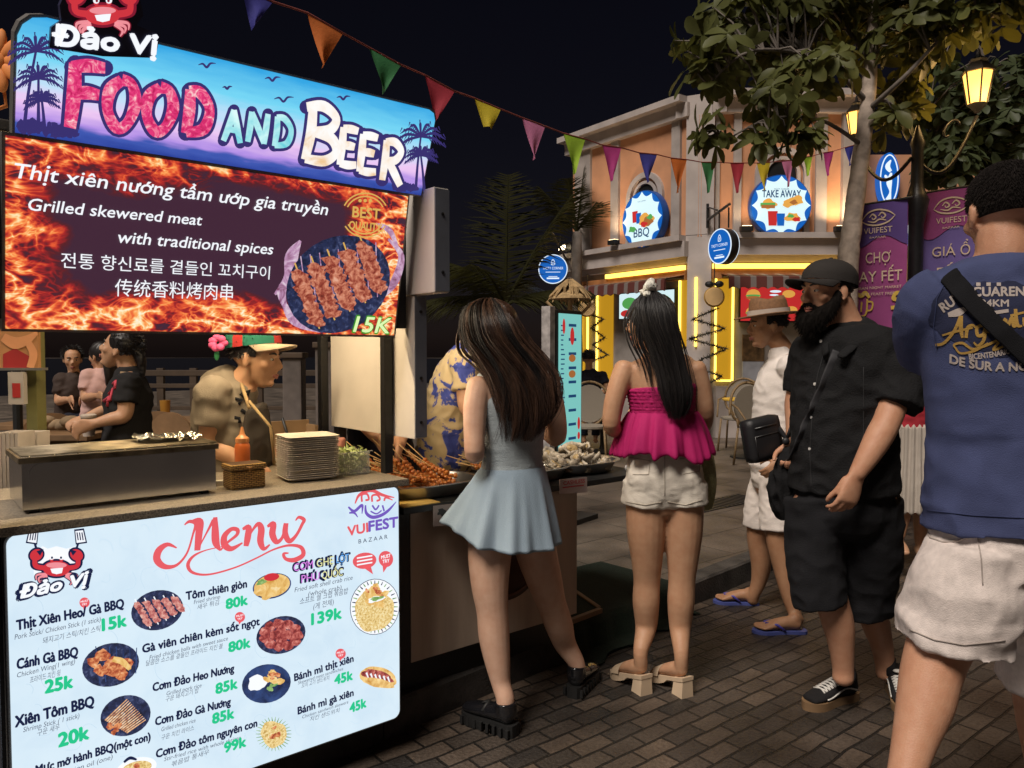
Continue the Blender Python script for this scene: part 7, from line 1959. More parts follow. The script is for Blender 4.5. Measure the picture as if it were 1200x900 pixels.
# -- 1: the long haired woman in the grey blue dress
f1 = Vector((-.64,.77,0)).normalized(); r1 = Vector((f1.y,-f1.x,0))
g1 = person('long haired woman in a short grey blue dress and chunky black loafers',Vector((P(600,450,3.0).x,3.0,0)))
F = Fig()
hc = P(578,390,2.99)
hf = Vector((-.80,.60,-.12)).normalized()
head(F,hc,hf,.98)
F.tube([(P(584,402,3.0),.047,.05),(P(592,422,3.0),.048,.05),(P(598,440,3.0),.07,.055)],r1)
F.tube([(P(598,436,3.0),.10,.05),(P(599,446,3.0),.155,.075),(P(600,468,3.0),.152,.10),(P(600,500,3.0),.138,.098),(P(601,537,3.0),.122,.09),(P(600,565,3.0),.150,.108),(P(599,592,3.0),.165,.115),(P(599,615,3.0),.13,.10)],r1,20)
hl1,tl1,hl2 = G(605,864),G(552,846),G(670,819)
dl1 = (tl1 - hl1).normalized(); tl1 = hl1 + dl1 * .255; dl2 = Vector((.47,.88,0)).normalized(); tl2 = hl2 + dl2 * .25
L1 = [(P(577,595,2.96),.088),(P(574,645,2.94),.086),(P(574,685,2.925),.073),(P(577,716,2.92),.062),(P(579,745,2.915),.0605),(P(583,775,2.905),.050),(P(587,800,2.895),.038),(hl1 + dl1 * .05 + ZZ * .135,.0355),(hl1 + dl1 * .052 + ZZ * .09,.036)]
L2 = [(P(623,595,3.04),.088),(P(627,640,3.06),.085),(P(638,680,3.08),.073),(P(646,706,3.12),.061),(P(655,732,3.17),.059),(P(662,754,3.22),.048),(hl2 + dl2 * .05 + ZZ * .135,.0355),(hl2 + dl2 * .052 + ZZ * .09,.036)]
F.tube(L1,r1,18); F.tube(L2,r1,18)
F.tube([(P(562,452,2.92),.050),(P(557,475,2.885),.046),(P(556,505,2.86),.042),(P(556,532,2.85),.038),(P(557,522,2.95),.038),(P(560,500,3.05),.033),(P(562,480,3.13),.025)],r1,14)
hand(F,P(562,480,3.13),(.1,.5,.8),(.6,.6,.2),(-.5,0,.5),.6,.9)
F.tube([(P(641,452,3.10),.050),(P(650,480,3.12),.044),(P(653,512,3.13),.038),(P(640,505,3.22),.036),(P(615,490,3.3),.026)],r1,14)
hand(F,P(615,490,3.3),(-.6,.5,.5),(-.5,.5,-.3),(-.2,0,.8),.6,.9)
F.fuse('body',M_skin_fair,g1,.0062,3)
M_dress = cloth('grey_blue_jersey',(.31,.40,.48),.8,.06,.3,300)
F = Fig(); o_ = .010
F.tube([(P(599,452,3.0),.128,.085),(P(600,468,3.0),.158,.108),(P(600,500,3.0),.147,.107),(P(601,537,3.0),.131,.099),(P(600,556,3.0),.146,.107)],r1,24,rnd=False)
for (a,b,cc) in (((573,470,2.93),(566,440,2.97),(574,452,3.06)),((628,470,3.04),(632,440,3.07),(622,455,3.14))):
 F.tube([(P(*a),.034,.016),(P(*b),.030,.013),(P(*cc),.034,.016)],f1,12)
M_top = cloth('pale_grey_rib',(.37,.42,.44),.85,.06,.4,200)
F.fuse('dress_top',M_top,g1,.0068,4,lambda c,n: .0009 * math.sin(c.z * 430 + 5 * noise.noise(c * 9)) + .0022 * noise.noise(Vector((c.x * 14,c.y * 14,c.z * 45))))
m1 = MB(); nT,nA = 26,120
cT,cB = P(601,546,3.0),P(595,632,3.0)
for lay in (0,1):
 for j in range(nT + 1):
  t = j / nT
  for i in range(nA):
   a = 2 * PI * i / nA; ca,sa = math.cos(a),math.sin(a)
   left = max(0,-ca) * .5 + max(0,-(ca * .77 + sa * -.64)) * .5
   rx = .136 + (.215 - .136) * t ** .85; ry = .104 + (.195 - .104) * t ** .85
   d = r1 * ca + f1 * sa
   dl = max(0.0,d.dot(Vector((-1,-.12,0)).normalized()))
   k = 1 + t * (.055 * math.sin(9 * a + 1.3) + .035 * math.sin(14 * a + .4 + t) + .02 * math.sin(23 * a)) + .24 * t * dl ** 3
   z = cT.z + (cB.z - cT.z) * t * (1 - .33 * dl ** 3 + .05 * max(0,d.dot(Vector((1,-.3,0)))))
   p = Vector((cT.x + (cB.x - cT.x) * t,cT.y,z)) + (r1 * ca * rx + f1 * sa * ry) * (k - .012 * lay)
   m1.v.append(p)
for lay in (0,1):
 b = lay * (nT + 1) * nA
 for j in range(nT):
  for i in range(nA): q = [b + j * nA + i,b + j * nA + (i + 1) % nA,b + (j + 1) * nA + (i + 1) % nA,b + (j + 1) * nA + i]; m1.f.append(q if lay == 0 else q[::-1])
e = nT * nA; b = (nT + 1) * nA + e
for i in range(nA): m1.f.append([e + i,e + (i + 1) % nA,b + (i + 1) % nA,b + i])
m1.m = [0] * len(m1.f); m1.build('skirt',M_dress,g1,True)
bk1 = -f1
gd = [(P(572,350,2.985),.03,.03),(P(571,359,2.955),.075,.055),(P(574,378,2.93),.100,.085),(P(582,400,2.92),.112,.085),(P(600,423,2.91),.116,.07),(P(613,446,2.90),.112,.06),(P(618,470,2.89),.098,.05),(P(618,494,2.89),.068,.04),(P(613,516,2.89),.035,.02)]
F = Fig(); F.ball(hc + Vector((0,-.01,.036)),.086,.106,.094,hf.cross(ZZ).normalized(),Vector((hf.x,hf.y,0)).normalized(),20,12)
rr1 = Vector((1,.18,0)).normalized()
F.tube([(g[0] + Vector((0,.05,0)),g[1] * .74,g[2] * .4 + .004) for g in gd[1:-3]],rr1,20)
hb = F.fuse('hair',M_hair_br,g1,.007,4,wrinkle(.006,34,(1,1,.1),2))
M_hair_lt = mat('warm_brown_hair',(.068,.034,.020),.42,var=.5,scale=60,stretch=(1,1,.08))
for k_,m_ in enumerate((M_hair_br,M_hair_bk,M_hair_br,M_hair_lt)): strands('hair_strands',m_,hb,gd,400,rr1,4 + k_,.0012,.024,(-1.08,1.08),16,Vector((.1,-1,0)).normalized(),(.35,1.1))
strands('hair_strands',M_hair_br,hb,[(P(560,362,2.93),.03,.02),(P(546,388,2.95),.022,.03),(P(546,412,2.93),.025,.03),(P(566,430,2.90),.03,.02),(P(586,452,2.88),.03,.02),(P(596,478,2.87),.012,.01)],130,rr1,14,.0016,.008,(-1,1),12,Vector((-.6,-1,0)).normalized(),(.3,1.0))
strands('flyaway_hair',M_hair_br,hb,gd,90,rr1,44,.0007,.055,(-1.15,1.15),16,Vector((.1,-1,0)).normalized(),(.8,1.25))
M_patent = mat('black_patent_leather',(.010,.010,.012),.16,var=.2,coat=.6,bump=.05,bscale=30)
M_rub = mat('black_rubber',(.012,.012,.012),.6,var=.2)
def loafer(heel,toe,ank,w=.088):
 m1 = MB(); sole(m1,heel,toe,w,.03,.048,0); sole(m1,heel,toe,w * 1.02,.012,.0295,0,.52,1.0,.96); sole(m1,heel,toe,w * .98,.0,.0295,0,0,.36,.97)
 sole(m1,heel,toe,w * 1.0,.0,.0118,0,.55,.97,.93)
 d = (toe - heel); d.z = 0; L_ = d.length; d.normalize(); x = d.cross(ZZ)
 for i in range(8):
  for s in (-1,1): m1.box(heel + d * (L_ * (.06 + .12 * i)) + x * (s * w * .44) + ZZ * .022,d * .006,x * .006,ZZ * .016)
 o = m1.build('sole',M_rub,g1)
 F = Fig(); h = .048
 F.tube([(heel + d * .035 + ZZ * (h + .034),.039,.040),(heel + d * (L_ * .25) + ZZ * (h + .034),.037,.038),(heel + d * (L_ * .5) + ZZ * (h + .026),.038,.028),(heel + d * (L_ * .75) + ZZ * (h + .020),.041,.022),(heel + d * (L_ * .92) + ZZ * (h + .014),.032,.016)],x,18)
 F.tube([(ank + ZZ * .0,.043,.043),(heel + d * .045 + ZZ * (h + .03),.040,.042)],x,14,rnd=False)
 up = F.fuse('shoe',M_patent,g1,.005,3)
 m1 = MB(); m1.tube([heel + d * (L_ * .52) + x * .036 + ZZ * (h + .03),heel + d * (L_ * .50) + ZZ * (h + .058),heel + d * (L_ * .52) - x * .036 + ZZ * (h + .03)],[.008,.010,.008],8)
 m1.lathe(heel + d * (L_ * .56) + ZZ * (h + .052),[(.016,0),(.016,.004),(.011,.005)],14,0,(d * .5 + ZZ).normalized()); m1.build('strap',M_rub,up,True)
loafer(hl1,tl1,hl1 + dl1 * .05 + ZZ * .125)
loafer(hl2,tl2,hl2 + dl2 * .05 + ZZ * .125)
# -- 2: the woman in the magenta top
f2 = Vector((-.30,.95,0)).normalized(); r2 = Vector((f2.y,-f2.x,0))
D = 3.3
g2 = person('woman in a magenta ruffled strapless top, white shorts and block heeled mules',Vector((P(776,450,D).x,D,0)))
F = Fig(); hc = P(763,378,D - .01); hf2 = Vector((-.85,.5,-.08)).normalized()
head(F,hc,hf2,.98)
F.tube([(P(766,392,D),.046,.05),(P(771,408,D),.048,.05),(P(773,422,D),.075,.055)],r2)
F.tube([(P(773,416,D),.09,.045),(P(774,426,D),.165,.065),(P(775,448,D),.158,.095),(P(776,478,D),.138,.096),(P(777,510,D),.118,.09),(P(778,535,D),.148,.11),(P(779,562,D),.165,.12),(P(779,590,D),.14,.10)],r2,20)
mh = {-1: G(758,815),1: G(806,818)}; md2 = Vector((-.46,.89,0)).normalized()
for g_,xs in ((-1,[(757,575,-.02,.088),(757,620,-.02,.083),(758,655,-.01,.068),(758,680,0,.058),(757,705,.0,.0585),(757,735,.01,.047),(757,760,.01,.035),(757,775,.0,.034),(757,788,-.01,.036)]),
               (1,[(801,575,-.02,.088),(801,620,-.02,.083),(800,655,-.02,.068),(799,680,-.02,.058),(798,705,-.02,.0585),(797,735,-.02,.047),(796,760,-.02,.035),(796,775,-.02,.034),(797,790,-.03,.036)])):
 F.tube([(P(x,y,D + dd),q) for x,y,dd,q in xs[:-3]] + [(mh[g_] + md2 * .045 + ZZ * .18,.032),(mh[g_] + md2 * .042 + ZZ * .12,.029)],r2,18)
def mule(heel,toe,hz,w=.082):
 d = (toe - heel); d.z = 0; L_ = d.length; d.normalize(); x = d.cross(ZZ)
 up = lambda t: hz * (1 - t) ** 1.3 + .022 * min(1,t * 1.5)
 F.tube([(heel + d * .034 + ZZ * (up(0) + .028),.026,.027),(heel + d * (L_ * .28) + ZZ * (up(.28) + .036),.030,.034),(heel + d * (L_ * .55) + ZZ * (up(.55) + .030),.036,.026),(heel + d * (L_ * .76) + ZZ * (up(.76) + .018),.040,.017)],x,14)
 for i,(o2,l_,q) in enumerate(((.028,.97,.0115),(.011,.98,.009),(-.004,.95,.0085),(-.017,.91,.008),(-.029,.87,.008))):
  F.tube([(heel + d * (L_ * .72) + x * o2 + ZZ * (up(.76) + .014),q),(heel + d * (L_ * l_) + x * o2 + ZZ * (.022 + .012),q * .85)],x,8,3)
 return d,x,L_,up
feet2 = []
for a_,b_ in ((mh[-1],md2 * .235),(mh[1],md2 * .235)):
 feet2.append((a_,a_ + b_,*mule(a_,a_ + b_,.085)))
F.tube([(P(733,432,D - .03),.050),(P(724,455,D - .05),.045),(P(718,480,D - .06),.042),(P(717,500,D - .05),.038),(P(726,503,D + .06),.037),(P(740,500,D + .18),.026)],r2,14)
hand(F,P(740,500,D + .18),(.3,.8,.2),(.5,0,.5),(0,.2,1),.6,.9)
F.tube([(P(814,432,D + .03),.050),(P(822,458,D + .03),.045),(P(826,485,D + .04),.040),(P(822,500,D + .12),.037),(P(806,498,D + .24),.026)],r2,14)
hand(F,P(806,498,D + .24),(-.4,.8,.1),(-.5,0,.5),(0,.2,1),.6,.9)
F.fuse('body',M_skin_tan,g2,.0062,3)
face_parts(g2,hc,hf2,.98)
M_mag = cloth('magenta_cotton',(.42,.014,.12),.75,.10,.25,240)
F = Fig(); F.tube([(P(775,452,D),.166,.104),(P(776,470,D),.152,.106),(P(777,492,D),.145,.105),(P(777,500,D),.15,.11)],r2,24,rnd=False)
F.fuse('smocked_band',M_mag,g2,.0062,2,lambda c,n: .0026 * math.sin(c.z * 420) + .003 * noise.noise(Vector((c.x * 90,c.y * 90,c.z * 130))))
m1 = MB(); nT,nA = 22,140; zA,zB = P(777,482,D).z,P(777,531,D).z; cx2 = P(777,500,D)
for lay in (0,1):
 for j in range(nT + 1):
  t = j / nT; puff = .35 * math.sin(PI * min(1,t * .9 + .06)) ** .6
  for i in range(nA):
   a = 2 * PI * i / nA; ca,sa = math.cos(a),math.sin(a)
   fold = .085 * math.sin(11 * a + 2.2 * math.sin(3 * a) + .8 * t) + .05 * math.sin(19 * a + 2 + 1.5 * math.sin(2 * a)) * (1 - .4 * t) + .03 * math.sin(31 * a)
   rx = .148 + .062 * t ** .7 + .02 * puff; ry = .108 + .072 * t ** .7 + .02 * puff
   k = 1 + fold * (.25 + .75 * t); k *= (1 - .03 * max(0,(t - .9) / .1) ** 2)
   z = zA + (zB - zA) * t + .010 * t * math.sin(7 * a + 1) + .012 * t * math.sin(3 * a + 2.2) - .01 * t * fold * 10
   m1.v.append(Vector((cx2.x,cx2.y,z)) + (r2 * ca * rx + f2 * sa * ry) * (k - .016 * lay))
for lay in (0,1):
 b = lay * (nT + 1) * nA
 for j in range(nT):
  for i in range(nA): q = [b + j * nA + i,b + j * nA + (i + 1) % nA,b + (j + 1) * nA + (i + 1) % nA,b + (j + 1) * nA + i]; m1.f.append(q if lay == 0 else q[::-1])
e = nT * nA; b = (nT + 1) * nA + e
for i in range(nA): m1.f.append([e + i,e + (i + 1) % nA,b + (i + 1) % nA,b + i])
m1.m = [0] * len(m1.f); m1.build('ruffle',M_mag,g2,True)
M_wden = cloth('off_white_denim',(.70,.64,.55),.85,.07,.35,320)
F = Fig(); F.tube([(P(777,515,D),.142,.11),(P(778,540,D),.165,.125),(P(779,562,D),.176,.132),(P(779,578,D),.165,.125)],r2,24)
F.tube([(P(757,565,D - .02),.098,.105),(P(755,592,D - .02),.101,.108)],r2,20,rnd=False); F.tube([(P(801,565,D - .02),.098,.105),(P(802,590,D - .02),.100,.108)],r2,20,rnd=False)
F.ball(P(758,562,D - .06),.085,.075,.08); F.ball(P(800,562,D - .06),.085,.075,.08)
sh2 = F.fuse('shorts',M_wden,g2,.0065,4,wrinkle(.0022,18,(1,1,1.8),5,.0012,44))
bv = None
def bvh_of(o):
 off = world_loc(o.parent); me = o.data
 return BVHTree.FromPolygons([tuple(v.co + off) for v in me.vertices],[tuple(p.vertices) for p in me.polygons])
def decal(name,tree_,pix_lines,material,parent,lift=.002):
 """stitch or print laid on a garment: pixel polylines are cast onto it and made into thin ribbons"""
 m1 = MB()
 for pts,w in pix_lines:
  prev = None; hit = []
  for i in range(len(pts) - 1):
   for j in range(8):
    x = pts[i][0] + (pts[i + 1][0] - pts[i][0]) * j / 8; y = pts[i][1] + (pts[i + 1][1] - pts[i][1]) * j / 8
    rr = ray(x,y).normalized(); h = tree_.ray_cast(CAM,rr)
    if h[0] is not None: hit.append(h[0] - rr * lift)
  if len(hit) > 2: m1.tube(hit,w,5,0,True)
 return m1.build(name,material,parent,True)
t2 = bvh_of(sh2); M_seam = cloth('cream_stitch',(.42,.37,.30))
decal('seam',t2,[([(779,522),(779,590)],.0016),([(738,536),(762,540),(760,556),(739,556)],.0014),([(796,538),(820,534),(820,552),(798,556)],.0014),([(733,588),(756,592),(778,588)],.0014),([(782,588),(803,592),(826,585)],.0014)],M_seam,sh2)
F = Fig(); F.ball(hc + Vector((.004,-.01,.036)),.085,.104,.094,hf2.cross(ZZ).normalized(),Vector((hf2.x,hf2.y,0)).normalized(),20,12)
gd = [(P(762,342,D - .05),.03,.03),(P(766,356,D - .085),.075,.05),(P(770,380,D - .10),.080,.06),(P(779,405,D - .11),.068,.055),(P(786,432,D - .12),.064,.05),(P(791,458,D - .14),.062,.045),(P(792,477,D - .15),.045,.03),(P(791,490,D - .15),.018,.015)]
F.tube([(g[0] + Vector((0,.05,0)),g[1] * .95,g[2] * .6 + .01) for g in gd[1:-1]],Vector((1,0,0)),18)
hb = F.fuse('hair',M_hair_bk,g2,.007,4,wrinkle(.005,34,(1,1,.1),3))
strands('hair_strands',M_hair_bk,hb,gd,900,Vector((1,0,0)),6,.0012,.010,(-1,1),13,Vector((.05,-1,0)).normalized(),(.3,1.05))
strands('hair_strands',M_hair_bk,hb,[(P(757,352,D - .06),.05,.02),(P(745,375,D - .08),.05,.03),(P(746,400,D - .09),.035,.03),(P(757,425,D - .10),.03,.02),(P(762,450,D - .11),.015,.01)],150,Vector((1,0,0)),7,.0015,.006,(-1,1),12,Vector((-.2,-1,0)).normalized(),(.3,1.0))
strands('flyaway_hair',M_hair_bk,hb,gd,70,Vector((1,0,0)),16,.0007,.035,(-1.2,1.2),14,Vector((.05,-1,0)).normalized(),(.8,1.3))
m1 = MB(); rng = random.Random(2); c = P(760,340,D - .06); ax = Vector((.9,-.3,-.55)).normalized(); e1 = ax.orthogonal().normalized(); e2 = ax.cross(e1)
m1.tube([c + (e1 * math.cos(a) + e2 * math.sin(a)) * (.026 + .006 * math.sin(7 * a)) + ax * .010 * math.sin(5 * a) for a in [2 * PI * i / 40 for i in range(41)]],[.018 + .005 * math.sin(i * 2.1) for i in range(41)],10)
m1.build('scrunchie',cloth('cream_lace',(.80,.76,.68),.9,.3,.8,160,90),hb,True)
m1 = MB(); q = lambda a,b,h: hc + hf2.cross(ZZ).normalized() * a + hf2 * b + ZZ * h
for g_ in (-1,1): m1.tube([q(g_ * .034 + .024 * math.cos(a),.098,.008 + .018 * math.sin(a)) for a in [2 * PI * i / 20 for i in range(21)]],.0018,6); m1.tube([q(g_ * .058,.097,.012),q(g_ * .078,.02,.008)],.0016,6)
m1.build('glasses',M_black,g2,True)
M_beige = mat('beige_leather',(.62,.47,.32),.5,var=.1)
for hl,te,d,x,L_,up in feet2:
 m1 = MB(); n = 12; pr = []
 for i in range(n + 1):
  t = i / n; w = (.030,.031,.031,.030,.030,.031,.033,.037,.041,.042,.040,.034,.020)[i]
  zt = up(t) + .004; zb = zt - .016 if t < .5 else 0.0 + max(0,(zt - .030) * (1 - (t - .5) * 3))
  c = hl + d * (L_ * 1.04 * t); m1.v += [c + x * w + ZZ * zt,c - x * w + ZZ * zt,c - x * w * .97 + ZZ * zb,c + x * w * .97 + ZZ * zb]
 m1.f = [[i * 4 + k,i * 4 + (k + 1) % 4,(i + 1) * 4 + (k + 1) % 4,(i + 1) * 4 + k] for i in range(n) for k in range(4)] + [[3,2,1,0],[n * 4,n * 4 + 1,n * 4 + 2,n * 4 + 3]]; m1.m = [0] * len(m1.f)
 so = m1.build('sole',M_beige,g2,'auto')
 m1 = MB(); a = hl + d * .002; m1.add([a + x * s * w + d * e + ZZ * z for z,w,l in ((0,.031,.066),(.074,.026,.056)) for s,e in ((-1,0),(1,0),(1,l),(-1,l))],[(0,1,2,3),(4,5,6,7),(0,1,5,4),(1,2,6,5),(2,3,7,6),(3,0,4,7)]); m1.build('block_heel',M_beige,so)
 m1 = MB(); nn = 10
 for sgn in (0,):
  for k in range(nn + 1):
   a = PI * k / nn;
   for tt in (.62,.86): m1.v.append(hl + d * (L_ * tt) + x * (math.cos(a) * .046) + ZZ * (up(tt) + .002 + math.sin(a) * (.052 if tt < .7 else .034)))
 m1.f = [[2 * k,2 * k + 1,2 * k + 3,2 * k + 2] for k in range(nn)]; m1.m = [0] * nn; m1.build('strap',M_beige,so,True,normals=False)
t = thing('straw_bag','pale green straw bag hanging at the right hip of the woman in magenta','bag',P(829,590,D + .08))
F = Fig(); c = P(826,556,D + .10); F.tube([(P(828,528,D + .1),.05,.02),(P(828,545,D + .1),.065,.035),(P(828,570,D + .1),.062,.042),(P(826,592,D + .1),.045,.035)],Vector((.5,.8,0)).normalized(),18)
M_straw = cloth('pale_green_straw',(.36,.34,.17),.8,.2,.6,150,60)
F.fuse('bag_body',M_straw,t,.006,2); m1 = MB(); m1.tube([P(826,530,D + .1),P(822,495,D + .08),P(815,455,D + .05),P(812,430,D + .03)],.006,8); m1.build('handle',M_straw,t,True)
# -- 3: the man in the straw hat
D = 4.2; f3 = Vector((-1,-.05,0)).normalized(); r3 = Vector((f3.y,-f3.x,0))     # r3 points away from us
g3 = person('man in a brown straw hat, white shirt and white shorts, walking in blue flip flops',Vector((P(900,450,D).x,D,0)))
F = Fig(); hc = P(899,383,D); hf3 = Vector((-1,-.08,-.06)).normalized()
head(F,hc,hf3,.98)
F.tube([(P(909,397,D),.048,.052),(P(919,412,D),.052,.055),(P(921,424,D),.08,.065)],r3)
F.tube([(P(920,420,D),.10,.06),(P(918,432,D),.175,.085),(P(914,455,D),.165,.11),(P(911,490,D),.145,.105),(P(909,520,D),.14,.105),(P(908,548,D),.15,.11),(P(908,570,D),.13,.11)],r3,20)
F.tube([(P(914,560,D - .09),.088),(P(913,590,D - .12),.08),(P(911,622,D - .14),.066),(P(912,640,D - .15),.056),(P(918,665,D - .16),.054),(P(924,695,D - .19),.042),(P(931,718,D - .22),.034),(P(934,728,D - .23),.034)],f3,16)
F.tube([(P(902,560,D + .09),.088),(P(893,590,D + .11),.08),(P(889,618,D + .12),.066),(P(888,634,D + .13),.058),(P(892,660,D + .14),.057),(P(889,682,D + .15),.043),(P(883,697,D + .16),.034),(P(882,703,D + .17),.034)],f3,16)
hA,tA = G(942,741),G(884,741); hB,tB = G(887,708),G(838,706)
hA.z = tA.z = hB.z = tB.z = .016
foot_bare(F,hA,tA,P(934,726,D - .23),1.0); foot_bare(F,hB,tB,P(882,700,D + .17),1.0)
F.tube([(P(926,432,D - .16),.052),(P(934,462,D - .19),.048),(P(936,495,D - .2),.040),(P(930,520,D - .22),.038),(P(918,540,D - .24),.027)],r3,14)
hand(F,P(918,540,D - .24),(-.6,.1,-.6),(0,1,0),(-.6,0,.4),.5,.95)
F.tube([(P(908,432,D + .16),.052),(P(900,470,D + .18),.046),(P(897,500,D + .16),.038),(P(888,520,D + .1),.027)],r3,14)
F.fuse('body',M_skin_brown,g3,.0066,3)
face_parts(g3,hc,hf3,.98)
M_wsh = cloth('white_linen',(.74,.68,.64),.85,.05,.3,260)
F = Fig(); F.tube([(P(919,420,D),.09,.07),(P(917,434,D),.182,.10),(P(913,458,D),.178,.128),(P(910,492,D),.162,.125),(P(908,520,D),.162,.128),(P(907,545,D),.17,.132)],r3,24)
F.tube([(P(926,430,D - .15),.06),(P(935,455,D - .19),.064),(P(940,470,D - .2),.068)],r3,16,rnd=False); F.tube([(P(909,430,D + .15),.06),(P(900,455,D + .19),.064),(P(897,470,D + .19),.066)],r3,16,rnd=False)
F.ball(P(926,431,D - .15),.072); F.tube([(P(914,412,D),.062,.066),(P(917,424,D),.075,.072)],r3,16)
s3 = F.fuse('shirt',M_wsh,g3,.0072,4,wrinkle(.004,9,(1,1,2.2),8,.0015,30))
F = Fig(); F.tube([(P(908,540,D),.155,.118),(P(908,562,D),.16,.125)],r3,20)
F.tube([(P(913,560,D - .09),.10,.105),(P(912,590,D - .12),.10,.10),(P(912,622,D - .14),.092,.10)],r3,18,rnd=False); F.tube([(P(903,560,D + .09),.10,.105),(P(894,590,D + .11),.10,.10),(P(891,617,D + .12),.090,.10)],r3,18,rnd=False)
F.fuse('shorts',cloth('white_cotton',(.70,.63,.58),.85,.06,.3,260),g3,.0072,4,wrinkle(.004,12,(1,1,1.8),12,.0015,30))
M_strap_h = mat('brown_felt_straw',(.20,.10,.045),.8,var=.2,scale=80,bump=.4,bscale=150)
c = hc + ZZ * .062 + Vector((.008,0,0)); tilt = Vector((-.10,0,1)).normalized()
m1 = MB(); xx = Vector((-1,0,-.10)).normalized(); yy = tilt.cross(xx)
def oval(r_,h,sx=1.18,dip=0): return [c + xx * (r_ * sx * math.cos(a)) + yy * (r_ * math.sin(a)) + tilt * (h + dip * math.cos(2 * a)) for a in [2 * PI * i / 36 for i in range(36)]]
rings_ = [(.092,-.004,0),(.158,.0,-.006),(.163,.002,-.006),(.158,.006,-.006),(.094,.006,0),(.090,.03,0),(.084,.075,0),(.074,.094,.008),(.045,.096,.008),(.01,.082,0)]
for r_,h,dp in rings_: m1.v += oval(r_,h,1.18,dp)
m1.f = [[i * 36 + k,i * 36 + (k + 1) % 36,(i + 1) * 36 + (k + 1) % 36,(i + 1) * 36 + k] for i in range(len(rings_) - 1) for k in range(36)] + [[(len(rings_) - 1) * 36 + k for k in range(36)]]; m1.m = [0] * len(m1.f)
ht = m1.build('straw_hat',M_strap_h,g3,True)
m1 = MB();
for r_,h in ((.0935,.008),(.0915,.034)): m1.v += oval(r_ + .0045,h)
m1.f = [[k,(k + 1) % 36,(k + 1) % 36 + 36,k + 36] for k in range(36)]; m1.m = [0] * 36; m1.build('hat_band',cloth('pale_hat_band',(.45,.38,.33)),ht,True)
short_hair('hair',M_hair_bk,g3,hc,hf3,.98,n=420,length=.02,cover=(-.45,1),front=.35,seed=3)
M_flip = mat('blue_rubber',(.07,.09,.30),.55,var=.1)
for hl,te in ((hA,tA),(hB,tB)):
 d = (te - hl).normalized(); h0 = hl - d * .012; t0 = te + d * .012; m1 = MB(); sole(m1,h0,t0,.098,.0,.0155); fl = m1.build('flip_flop',M_flip,g3)
 x = d.cross(ZZ).normalized(); L_ = (te - hl).length; m1 = MB()
 for s in (-1,1): m1.tube([hl + d * (L_ * .80) + x * .012 + ZZ * .006,hl + d * (L_ * .77) + x * (.010 + s * .012) + ZZ * .034,hl + d * (L_ * .58) + x * (s * .036) + ZZ * .034,hl + d * (L_ * .42) + x * (s * .040) + ZZ * .004],[.005,.006,.007,.005],8)
 m1.build('strap',mat('violet_blue_strap',(.06,.05,.30),.5),fl,True)
# -- 4: the bearded man in black
D = 3.05; f4 = Vector((-.80,-.60,0)).normalized(); r4 = Vector((f4.y,-f4.x,0))   # r4 = his right: away from us, to the left
g4 = person('bearded man in a dark cap, black shirt and long black shorts, walking left',Vector((P(985,450,D).x,D,0)))
F = Fig(); hc = P(969,344,D); hf4 = Vector((-.93,-.37,-.04)).normalized()
head(F,hc,hf4,1.03,ZZ,1.08)
F.tube([(P(980,356,D),.062,.066),(P(988,376,D + .01),.066,.068),(P(993,396,D + .01),.09,.075)],r4)
F.tube([(P(994,394,D + .01),.12,.07),(P(992,406,D),.205,.10),(P(990,435,D),.20,.135),(P(988,475,D),.185,.145),(P(987,520,D),.18,.15),(P(986,560,D),.178,.145),(P(986,600,D),.165,.14)],r4,20)
F.tube([(P(1022,590,D - .03),.10),(P(1024,650,D + .02),.09),(P(1018,700,D + .07),.068),(P(1026,730,D + .13),.058),(P(1033,755,D + .17),.046),(P(1037,778,D + .19),.040),(P(1038,790,D + .19),.04)],r4,18)
F.tube([(P(958,590,D + .02),.10),(P(960,650,D),.088),(P(972,695,D - .02),.066),(P(982,730,D - .01),.062),(P(986,758,D),.050),(P(988,782,D + .01),.042),(P(988,795,D + .01),.042)],r4,18)
wl = P(1004,556,D - .26)
F.tube([(P(1045,405,D - .10),.066),(P(1048,435,D - .14),.062),(P(1046,468,D - .18),.056),(P(1041,490,D - .21),.050),(P(1030,512,D - .23),.050),(P(1017,535,D - .25),.041),(wl,.030)],r4,16)
hand(F,wl,(-.34,-.05,-.94),(-.25,.95,.1),(-.95,-.25,.3),.50,1.12,.05,.15)
wr = P(930,515,D + .12)
F.tube([(P(950,413,D + .13),.054),(P(944,435,D + .17),.056),(P(934,470,D + .18),.050),(P(933,492,D + .15),.044),(wr,.031)],r4,16)
hand(F,wr,(-.10,-.25,-.95),(-.55,-.8,0),(-.8,.3,.2),.95,1.05,.1)
F.fuse('body',M_skin_pale,g4,.0062,3)
face_parts(g4,hc,hf4,1.03)
M_blk = cloth('black_crinkle_shirt',(.010,.010,.011),.9,.25,.5,180)
F = Fig(); F.tube([(P(990,376,D + .01),.080,.078),(P(992,387,D + .01),.125,.10),(P(992,402,D),.224,.130),(P(990,436,D),.216,.155),(P(988,480,D),.208,.170),(P(987,525,D),.212,.178),(P(987,560,D),.218,.182),(P(987,574,D),.216,.18)],r4,26,rnd=False)
F.tube([(P(1036,402,D - .08),.075),(P(1046,425,D - .13),.088),(P(1052,455,D - .165),.094),(P(1049,478,D - .19),.092)],r4,18,rnd=False)
F.tube([(P(952,402,D + .12),.074),(P(944,430,D + .17),.080),(P(941,460,D + .18),.083)],r4,18,rnd=False)
s4 = F.fuse('shirt',M_blk,g4,.0075,4,wrinkle(.008,11,(1,1,1.5),21,.004,26))
F = Fig(); cN = P(990,392,D)
lf4 = -r4
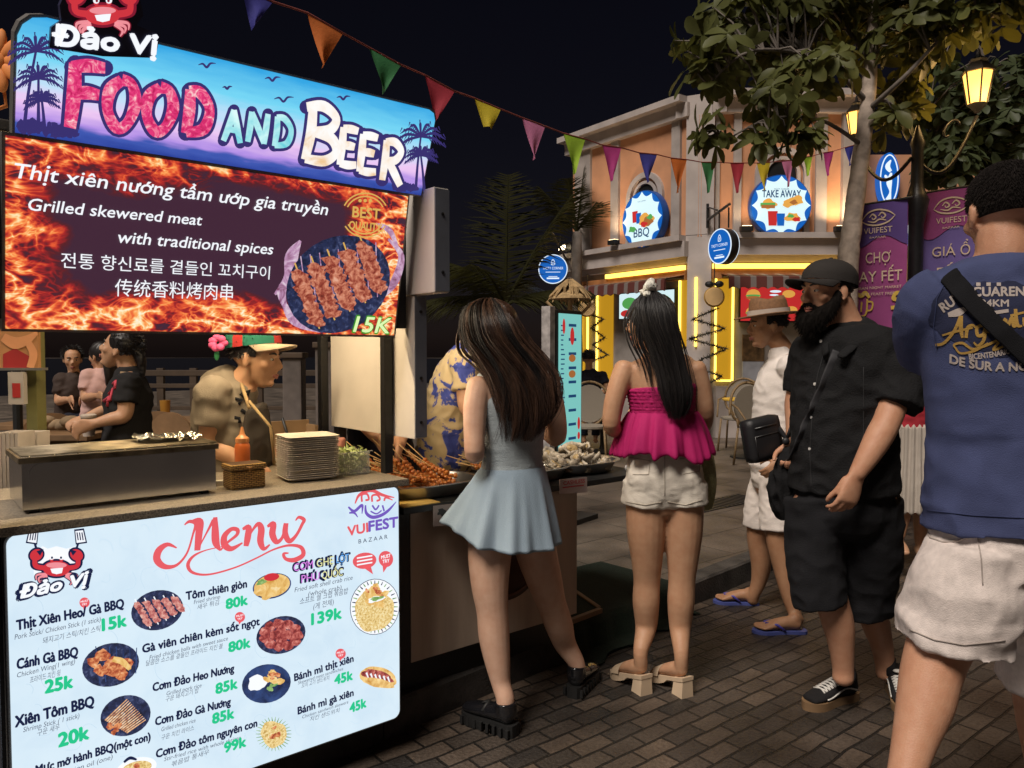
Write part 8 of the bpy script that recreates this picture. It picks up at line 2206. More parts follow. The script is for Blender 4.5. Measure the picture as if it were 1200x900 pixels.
F.tube([(P(1010,384,D - .02),.010,.024),(P(1004,400,D - .12),.010,.026),(P(985,418,D - .17),.008,.018)],f4,10); F.tube([(P(1008,384,D + .06),.012,.024),(P(985,386,D + .08),.012,.024),(P(968,398,D - .02),.010,.024),(P(968,415,D - .12),.008,.016)],f4,10)
F.fuse('collar',M_blk,s4,.005,3)
t4 = bvh_of(s4)
m1 = MB()
for x,y in ((951,489),(949,526),(962,400),(955,450)):
 h = t4.ray_cast(CAM,ray(x,y).normalized())
 if h[0] is not None: m1.lathe(h[0],[(.006,0),(.006,.003),(.003,.0035)],12,0,h[1])
m1.build('button',mat('pearl_button',(.6,.58,.55),.3,var=0),s4,'auto')
decal('seam',t4,[([(968,405),(958,440),(952,480),(949,530),(951,575)],.0018),([(1012,430),(1012,520),(1018,572)],.0014)],mat('black_stitch',(.022,.022,.024),.9),s4)
F = Fig(); F.tube([(P(987,566,D),.195,.165),(P(987,600,D),.19,.165)],r4,22)
F.tube([(P(1018,585,D - .03),.125,.13),(P(1022,640,D + .0),.118,.125),(P(1016,690,D + .05),.108,.118),(P(1014,716,D + .07),.106,.116)],r4,20,rnd=False)
F.tube([(P(957,585,D + .02),.125,.13),(P(956,640,D),.115,.122),(P(958,685,D - .02),.106,.115),(P(961,705,D - .02),.105,.114)],r4,20,rnd=False)
F.fuse('shorts',cloth('black_shorts_cloth',(.011,.011,.013),.9,.2,.4,260),g4,.0078,4,wrinkle(.007,10,(1,1,1.2),33,.003,25))
F = Fig(); q = lambda a,b,h: hc + hf4.cross(ZZ).normalized() * a + hf4 * b + ZZ * h
for g_ in (-1,1): F.tube([(q(g_ * .070,.012,.0),.012,.012),(q(g_ * .066,.03,-.045),.022,.026),(q(g_ * .045,.062,-.085),.034,.036),(q(g_ * .020,.085,-.11),.036,.04)],hf4,12)
F.tube([(q(0,.085,-.088),.042,.030),(q(0,.083,-.118),.046,.038),(q(0,.074,-.150),.040,.034),(q(0,.062,-.178),.024,.020)],hf4.cross(ZZ),16)
F.tube([(q(-.032,.078,-.062),.008),(q(-.014,.095,-.042),.0085),(q(0,.1,-.040),.007),(q(.014,.095,-.042),.0085),(q(.032,.078,-.062),.008)],ZZ,10)
M_beard = mat('matte_black_beard',(.009,.007,.006),.9,var=.3,scale=90,spec=.12,bump=.8,bscale=300)
bd = F.fuse('beard',M_beard,g4,.006,2,wrinkle(.003,60,(1,1,.35),4,.002,120))
rng = random.Random(9); m1 = MB(); vs = bd.data.vertices; off = world_loc(bd)
for i in range(1700):
 v = vs[rng.randrange(len(vs))]; p = v.co + off; d = (v.normal * .5 + Vector((0,0,-1)) + hf4 * .2 + Vector((rng.gauss(0,.25),rng.gauss(0,.25),0))).normalized()
 m1.tube([p - d * .003,p + d * .007,p + d * rng.uniform(.012,.024)],[.0009,.0007,.0002],4,0,False)
m1.build('beard_strands',M_beard,bd,True,normals=False)
short_hair('hair',M_hair_bk,g4,hc,hf4,1.03,n=350,length=.010,cover=(-.35,1),front=.3,seed=4)
def cap(parent,c,f,s,m_top,m_brim,tilt=-.10,m_panel=None,brim=.085,lift=.048):
 f = Vector((f.x,f.y,0)).normalized(); r = f.cross(ZZ); u = (ZZ + f * tilt).normalized(); f = (f - u * f.dot(u)).normalized()
 ctr = c + f * (-.010 * s) + u * (lift * s); m1 = MB(); nl,na = 10,32
 for j in range(nl + 1):
  ph = PI / 2 * j / nl
  for i in range(na):
   a = 2 * PI * i / na; k = 1 + .012 * abs(math.sin(3 * a))
   m1.v.append(ctr + r * (.088 * s * k * math.cos(ph) * math.cos(a)) + f * (.110 * s * k * math.cos(ph) * math.sin(a)) + u * ((.082 * s * math.sin(ph) ** .85) if ph > 0 else -.022 * s * (1 - math.sin(a)) * .5))
 for j in range(nl):
  for i in range(na): m1.f.append([j * na + i,j * na + (i + 1) % na,(j + 1) * na + (i + 1) % na,(j + 1) * na + i]); m1.m.append(1 if (m_panel and (i // 6) % 2) else 0)
 mats = [m_top,m_panel] if m_panel else [m_top]
 o = m1.build('cap',mats,parent,True)
 m1 = MB(); m1.ball(ctr + u * (.083 * s),.008,.008,.005); m1.build('cap_button',m_top,o,True)
 m1 = MB(); n = 18
 for lay,dz in ((0,0),(1,-.005)):
  for j in range(5):
   t = j / 4
   for i in range(n + 1):
    a = R(12 + 156 * i / n); ca,sa = math.cos(a),math.sin(a)
    m1.v.append(ctr + r * (.087 * s * ca) * (1 - .04 * t) + f * ((.108 * sa + brim * t * sa ** .5) * s) - u * ((.004 + .006 * t + .022 * ca * ca * t) * s) + u * dz)
 W_ = n + 1
 for lay in (0,1):
  for j in range(4):
   for i in range(n): q = lay * 5 * W_ + j * W_ + i; m1.f.append([q,q + 1,q + W_ + 1,q + W_])
 for i in range(n): m1.f.append([4 * W_ + i,4 * W_ + i + 1,9 * W_ + i + 1,9 * W_ + i])
 for i in (0,n):
  for j in range(4): m1.f.append([j * W_ + i,(j + 1) * W_ + i,(5 + j + 1) * W_ + i,(5 + j) * W_ + i])
 m1.m = [0] * len(m1.f); m1.build('visor',m_brim,o,True)
 return o
M_capd = cloth('charcoal_twill',(.030,.026,.024),.85,.2,.3,300)
cap(g4,hc,hf4,1.06,M_capd,M_capd,-.06)
M_suede = cloth('black_suede',(.014,.013,.014),.85,.25,.4,300); M_wrub = mat('white_rubber_stripe',(.62,.60,.56),.5,var=.05); M_gum = mat('gum_sole',(.20,.12,.06),.6,var=.2)
def sneaker(heel,toe,ank,w=.10):
 d = (toe - heel); d.z = 0; L_ = d.length; d.normalize(); x = d.cross(ZZ)
 m1 = MB(); sole(m1,heel,toe,w,0,.034,0,flare=.97); so = m1.build('sole',M_gum,g4,'auto')
 F = Fig(); h = .030
 F.tube([(heel + d * .03 + ZZ * (h + .030),.037,.038),(heel + d * (L_ * .28) + ZZ * (h + .036),.039,.042),(heel + d * (L_ * .5) + ZZ * (h + .028),.041,.032),(heel + d * (L_ * .75) + ZZ * (h + .016),.046,.021),(heel + d * (L_ * .90) + ZZ * (h + .010),.038,.016)],x,18)
 F.tube([(heel + d * .055 + ZZ * (h + .085),.042,.046),(heel + d * .05 + ZZ * (h + .03),.040,.044)],x,16,rnd=False)
 u_ = F.fuse('shoe',M_suede,g4,.005,3)
 tb_ = bvh_of2(u_)
 m1 = MB()
 for s in (-1,1):   # wave stripe along the side
  pts = []
  for i in range(13):
   t = i / 12; z = h + .018 + .016 * math.sin(t * 5.2 - .4) * (1 - .3 * t) + .008; p0 = heel + d * (L_ * (.10 + .62 * t)) + x * (s * .12) + ZZ * z
   hh = tb_.ray_cast(p0,-x * s)
   if hh[0] is not None: pts.append(hh[0] + x * s * .001)
  if len(pts) > 3: m1.tube(pts,.0034,6)
 m1.build('side_stripe',M_wrub,u_,True)
 m1 = MB()
 for i in range(6):
  t = .40 + .055 * i
  for s in (-1,1):
   a_ = []
   for k in range(5):
    y = s * (.030 - .060 * k / 4); p0 = heel + d * (L_ * (t + .045 * k / 4)) + x * y + ZZ * .25; hh = tb_.ray_cast(p0,-ZZ)
    if hh[0] is not None: a_.append(hh[0] + ZZ * .003)
   if len(a_) > 2: m1.tube(a_,.0036,6)
 m1.ball(heel + d * (L_ * .36) + ZZ * (h + .085),.012,.022,.008,X=d,Y=x); m1.build('laces',M_wrub,u_,True)
 F = Fig(); F.tube([(ank,.045,.047),(heel + d * .055 + ZZ * (h + .075),.044,.047)],x,14,rnd=False); F.fuse('sock',M_suede,g4,.006,1)
def bvh_of2(o):
 off = world_loc(o.parent); me = o.data
 return BVHTree.FromPolygons([tuple(v.co + off) for v in me.vertices],[tuple(p.vertices) for p in me.polygons])
hA = G(1002,817); sneaker(hA,hA + (G(944,832) - hA).normalized() * .285,P(989,790,D + .01))
hB = G(1046,806); sneaker(hB,hB + Vector((-.07,-.26,0)).normalized() * .285,P(1038,782,D + .19))
m1 = MB(); hit = []
for i in range(41):
 t = i / 40; x,y = 982 + (936 - 982) * t,412 + (520 - 412) * t
 h = t4.ray_cast(CAM,ray(x,y).normalized())
 if h[0] is not None: hit.append(h[0] + h[1] * .004)
t = thing('shoulder_bag','boxy black shoulder bag carried in front of the bearded man, over the white shirt','bag',P(893,542,D + .12))
m1.tube(hit + [P(928,535,D + .05),P(918,548,D + .08)],[(.019,.003)] * (len(hit) + 2),8,0,True,Vector((.8,0,.5)))
M_nylon = mat('black_nylon',(.012,.012,.014),.5,var=.2,bump=.15,bscale=300)
m1.build('strap',mat('grey_black_webbing',(.03,.03,.034),.7,var=.2),t,True)
c = P(893,514,D + .16); ux = Vector((.92,.35,.17)).normalized(); uz = Vector((-.13,0,1)); uz = (uz - ux * uz.dot(ux)).normalized()
m1 = MB(); m1.box(c,ux * .083,ux.cross(uz) * .036,uz * .093,0,.03); bg = m1.build('bag_body',M_nylon,t,True)
m1 = MB(); fr_ = -ux.cross(uz) if (-ux.cross(uz)).y < 0 else ux.cross(uz)
m1.tube([c + fr_ * .037 + ux * a + uz * b for a,b in ((-.055,.055),(.055,.055))],.003,6); m1.tube([c + fr_ * .037 + ux * a + uz * b for a,b in ((-.06,-.06),(-.06,.02),(.06,.02),(.06,-.06))],.002,6)
m1.build('zipper',mat('zip_metal',(.10,.10,.10),.4,.8),t,True)
m1 = MB(); m1.tube([c + ux * .075 + uz * .06,P(922,515,D + .12),P(928,500,D + .08)],.010,8); m1.ball(P(921,517,D + .1),.016,.012,.016); m1.build('strap_buckle',M_nylon,t,True)
t = thing('folded_jacket','black jacket hanging from the right hand of the bearded man','jacket',P(912,600,D + .1))
F = Fig(); F.tube([(P(927,530,D + .10),.03,.04),(P(920,550,D + .12),.05,.05),(P(914,580,D + .14),.045,.07),(P(918,605,D + .14),.02,.05)],Vector((1,.2,0)),16)
F.fuse('jacket',M_blk,t,.007,2,wrinkle(.012,22,(1,1,.6),5))
t = thing('phone','dark phone held in the right fist of the bearded man','phone',P(927,530,D + .05))
m1 = MB(); m1.box(P(928,520,D + .075),Vector((.012,.030,0)),Vector((.004,-.002,0)),ZZ * .055,0,.003); m1.build('phone_body',M_black,t)
# -- 5: the man in the blue printed shirt, close on the right
D = 1.95; f5 = Vector((.12,.99,0)).normalized(); r5 = Vector((f5.y,-f5.x,0))
g5 = person('tall man in a blue printed shirt and pale shorts, seen from behind',Vector((P(1170,450,D).x,D,0)))
F = Fig(); hc = P(1177,252,D); hf5 = Vector((.10,.98,-.12)).normalized()
head(F,hc,hf5,1.04)
F.tube([(P(1176,272,D - .01),.062,.066),(P(1176,295,D - .02),.062,.066),(P(1175,312,D - .02),.066,.064)],r5)
F.tube([(P(1175,308,D - .01),.08,.055),(P(1175,332,D - .01),.175,.08),(P(1176,365,D),.20,.125),(P(1178,430,D),.175,.125),(P(1180,510,D),.158,.12),(P(1182,590,D),.165,.125),(P(1183,640,D),.165,.13)],r5,20)
F.tube([(P(1096,350,D + .0),.062),(P(1086,375,D + .06),.062),(P(1090,410,D + .12),.055),(P(1100,425,D + .24),.048),(P(1130,400,D + .42),.032)],r5,16)
hand(F,P(1130,400,D + .42),(.5,.5,.6),(.7,0,0),(0,0,1),.7,1.05)
F.tube([(P(1262,345,D),.066),(P(1276,400,D + .02),.060),(P(1282,450,D + .04),.052),(P(1270,480,D + .16),.046),(P(1235,470,D + .34),.032)],r5,16)
hand(F,P(1235,470,D + .34),(-.5,.6,.4),(-.7,0,0),(0,0,1),.7,1.05)
F.tube([(P(1138,668,D - .02),.10),(P(1122,712,D - .03),.098),(P(1102,755,D - .03),.078),(P(1091,790,D - .05),.071),(P(1084,825,D - .08),.066),(P(1071,870,D - .12),.050),(P(1060,915,D - .16),.041),(P(1054,945,D - .17),.044)],r5,20)
F.tube([(P(1228,668,D + .04),.10),(P(1230,720,D + .10),.100),(P(1222,790,D + .16),.080),(P(1226,850,D + .2),.073),(P(1230,920,D + .24),.052),(P(1232,985,D + .27),.042),(P(1232,1010,D + .28),.044)],r5,18)
F.fuse('body',M_skin_pale,g5,.0065,3)
short_hair('hair',mat('cropped_black_hair',(.012,.009,.008),.85,var=.3,scale=60,spec=.15),g5,hc,hf5,1.04,n=7000,length=.011,cover=(-.50,1),front=.45,seed=6,down=.8,thick=.0011)
M_blue = cloth('heather_blue_jersey',(.055,.068,.155),.85,.12,.3,380,14)
F = Fig(); F.tube([(P(1175,299,D - .015),.086,.076),(P(1175,308,D - .015),.125,.09),(P(1175,318,D - .015),.175,.10),(P(1175,332,D - .01),.222,.118),(P(1176,370,D),.215,.145),(P(1179,430,D),.198,.145),(P(1182,510,D),.192,.148),(P(1184,580,D),.205,.16),(P(1186,614,D),.215,.172)],r5,30,rnd=False)
F.tube([(P(1112,340,D - .005),.076),(P(1090,360,D + .025),.084),(P(1085,392,D + .08),.080),(P(1090,412,D + .13),.082)],r5,20,rnd=False)
F.tube([(P(1256,338,D),.072),(P(1272,370,D + .01),.084),(P(1280,415,D + .02),.088)],r5,20,rnd=False)
def w5(c,n):
 v = wrinkle(.007,7,(1,1,2.2),41,.0025,22)(c,n)
 return v * (1.2 if c.z < 1.25 else .45)
s5 = F.fuse('shirt',M_blue,g5,.008,5,w5)
t5 = bvh_of2(s5)
def onshirt(mb,pix,fs,k,mi=0):
 """print on the back of the shirt, following the cloth"""
 out = []
 for x,y in pix:
  d = ray(x,y).normalized(); h = t5.ray_cast(CAM,d); out.append(h[0] - d * k if h[0] is not None else None)
 mb.add([q if q is not None else Vector() for q in out],[f for f in fs if all(out[i] is not None for i in f)],mi)
def ctext(mb,body,p0,p1,cap_px,bold=0,shear=0,mi=0,arc=0.0,k=.0026):
 a,b = Vector(p0),Vector(p1); d = b - a; w = d.length; d.normalize(); e = Vector((d.y,-d.x)); size = cap_px / .70
 vs,fs,tw = text2d(body,size,0,shear,1.0,'L'); q = w / tw
 for i,(dx,dy) in enumerate(heavy(bold,size)):
  onshirt(mb,[tuple(a + d * (x * q + dx) + e * (y + dy + arc * 4 * (x / tw) * (1 - x / tw) * w)) for x,y in vs],fs,k + 3e-5 * i,mi)
def cstroke(mb,pts,wd,mi,k=.0030):
 vs,fs = stroke2d(pts,wd); onshirt(mb,vs,fs,k,mi)
m1 = MB();
def blob_print(mb,cx,cy,rx,ry,mi,k=.0012):
 vs = [(cx,cy)]; na = 36
 for j in range(1,11):
  for i in range(na):
   a = 2 * PI * i / na; e = (1 + (.05 * math.sin(5 * a) + .04 * math.sin(9 * a + 1)) * j / 10) * j / 10; vs.append((cx + rx * e * math.cos(a),cy + ry * e * math.sin(a)))
 fs = [[0,1 + i,1 + (i + 1) % na] for i in range(na)] + [[1 + j * na + i,1 + j * na + (i + 1) % na,1 + j * na + na + (i + 1) % na,1 + j * na + na + i] for j in range(9) for i in range(na)]
 onshirt(mb,vs,fs,k,mi)
blob_print(m1,1122,368,33,32,0); blob_print(m1,1172,372,52,44,0,.0014)
m1.build('dark_print',cloth('navy_print_ink',(.022,.026,.060),.9),s5,normals=False)
m1 = MB()
ctext(m1,'RUTA',(1106,366),(1136,345),11,.05); ctext(m1,'CUARENTA',(1140,347),(1222,346),10.5,.05); ctext(m1,'94KM',(1149,359),(1182,359),8,.04)
ctext(m1,'DE SUR A NORTE',(1113,425),(1232,428),10,.05,0,0,-.07); ctext(m1,'BICENTENARIO',(1136,421),(1184,414),6.5,.04,0,0,-.03)
for x in (1144,1156,1168): cstroke(m1,[(x,333),(x + 5,333)],[4,4],0)
cstroke(m1,[(1111,369),(1123,366),(1133,361)],[5,9,4],0); cstroke(m1,[(1160,367),(1182,364)],[4,4],0)
m1.build('cream_lettering',cloth('cream_print_ink',(.42,.36,.33),.9),s5,normals=False)
m1 = MB()
for pts,wd in [([(1096,404),(1106,402),(1118,388),(1126,370)],[3,3.5,3.5,4]),([(1126,370),(1126,385),(1128,396)],[5,5,3]),([(1104,393),(1122,388),(1140,384)],[2,3,2]),
    ([(1132,396),(1134,384),(1140,381),(1143,384)],[4,4,3,2]),([(1152,381),(1145,384),(1146,393),(1153,391),(1155,380),(1153,398),(1146,405),(1141,401)],[3.5,4,4,4,4,4,3,2]),
    ([(1158,390),(1162,380),(1167,380),(1168,390),(1173,387)],[3,3.5,4,4,2]),([(1173,387),(1178,374),(1180,384),(1186,372),(1188,382),(1193,380)],[3,4,4,4,4,2]),([(1190,362),(1192,380),(1198,382)],[4,4.5,2]),([(1184,370),(1200,366)],[3,2.5]),([(1200,372),(1201,381),(1206,378),(1212,370),(1214,380),(1220,372)],[4,4,3,4,4,3]),
    ([(1120,408),(1118,398 + 6),(1128,402),(1140,409),(1155,405),(1172,398),(1164,410),(1180,404),(1192,398)],[2,2.5,3,3,3,3,3,2.5,1.5]),([(1120,408),(1126,414),(1142,411),(1158,402)],[2,2.5,3,2])]:
 cstroke(m1,pts,wd,0)
m1.build('gold_script',cloth('gold_print_ink',(.40,.24,.06),.9),s5,normals=False)
decal('seam',t5,[([(1110,326),(1098,350),(1094,385),(1099,412)],.0016),([(1086,598),(1140,604),(1199,607),(1290,606)],.0012)],cloth('dark_blue_seam',(.035,.045,.11)),s5)
F = Fig(); F.tube([(P(1175,302,D - .015),.083,.074),(P(1175,308,D - .015),.098,.080)],r5,24,rnd=False); F.fuse('collar',M_blue,s5,.006,1)
F = Fig(); F.tube([(P(1184,596,D),.178,.138),(P(1184,625,D),.190,.152),(P(1184,665,D),.20,.17)],r5,24,rnd=False)
F.tube([(P(1142,645,D - .01),.112,.135),(P(1132,690,D - .02),.138,.145),(P(1120,730,D - .02),.134,.138),(P(1116,754,D - .02),.140,.140)],r5,22,rnd=False)
F.tube([(P(1228,645,D + .02),.112,.135),(P(1234,700,D + .06),.132,.14),(P(1232,775,D + .12),.126,.135),(P(1232,800,D + .13),.128,.135)],r5,22,rnd=False)
M_swt = cloth('oatmeal_sweat_cloth',(.66,.58,.54),.9,.10,.35,380,60)
def w5s(c,n): return wrinkle(.008,8,(1,1,1.4),51,.003,26)(c,n) + (.004 * math.sin(c.z * 60 + 4 * noise.noise(c * 6)) if c.z < .80 else 0)
sh5 = F.fuse('shorts',M_swt,g5,.008,4,w5s)
ts = bvh_of2(sh5)
decal('seam',ts,[([(1085,616),(1090,630),(1104,635),(1122,634),(1145,626)],.003),([(1145,626),(1150,655),(1152,690)],.0016),([(1066,738),(1095,750),(1130,756),(1185,750)],.0018)],cloth('oatmeal_seam',(.36,.31,.28)),sh5)
sl_ = thing('sling_strap','wide black sling strap across the back of the man in the blue shirt','strap',P(1150,420,D - .15))
m1 = MB(); hit = [];
for i in range(61):
 t = i / 60; x = 1112 + (1240 - 1112) * t; y = 322 + (450 - 322) * t ** .92
 h = t5.ray_cast(CAM,ray(x,y).normalized())
 if h[0] is not None: hit.append(h[0] + (CAM - h[0]).normalized() * .006)
top5 = hit[0]
m1.tube([top5 + f5 * .16 - ZZ * .10,top5 + f5 * .10 - ZZ * .012,top5 + f5 * .04 + ZZ * .003] + hit,[(.024,.0025)] * (len(hit) + 3),10,0,True,Vector((.7,0,.7)))
m1.build('webbing',cloth('black_sling_webbing',(.009,.009,.011),.95,.3,.5,500),sl_,True)
# -- simpler figures behind the stalls
def figure(label,D,spec,shirt,trousers,skinm,hairm,face_dir,s=1.0,seated=False,long_hair=False,base_z=KERB_H,group=None,vox=.0085,detail=True):
 """spec: pixel positions head, neck, shoulders (near, far), elbows, wrists, waist, hip, knees, ankles with depth offsets"""
 f = Vector(face_dir).normalized(); fh = Vector((f.x,f.y,0)).normalized(); r = fh.cross(ZZ)
 J = {k: P(v[0],v[1],D + (v[2] if len(v) > 2 else 0)) for k,v in spec.items()}
 g = person(label,Vector((J['hip'].x,J['hip'].y,base_z)),group)
 F = Fig(); hc = J['head']; head(F,hc,f,.97 * s)
 F.tube([(hc - ZZ * .05 * s - fh * .02,.048 * s),(J['neck'],.052 * s),(J['neck'] - ZZ * .04,.075 * s,.06 * s)],r)
 sm = (J['sa'] + J['sb']) / 2; sw_ = (J['sa'] - J['sb']).length / 2
 ch = sm.lerp(J['waist'],.45)
 F.tube([(sm.lerp(J['neck'],.3) + ZZ * .02,sw_ * .7,.06 * s),(sm - ZZ * .02,sw_ * .95,.085 * s),(ch,.155 * s,.115 * s),(J['waist'],.135 * s,.10 * s),(J['hip'],.16 * s,.12 * s)],(J['sa'] - J['sb']),18)
 for a in 'ab':
  F.tube([(J['s' + a],.052 * s),(J['s' + a].lerp(J['e' + a],.5),.047 * s),(J['e' + a],.039 * s),(J['e' + a].lerp(J['w' + a],.4),.038 * s),(J['w' + a],.026 * s)],r,12)
  d = (J['w' + a] - J['e' + a]).normalized(); hand(F,J['w' + a],d,(0,0,-1) if abs(d.z) < .7 else fh,ZZ if abs(d.z) < .7 else r,.6,.95 * s)
  F.tube([(J['hip'].lerp(J['k' + a],.12),.088 * s),(J['hip'].lerp(J['k' + a],.55),.078 * s),(J['k' + a],.058 * s),(J['k' + a].lerp(J['n' + a],.35),.055 * s),(J['n' + a],.036 * s)],r,14)
  fd = fh * .2
  F.tube([(J['n' + a] - fh * .04 - ZZ * .05,.035 * s,.03),(J['n' + a] + fd * .5 - ZZ * .055,.04 * s,.03),(J['n' + a] + fd - ZZ * .065,.035 * s,.018)],r,12)
 b = F.fuse('body',skinm,g,vox,2)
 if detail: face_parts(g,hc,f,.97 * s,ZZ,hairm)
 F = Fig(); k = .018
 F.tube([(sm.lerp(J['neck'],.45) + ZZ * .025,sw_ * .6,.07 * s),(sm,sw_ * .95 + k,.10 * s),(ch,.155 * s + k,.115 * s + k),(J['waist'],.14 * s + k,.105 * s + k),(J['hip'],.165 * s + k,.125 * s + k)],(J['sa'] - J['sb']),20)
 F.tube([(J['neck'] - ZZ * .028,.080 * s,.070 * s),(J['neck'].lerp(sm,.45) - ZZ * .05,.125 * s,.095 * s),(sm.lerp(ch,.4),.14 * s,.11 * s)],(J['sa'] - J['sb']),18)
 for a in 'ab': F.ball(J['s' + a],.076 * s); F.tube([(J['s' + a],.065 * s),(J['s' + a].lerp(J['e' + a],.35),.068 * s),(J['s' + a].lerp(J['e' + a],.62),.068 * s)],r,14,rnd=False)
 sh = F.fuse('shirt',shirt,g,vox,3,wrinkle(.006,12,(1,1,1.6),len(label),.003,28))
 if trousers is not None:
  F = Fig(); F.tube([(J['hip'] + ZZ * .08,.16 * s,.13 * s),(J['hip'] - ZZ * .02,.172 * s,.14 * s)],r,18)
  for a in 'ab': F.tube([(J['hip'].lerp(J['k' + a],.1),.11 * s),(J['k' + a],.078 * s),(J['k' + a].lerp(J['n' + a],.95),.06 * s)],r,14,rnd=False)
  F.fuse('trousers',trousers,g,vox,2,wrinkle(.005,14,(1,1,1.2),3))
 if long_hair:
  F = Fig(); F.ball(hc + Vector((0,0,.036)) - fh * .01,.086 * s,.106 * s,.094 * s,r,fh,18,12)
  F.tube([(hc - fh * .08 + ZZ * .05,.07,.04),(hc - fh * .10 - ZZ * .06,.075,.04),(hc - fh * .11 - ZZ * .16,.07,.035),(hc - fh * .10 - ZZ * .25,.04,.02)],r,14)
  F.fuse('hair',hairm,g,.009,3,wrinkle(.006,30,(1,1,.15),2))
 else: short_hair('hair',hairm,g,hc,f,.97 * s,n=350,length=.025,cover=(-.4,1),front=.4,seed=8)
 return g,J,sh,hc,f
D = 3.03
spec = dict(head=(300,421),neck=(283,447),sa=(250,462,-.13),sb=(272,452,.16),ea=(246,520,-.12),eb=(300,515,.12),wa=(290,546,-.12),wb=(325,540,.05),waist=(270,540,.02),hip=(262,590,.03),ka=(270,690,-.06),kb=(285,690,.1),na=(262,790,-.06),nb=(268,790,.1))
M_tee = cloth('taupe_tee',(.24,.20,.155),.9,.1,.3,300)
gc,J,sh6,hc6,f6 = figure('young cook in a taupe tee and colourful cap, leaning behind the sauce bottle',D,spec,M_tee,cloth('dark_trousers',(.02,.02,.024)),M_skin_tan,M_hair_bk,(.98,-.12,-.12),.97)
M_cg,M_cr,M_cw = cloth('green_cap_cloth',(.02,.15,.10)),cloth('red_cap_cloth',(.38,.03,.03)),cloth('cream_visor_cloth',(.45,.36,.25))
cap(gc,hc6,f6,1.02,M_cg,M_cw,-.02,M_cr,.066,.062)
m1 = MB(); tt = bvh_of2(sh6)
rng = random.Random(4)
for i in range(16):
 x,y = rng.uniform(272,330),rng.uniform(455,510); pts = [(x,y),(x + rng.uniform(4,9),y + rng.uniform(-5,6)),(x + rng.uniform(2,10),y + rng.uniform(4,10))]
 h = [tt.ray_cast(CAM,ray(*q).normalized()) for q in pts]
 if all(q[0] is not None for q in h): m1.tube([q[0] + q[1] * .001 for q in h],.007,6)
m1.build('dark_print',cloth('black_tee_print',(.015,.015,.02)),sh6,True)
F = Fig(); F.tube([(P(301,478,D - .05),.02,.08),(P(300,520,D - .03),.05,.12),(P(290,580,D - .03),.06,.15)],f6,14); F.fuse('apron',cloth('dark_apron',(.05,.042,.036)),gc,.008,2,wrinkle(.005,14))
m1 = MB(); m1.tube([P(283,450,D - .07),P(292,478,D - .18)],.007,6); m1.tube([P(292,470,D - .17),P(317,500,D - .2),P(322,545,D - .2)],.006,6); m1.build('apron_strap',cloth('tan_strap',(.35,.24,.12)),gc,True)
t = thing('flower_garland','pink paper flower with green leaf hanging behind the cap of the cook','decoration',P(255,412,2.95))
m1 = MB(); c = P(256,402,2.95)
for i in range(7): a = 2 * PI * i / 7; m1.ball(c + Vector((.02 * math.cos(a),-.003 * i,.02 * math.sin(a))),.018,.008,.014,0,8,6)
m1.ball(P(254,416,2.95),.010,.005,.022,1,8,6); m1.tube([c,Vector((c.x,c.y,2.03))],.003,5,1); m1.build('petals',[mat('pink_paper',(.6,.08,.22),.7),mat('leaf_paper',(.03,.22,.08),.7)],t,True)
D = 4.2
spec = dict(head=(141,411),neck=(150,432),sa=(150,450,-.12),sb=(152,446,.14),ea=(146,487,-.16),eb=(128,480,.1),wa=(112,496,-.2),wb=(104,488,.02),waist=(150,490),hip=(150,525),ka=(146,600,-.06),kb=(150,600,.08),na=(150,672,-.06),nb=(152,672,.08))
M_bt = cloth('black_tee',(.018,.017,.018),.9)
gs,J,sh7,hc7,f7 = figure('serving woman in a black tee and apron looking up to the left, behind the grill',D,spec,M_bt,M_bt,M_skin_tan,M_hair_bk,(-.93,-.1,.30),.96)
F = Fig(); F.ball(hc7 + Vector((.03,0,.045)),.085,.085,.088); F.tube([(hc7 + Vector((.075,.0,.03)),.035),(hc7 + Vector((.11,0,-.04)),.03),(hc7 + Vector((.12,0,-.14)),.014)],(0,1,0),12); F.fuse('tied_hair',M_hair_bk,gs,.008,2,wrinkle(.004,40))
m1 = MB(); tt = bvh_of2(sh7)
for pts in ([(128,462),(133,455),(130,468),(126,470)],[(122,470),(128,465),(126,476)],[(133,450),(136,447),(135,456)]):
 h = [tt.ray_cast(CAM,ray(*q).normalized()) for q in pts]
 if all(q[0] is not None for q in h): m1.tube([q[0] for q in h],.010,6)
m1.tube([P(141,437,D - .14),P(155,438,D - .10),P(166,450,D - .08)],.008,6,1); m1.build('red_print',[mat('red_print',(.5,.05,.08),.8),cloth('tan_apron_strap',(.32,.22,.13))],sh7,True)
t = thing('takeaway_cups','pale takeaway cup held in the hands of the serving woman','cup',P(104,505,D - .1)); c = P(104,500,D - .12)
m1 = MB(); m1.lathe(c - ZZ * .05,[(.028,0),(.038,.10),(.04,.102),(.04,.112),(.03,.118)],16); m1.build('cup',mat('pale_cup',(.5,.42,.35),.5),t,'auto')
D = 3.75
M_flor = bpy.data.materials.new('cream_shirt_blue_flowers'); M_flor.use_nodes = True; N,L,p = nodes_of(M_flor); p.inputs['Roughness'].default_value = .85
tc = N.new('ShaderNodeTexCoord'); nz = N.new('ShaderNodeTexNoise'); nz.inputs['Scale'].default_value = 9; nz.inputs['Detail'].default_value = 5; nz.inputs['Roughness'].default_value = .6; nz.inputs['Distortion'].default_value = .8; L.new(tc.outputs['Object'],nz.inputs['Vector'])
rp = N.new('ShaderNodeValToRGB'); el = rp.color_ramp.elements; el.new(.5); el.new(.5)
for e,(q,c_) in zip(el,[(.0,(.50,.38,.20)),(.52,(.50,.38,.20)),(.555,(.05,.07,.30)),(.64,(.03,.045,.22))]): e.position = q; e.color = (*c_,1)
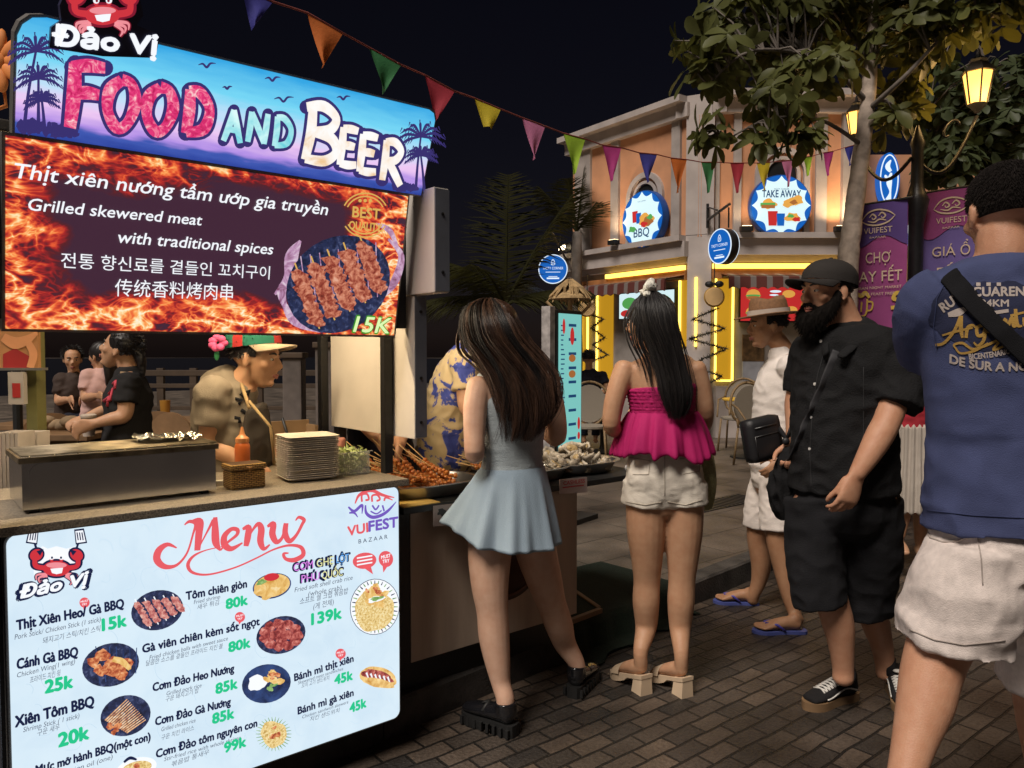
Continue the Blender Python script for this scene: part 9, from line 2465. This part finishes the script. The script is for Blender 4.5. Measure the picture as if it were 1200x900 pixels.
L.new(nz.outputs['Fac'],rp.inputs[0]); L.new(rp.outputs[0],p.inputs['Base Color'])
spec = dict(head=(585,400,.12),neck=(566,410,.1),sa=(545,425,-.12),sb=(560,415,.2),ea=(548,478,-.16),eb=(585,470,.1),wa=(590,510,-.2),wb=(610,505,.0),waist=(527,478,.05),hip=(522,540,.05),ka=(535,630,.0),kb=(545,630,.12),na=(522,700,0),nb=(530,700,.12))
figure('man in a cream shirt with blue flowers bending over the skewer table',D,spec,M_flor,cloth('khaki_trousers',(.14,.11,.08)),M_skin_tan,M_hair_bk,(.85,-.35,-.35),1.08)
D = 3.45
spec = dict(head=(432,380,.05),neck=(438,405,.05),sa=(425,430,-.05),sb=(462,428,.1),ea=(420,485,-.12),eb=(474,485,.05),wa=(440,512,-.28),wb=(468,522,-.2),waist=(445,500,.02),hip=(446,550,.04),ka=(440,650,-.02),kb=(460,650,.06),na=(440,740,0),nb=(458,740,.06))
M_dnvy = cloth('dark_navy_cloth',(.014,.016,.028))
figure('helper in dark clothes hidden behind the cream panel, hands reaching down to the skewers',D,spec,M_dnvy,M_dnvy,M_skin_tan,M_hair_bk,(.3,-.9,-.2),1.0)
D = 5.1
spec = dict(head=(1072,375),neck=(1072,400),sa=(1048,420,-.02),sb=(1096,420,.02),ea=(1044,462,0),eb=(1100,462,.03),wa=(1046,500,-.05),wb=(1098,500,0),waist=(1072,475),hip=(1072,515),ka=(1062,580,-.05),kb=(1080,580,.05),na=(1054,628,-.05),nb=(1078,636,.06))
M_red = cloth('crimson_top',(.30,.02,.03)); M_wsk = cloth('off_white_skirt',(.42,.37,.32))
gr,J,shr,hcr,fr = figure('woman in a crimson top and off white skirt, glimpsed behind the bearded man',D,spec,M_red,None,M_skin_tan,M_hair_br,(-.3,-.95,0),.95,long_hair=True,base_z=0,vox=.010)
F = Fig(); F.tube([(P(1072,497,D),.19,.155),(P(1072,530,D),.19,.16),(P(1070,570,D),.20,.18),(P(1070,596,D),.205,.19)],(1,0,0),24,rnd=False); F.fuse('skirt',M_wsk,gr,.010,2,lambda c,n: .012 * math.sin(26 * math.atan2(c.y - D,c.x - P(1072,530,D).x)))
D = 6.3
def sit(x,y,k,dd=0): return dict(head=(x,y,dd),neck=(x + 2,y + 16,dd),sa=(x - 14 * k,y + 24,dd - .05),sb=(x + 18 * k,y + 24,dd + .05),ea=(x - 18 * k,y + 48,dd - .1),eb=(x + 22 * k,y + 48,dd),wa=(x - 4,y + 46,dd - .28),wb=(x + 12,y + 47,dd - .2),waist=(x + 2,y + 54,dd + .02),hip=(x + 2,y + 76,dd + .05),ka=(x - 8,y + 78,dd - .38),kb=(x + 14,y + 78,dd - .36),na=(x - 8,y + 138,dd - .36),nb=(x + 14,y + 138,dd - .34))
figure('small guest in a dark jacket with pale collar sitting at the terrace table',D,sit(85,422,.9),cloth('dark_guest_jacket',(.05,.035,.03)),M_dnvy,M_skin_tan,M_hair_bk,(.5,-.85,-.1),.88,vox=.011)
figure('long haired guest in a pale pink top sitting beside the serving woman',6.0,sit(118,418,1),cloth('pale_pink_top',(.52,.33,.30)),M_dnvy,M_skin_tan,M_hair_bk,(-.9,.3,-.1),.92,long_hair=True,vox=.011)
figure('guest in dark clothes with cropped hair sitting at the cafe behind the turquoise sign',9.9,dict(head=(690,421),neck=(690,434),sa=(676,441,0),sb=(706,441,0),ea=(672,456,-.1),eb=(712,456,-.1),wa=(680,462,-.3),wb=(704,462,-.3),waist=(690,462),hip=(690,476),ka=(684,480,.4),kb=(698,480,.4),na=(684,512,.4),nb=(698,512,.4)),M_dnvy,M_dnvy,M_skin_tan,M_hair_bk,(.1,.98,-.05),.95,vox=.012,detail=False)
figure('distant guest with a warm lit face in the dark left of the turquoise sign',12.5,dict(head=(642,430),neck=(643,440),sa=(634,447,0),sb=(654,447,0),ea=(630,460,-.1),eb=(656,460,-.1),wa=(638,462,-.3),wb=(650,462,-.3),waist=(643,462),hip=(643,473),ka=(638,474,-.4),kb=(650,474,-.4),na=(638,500,-.4),nb=(650,500,-.4)),cloth('rust_top',(.25,.09,.04)),M_dnvy,M_skin_tan,M_hair_bk,(-.2,-.95,0),.95,vox=.012,detail=False)
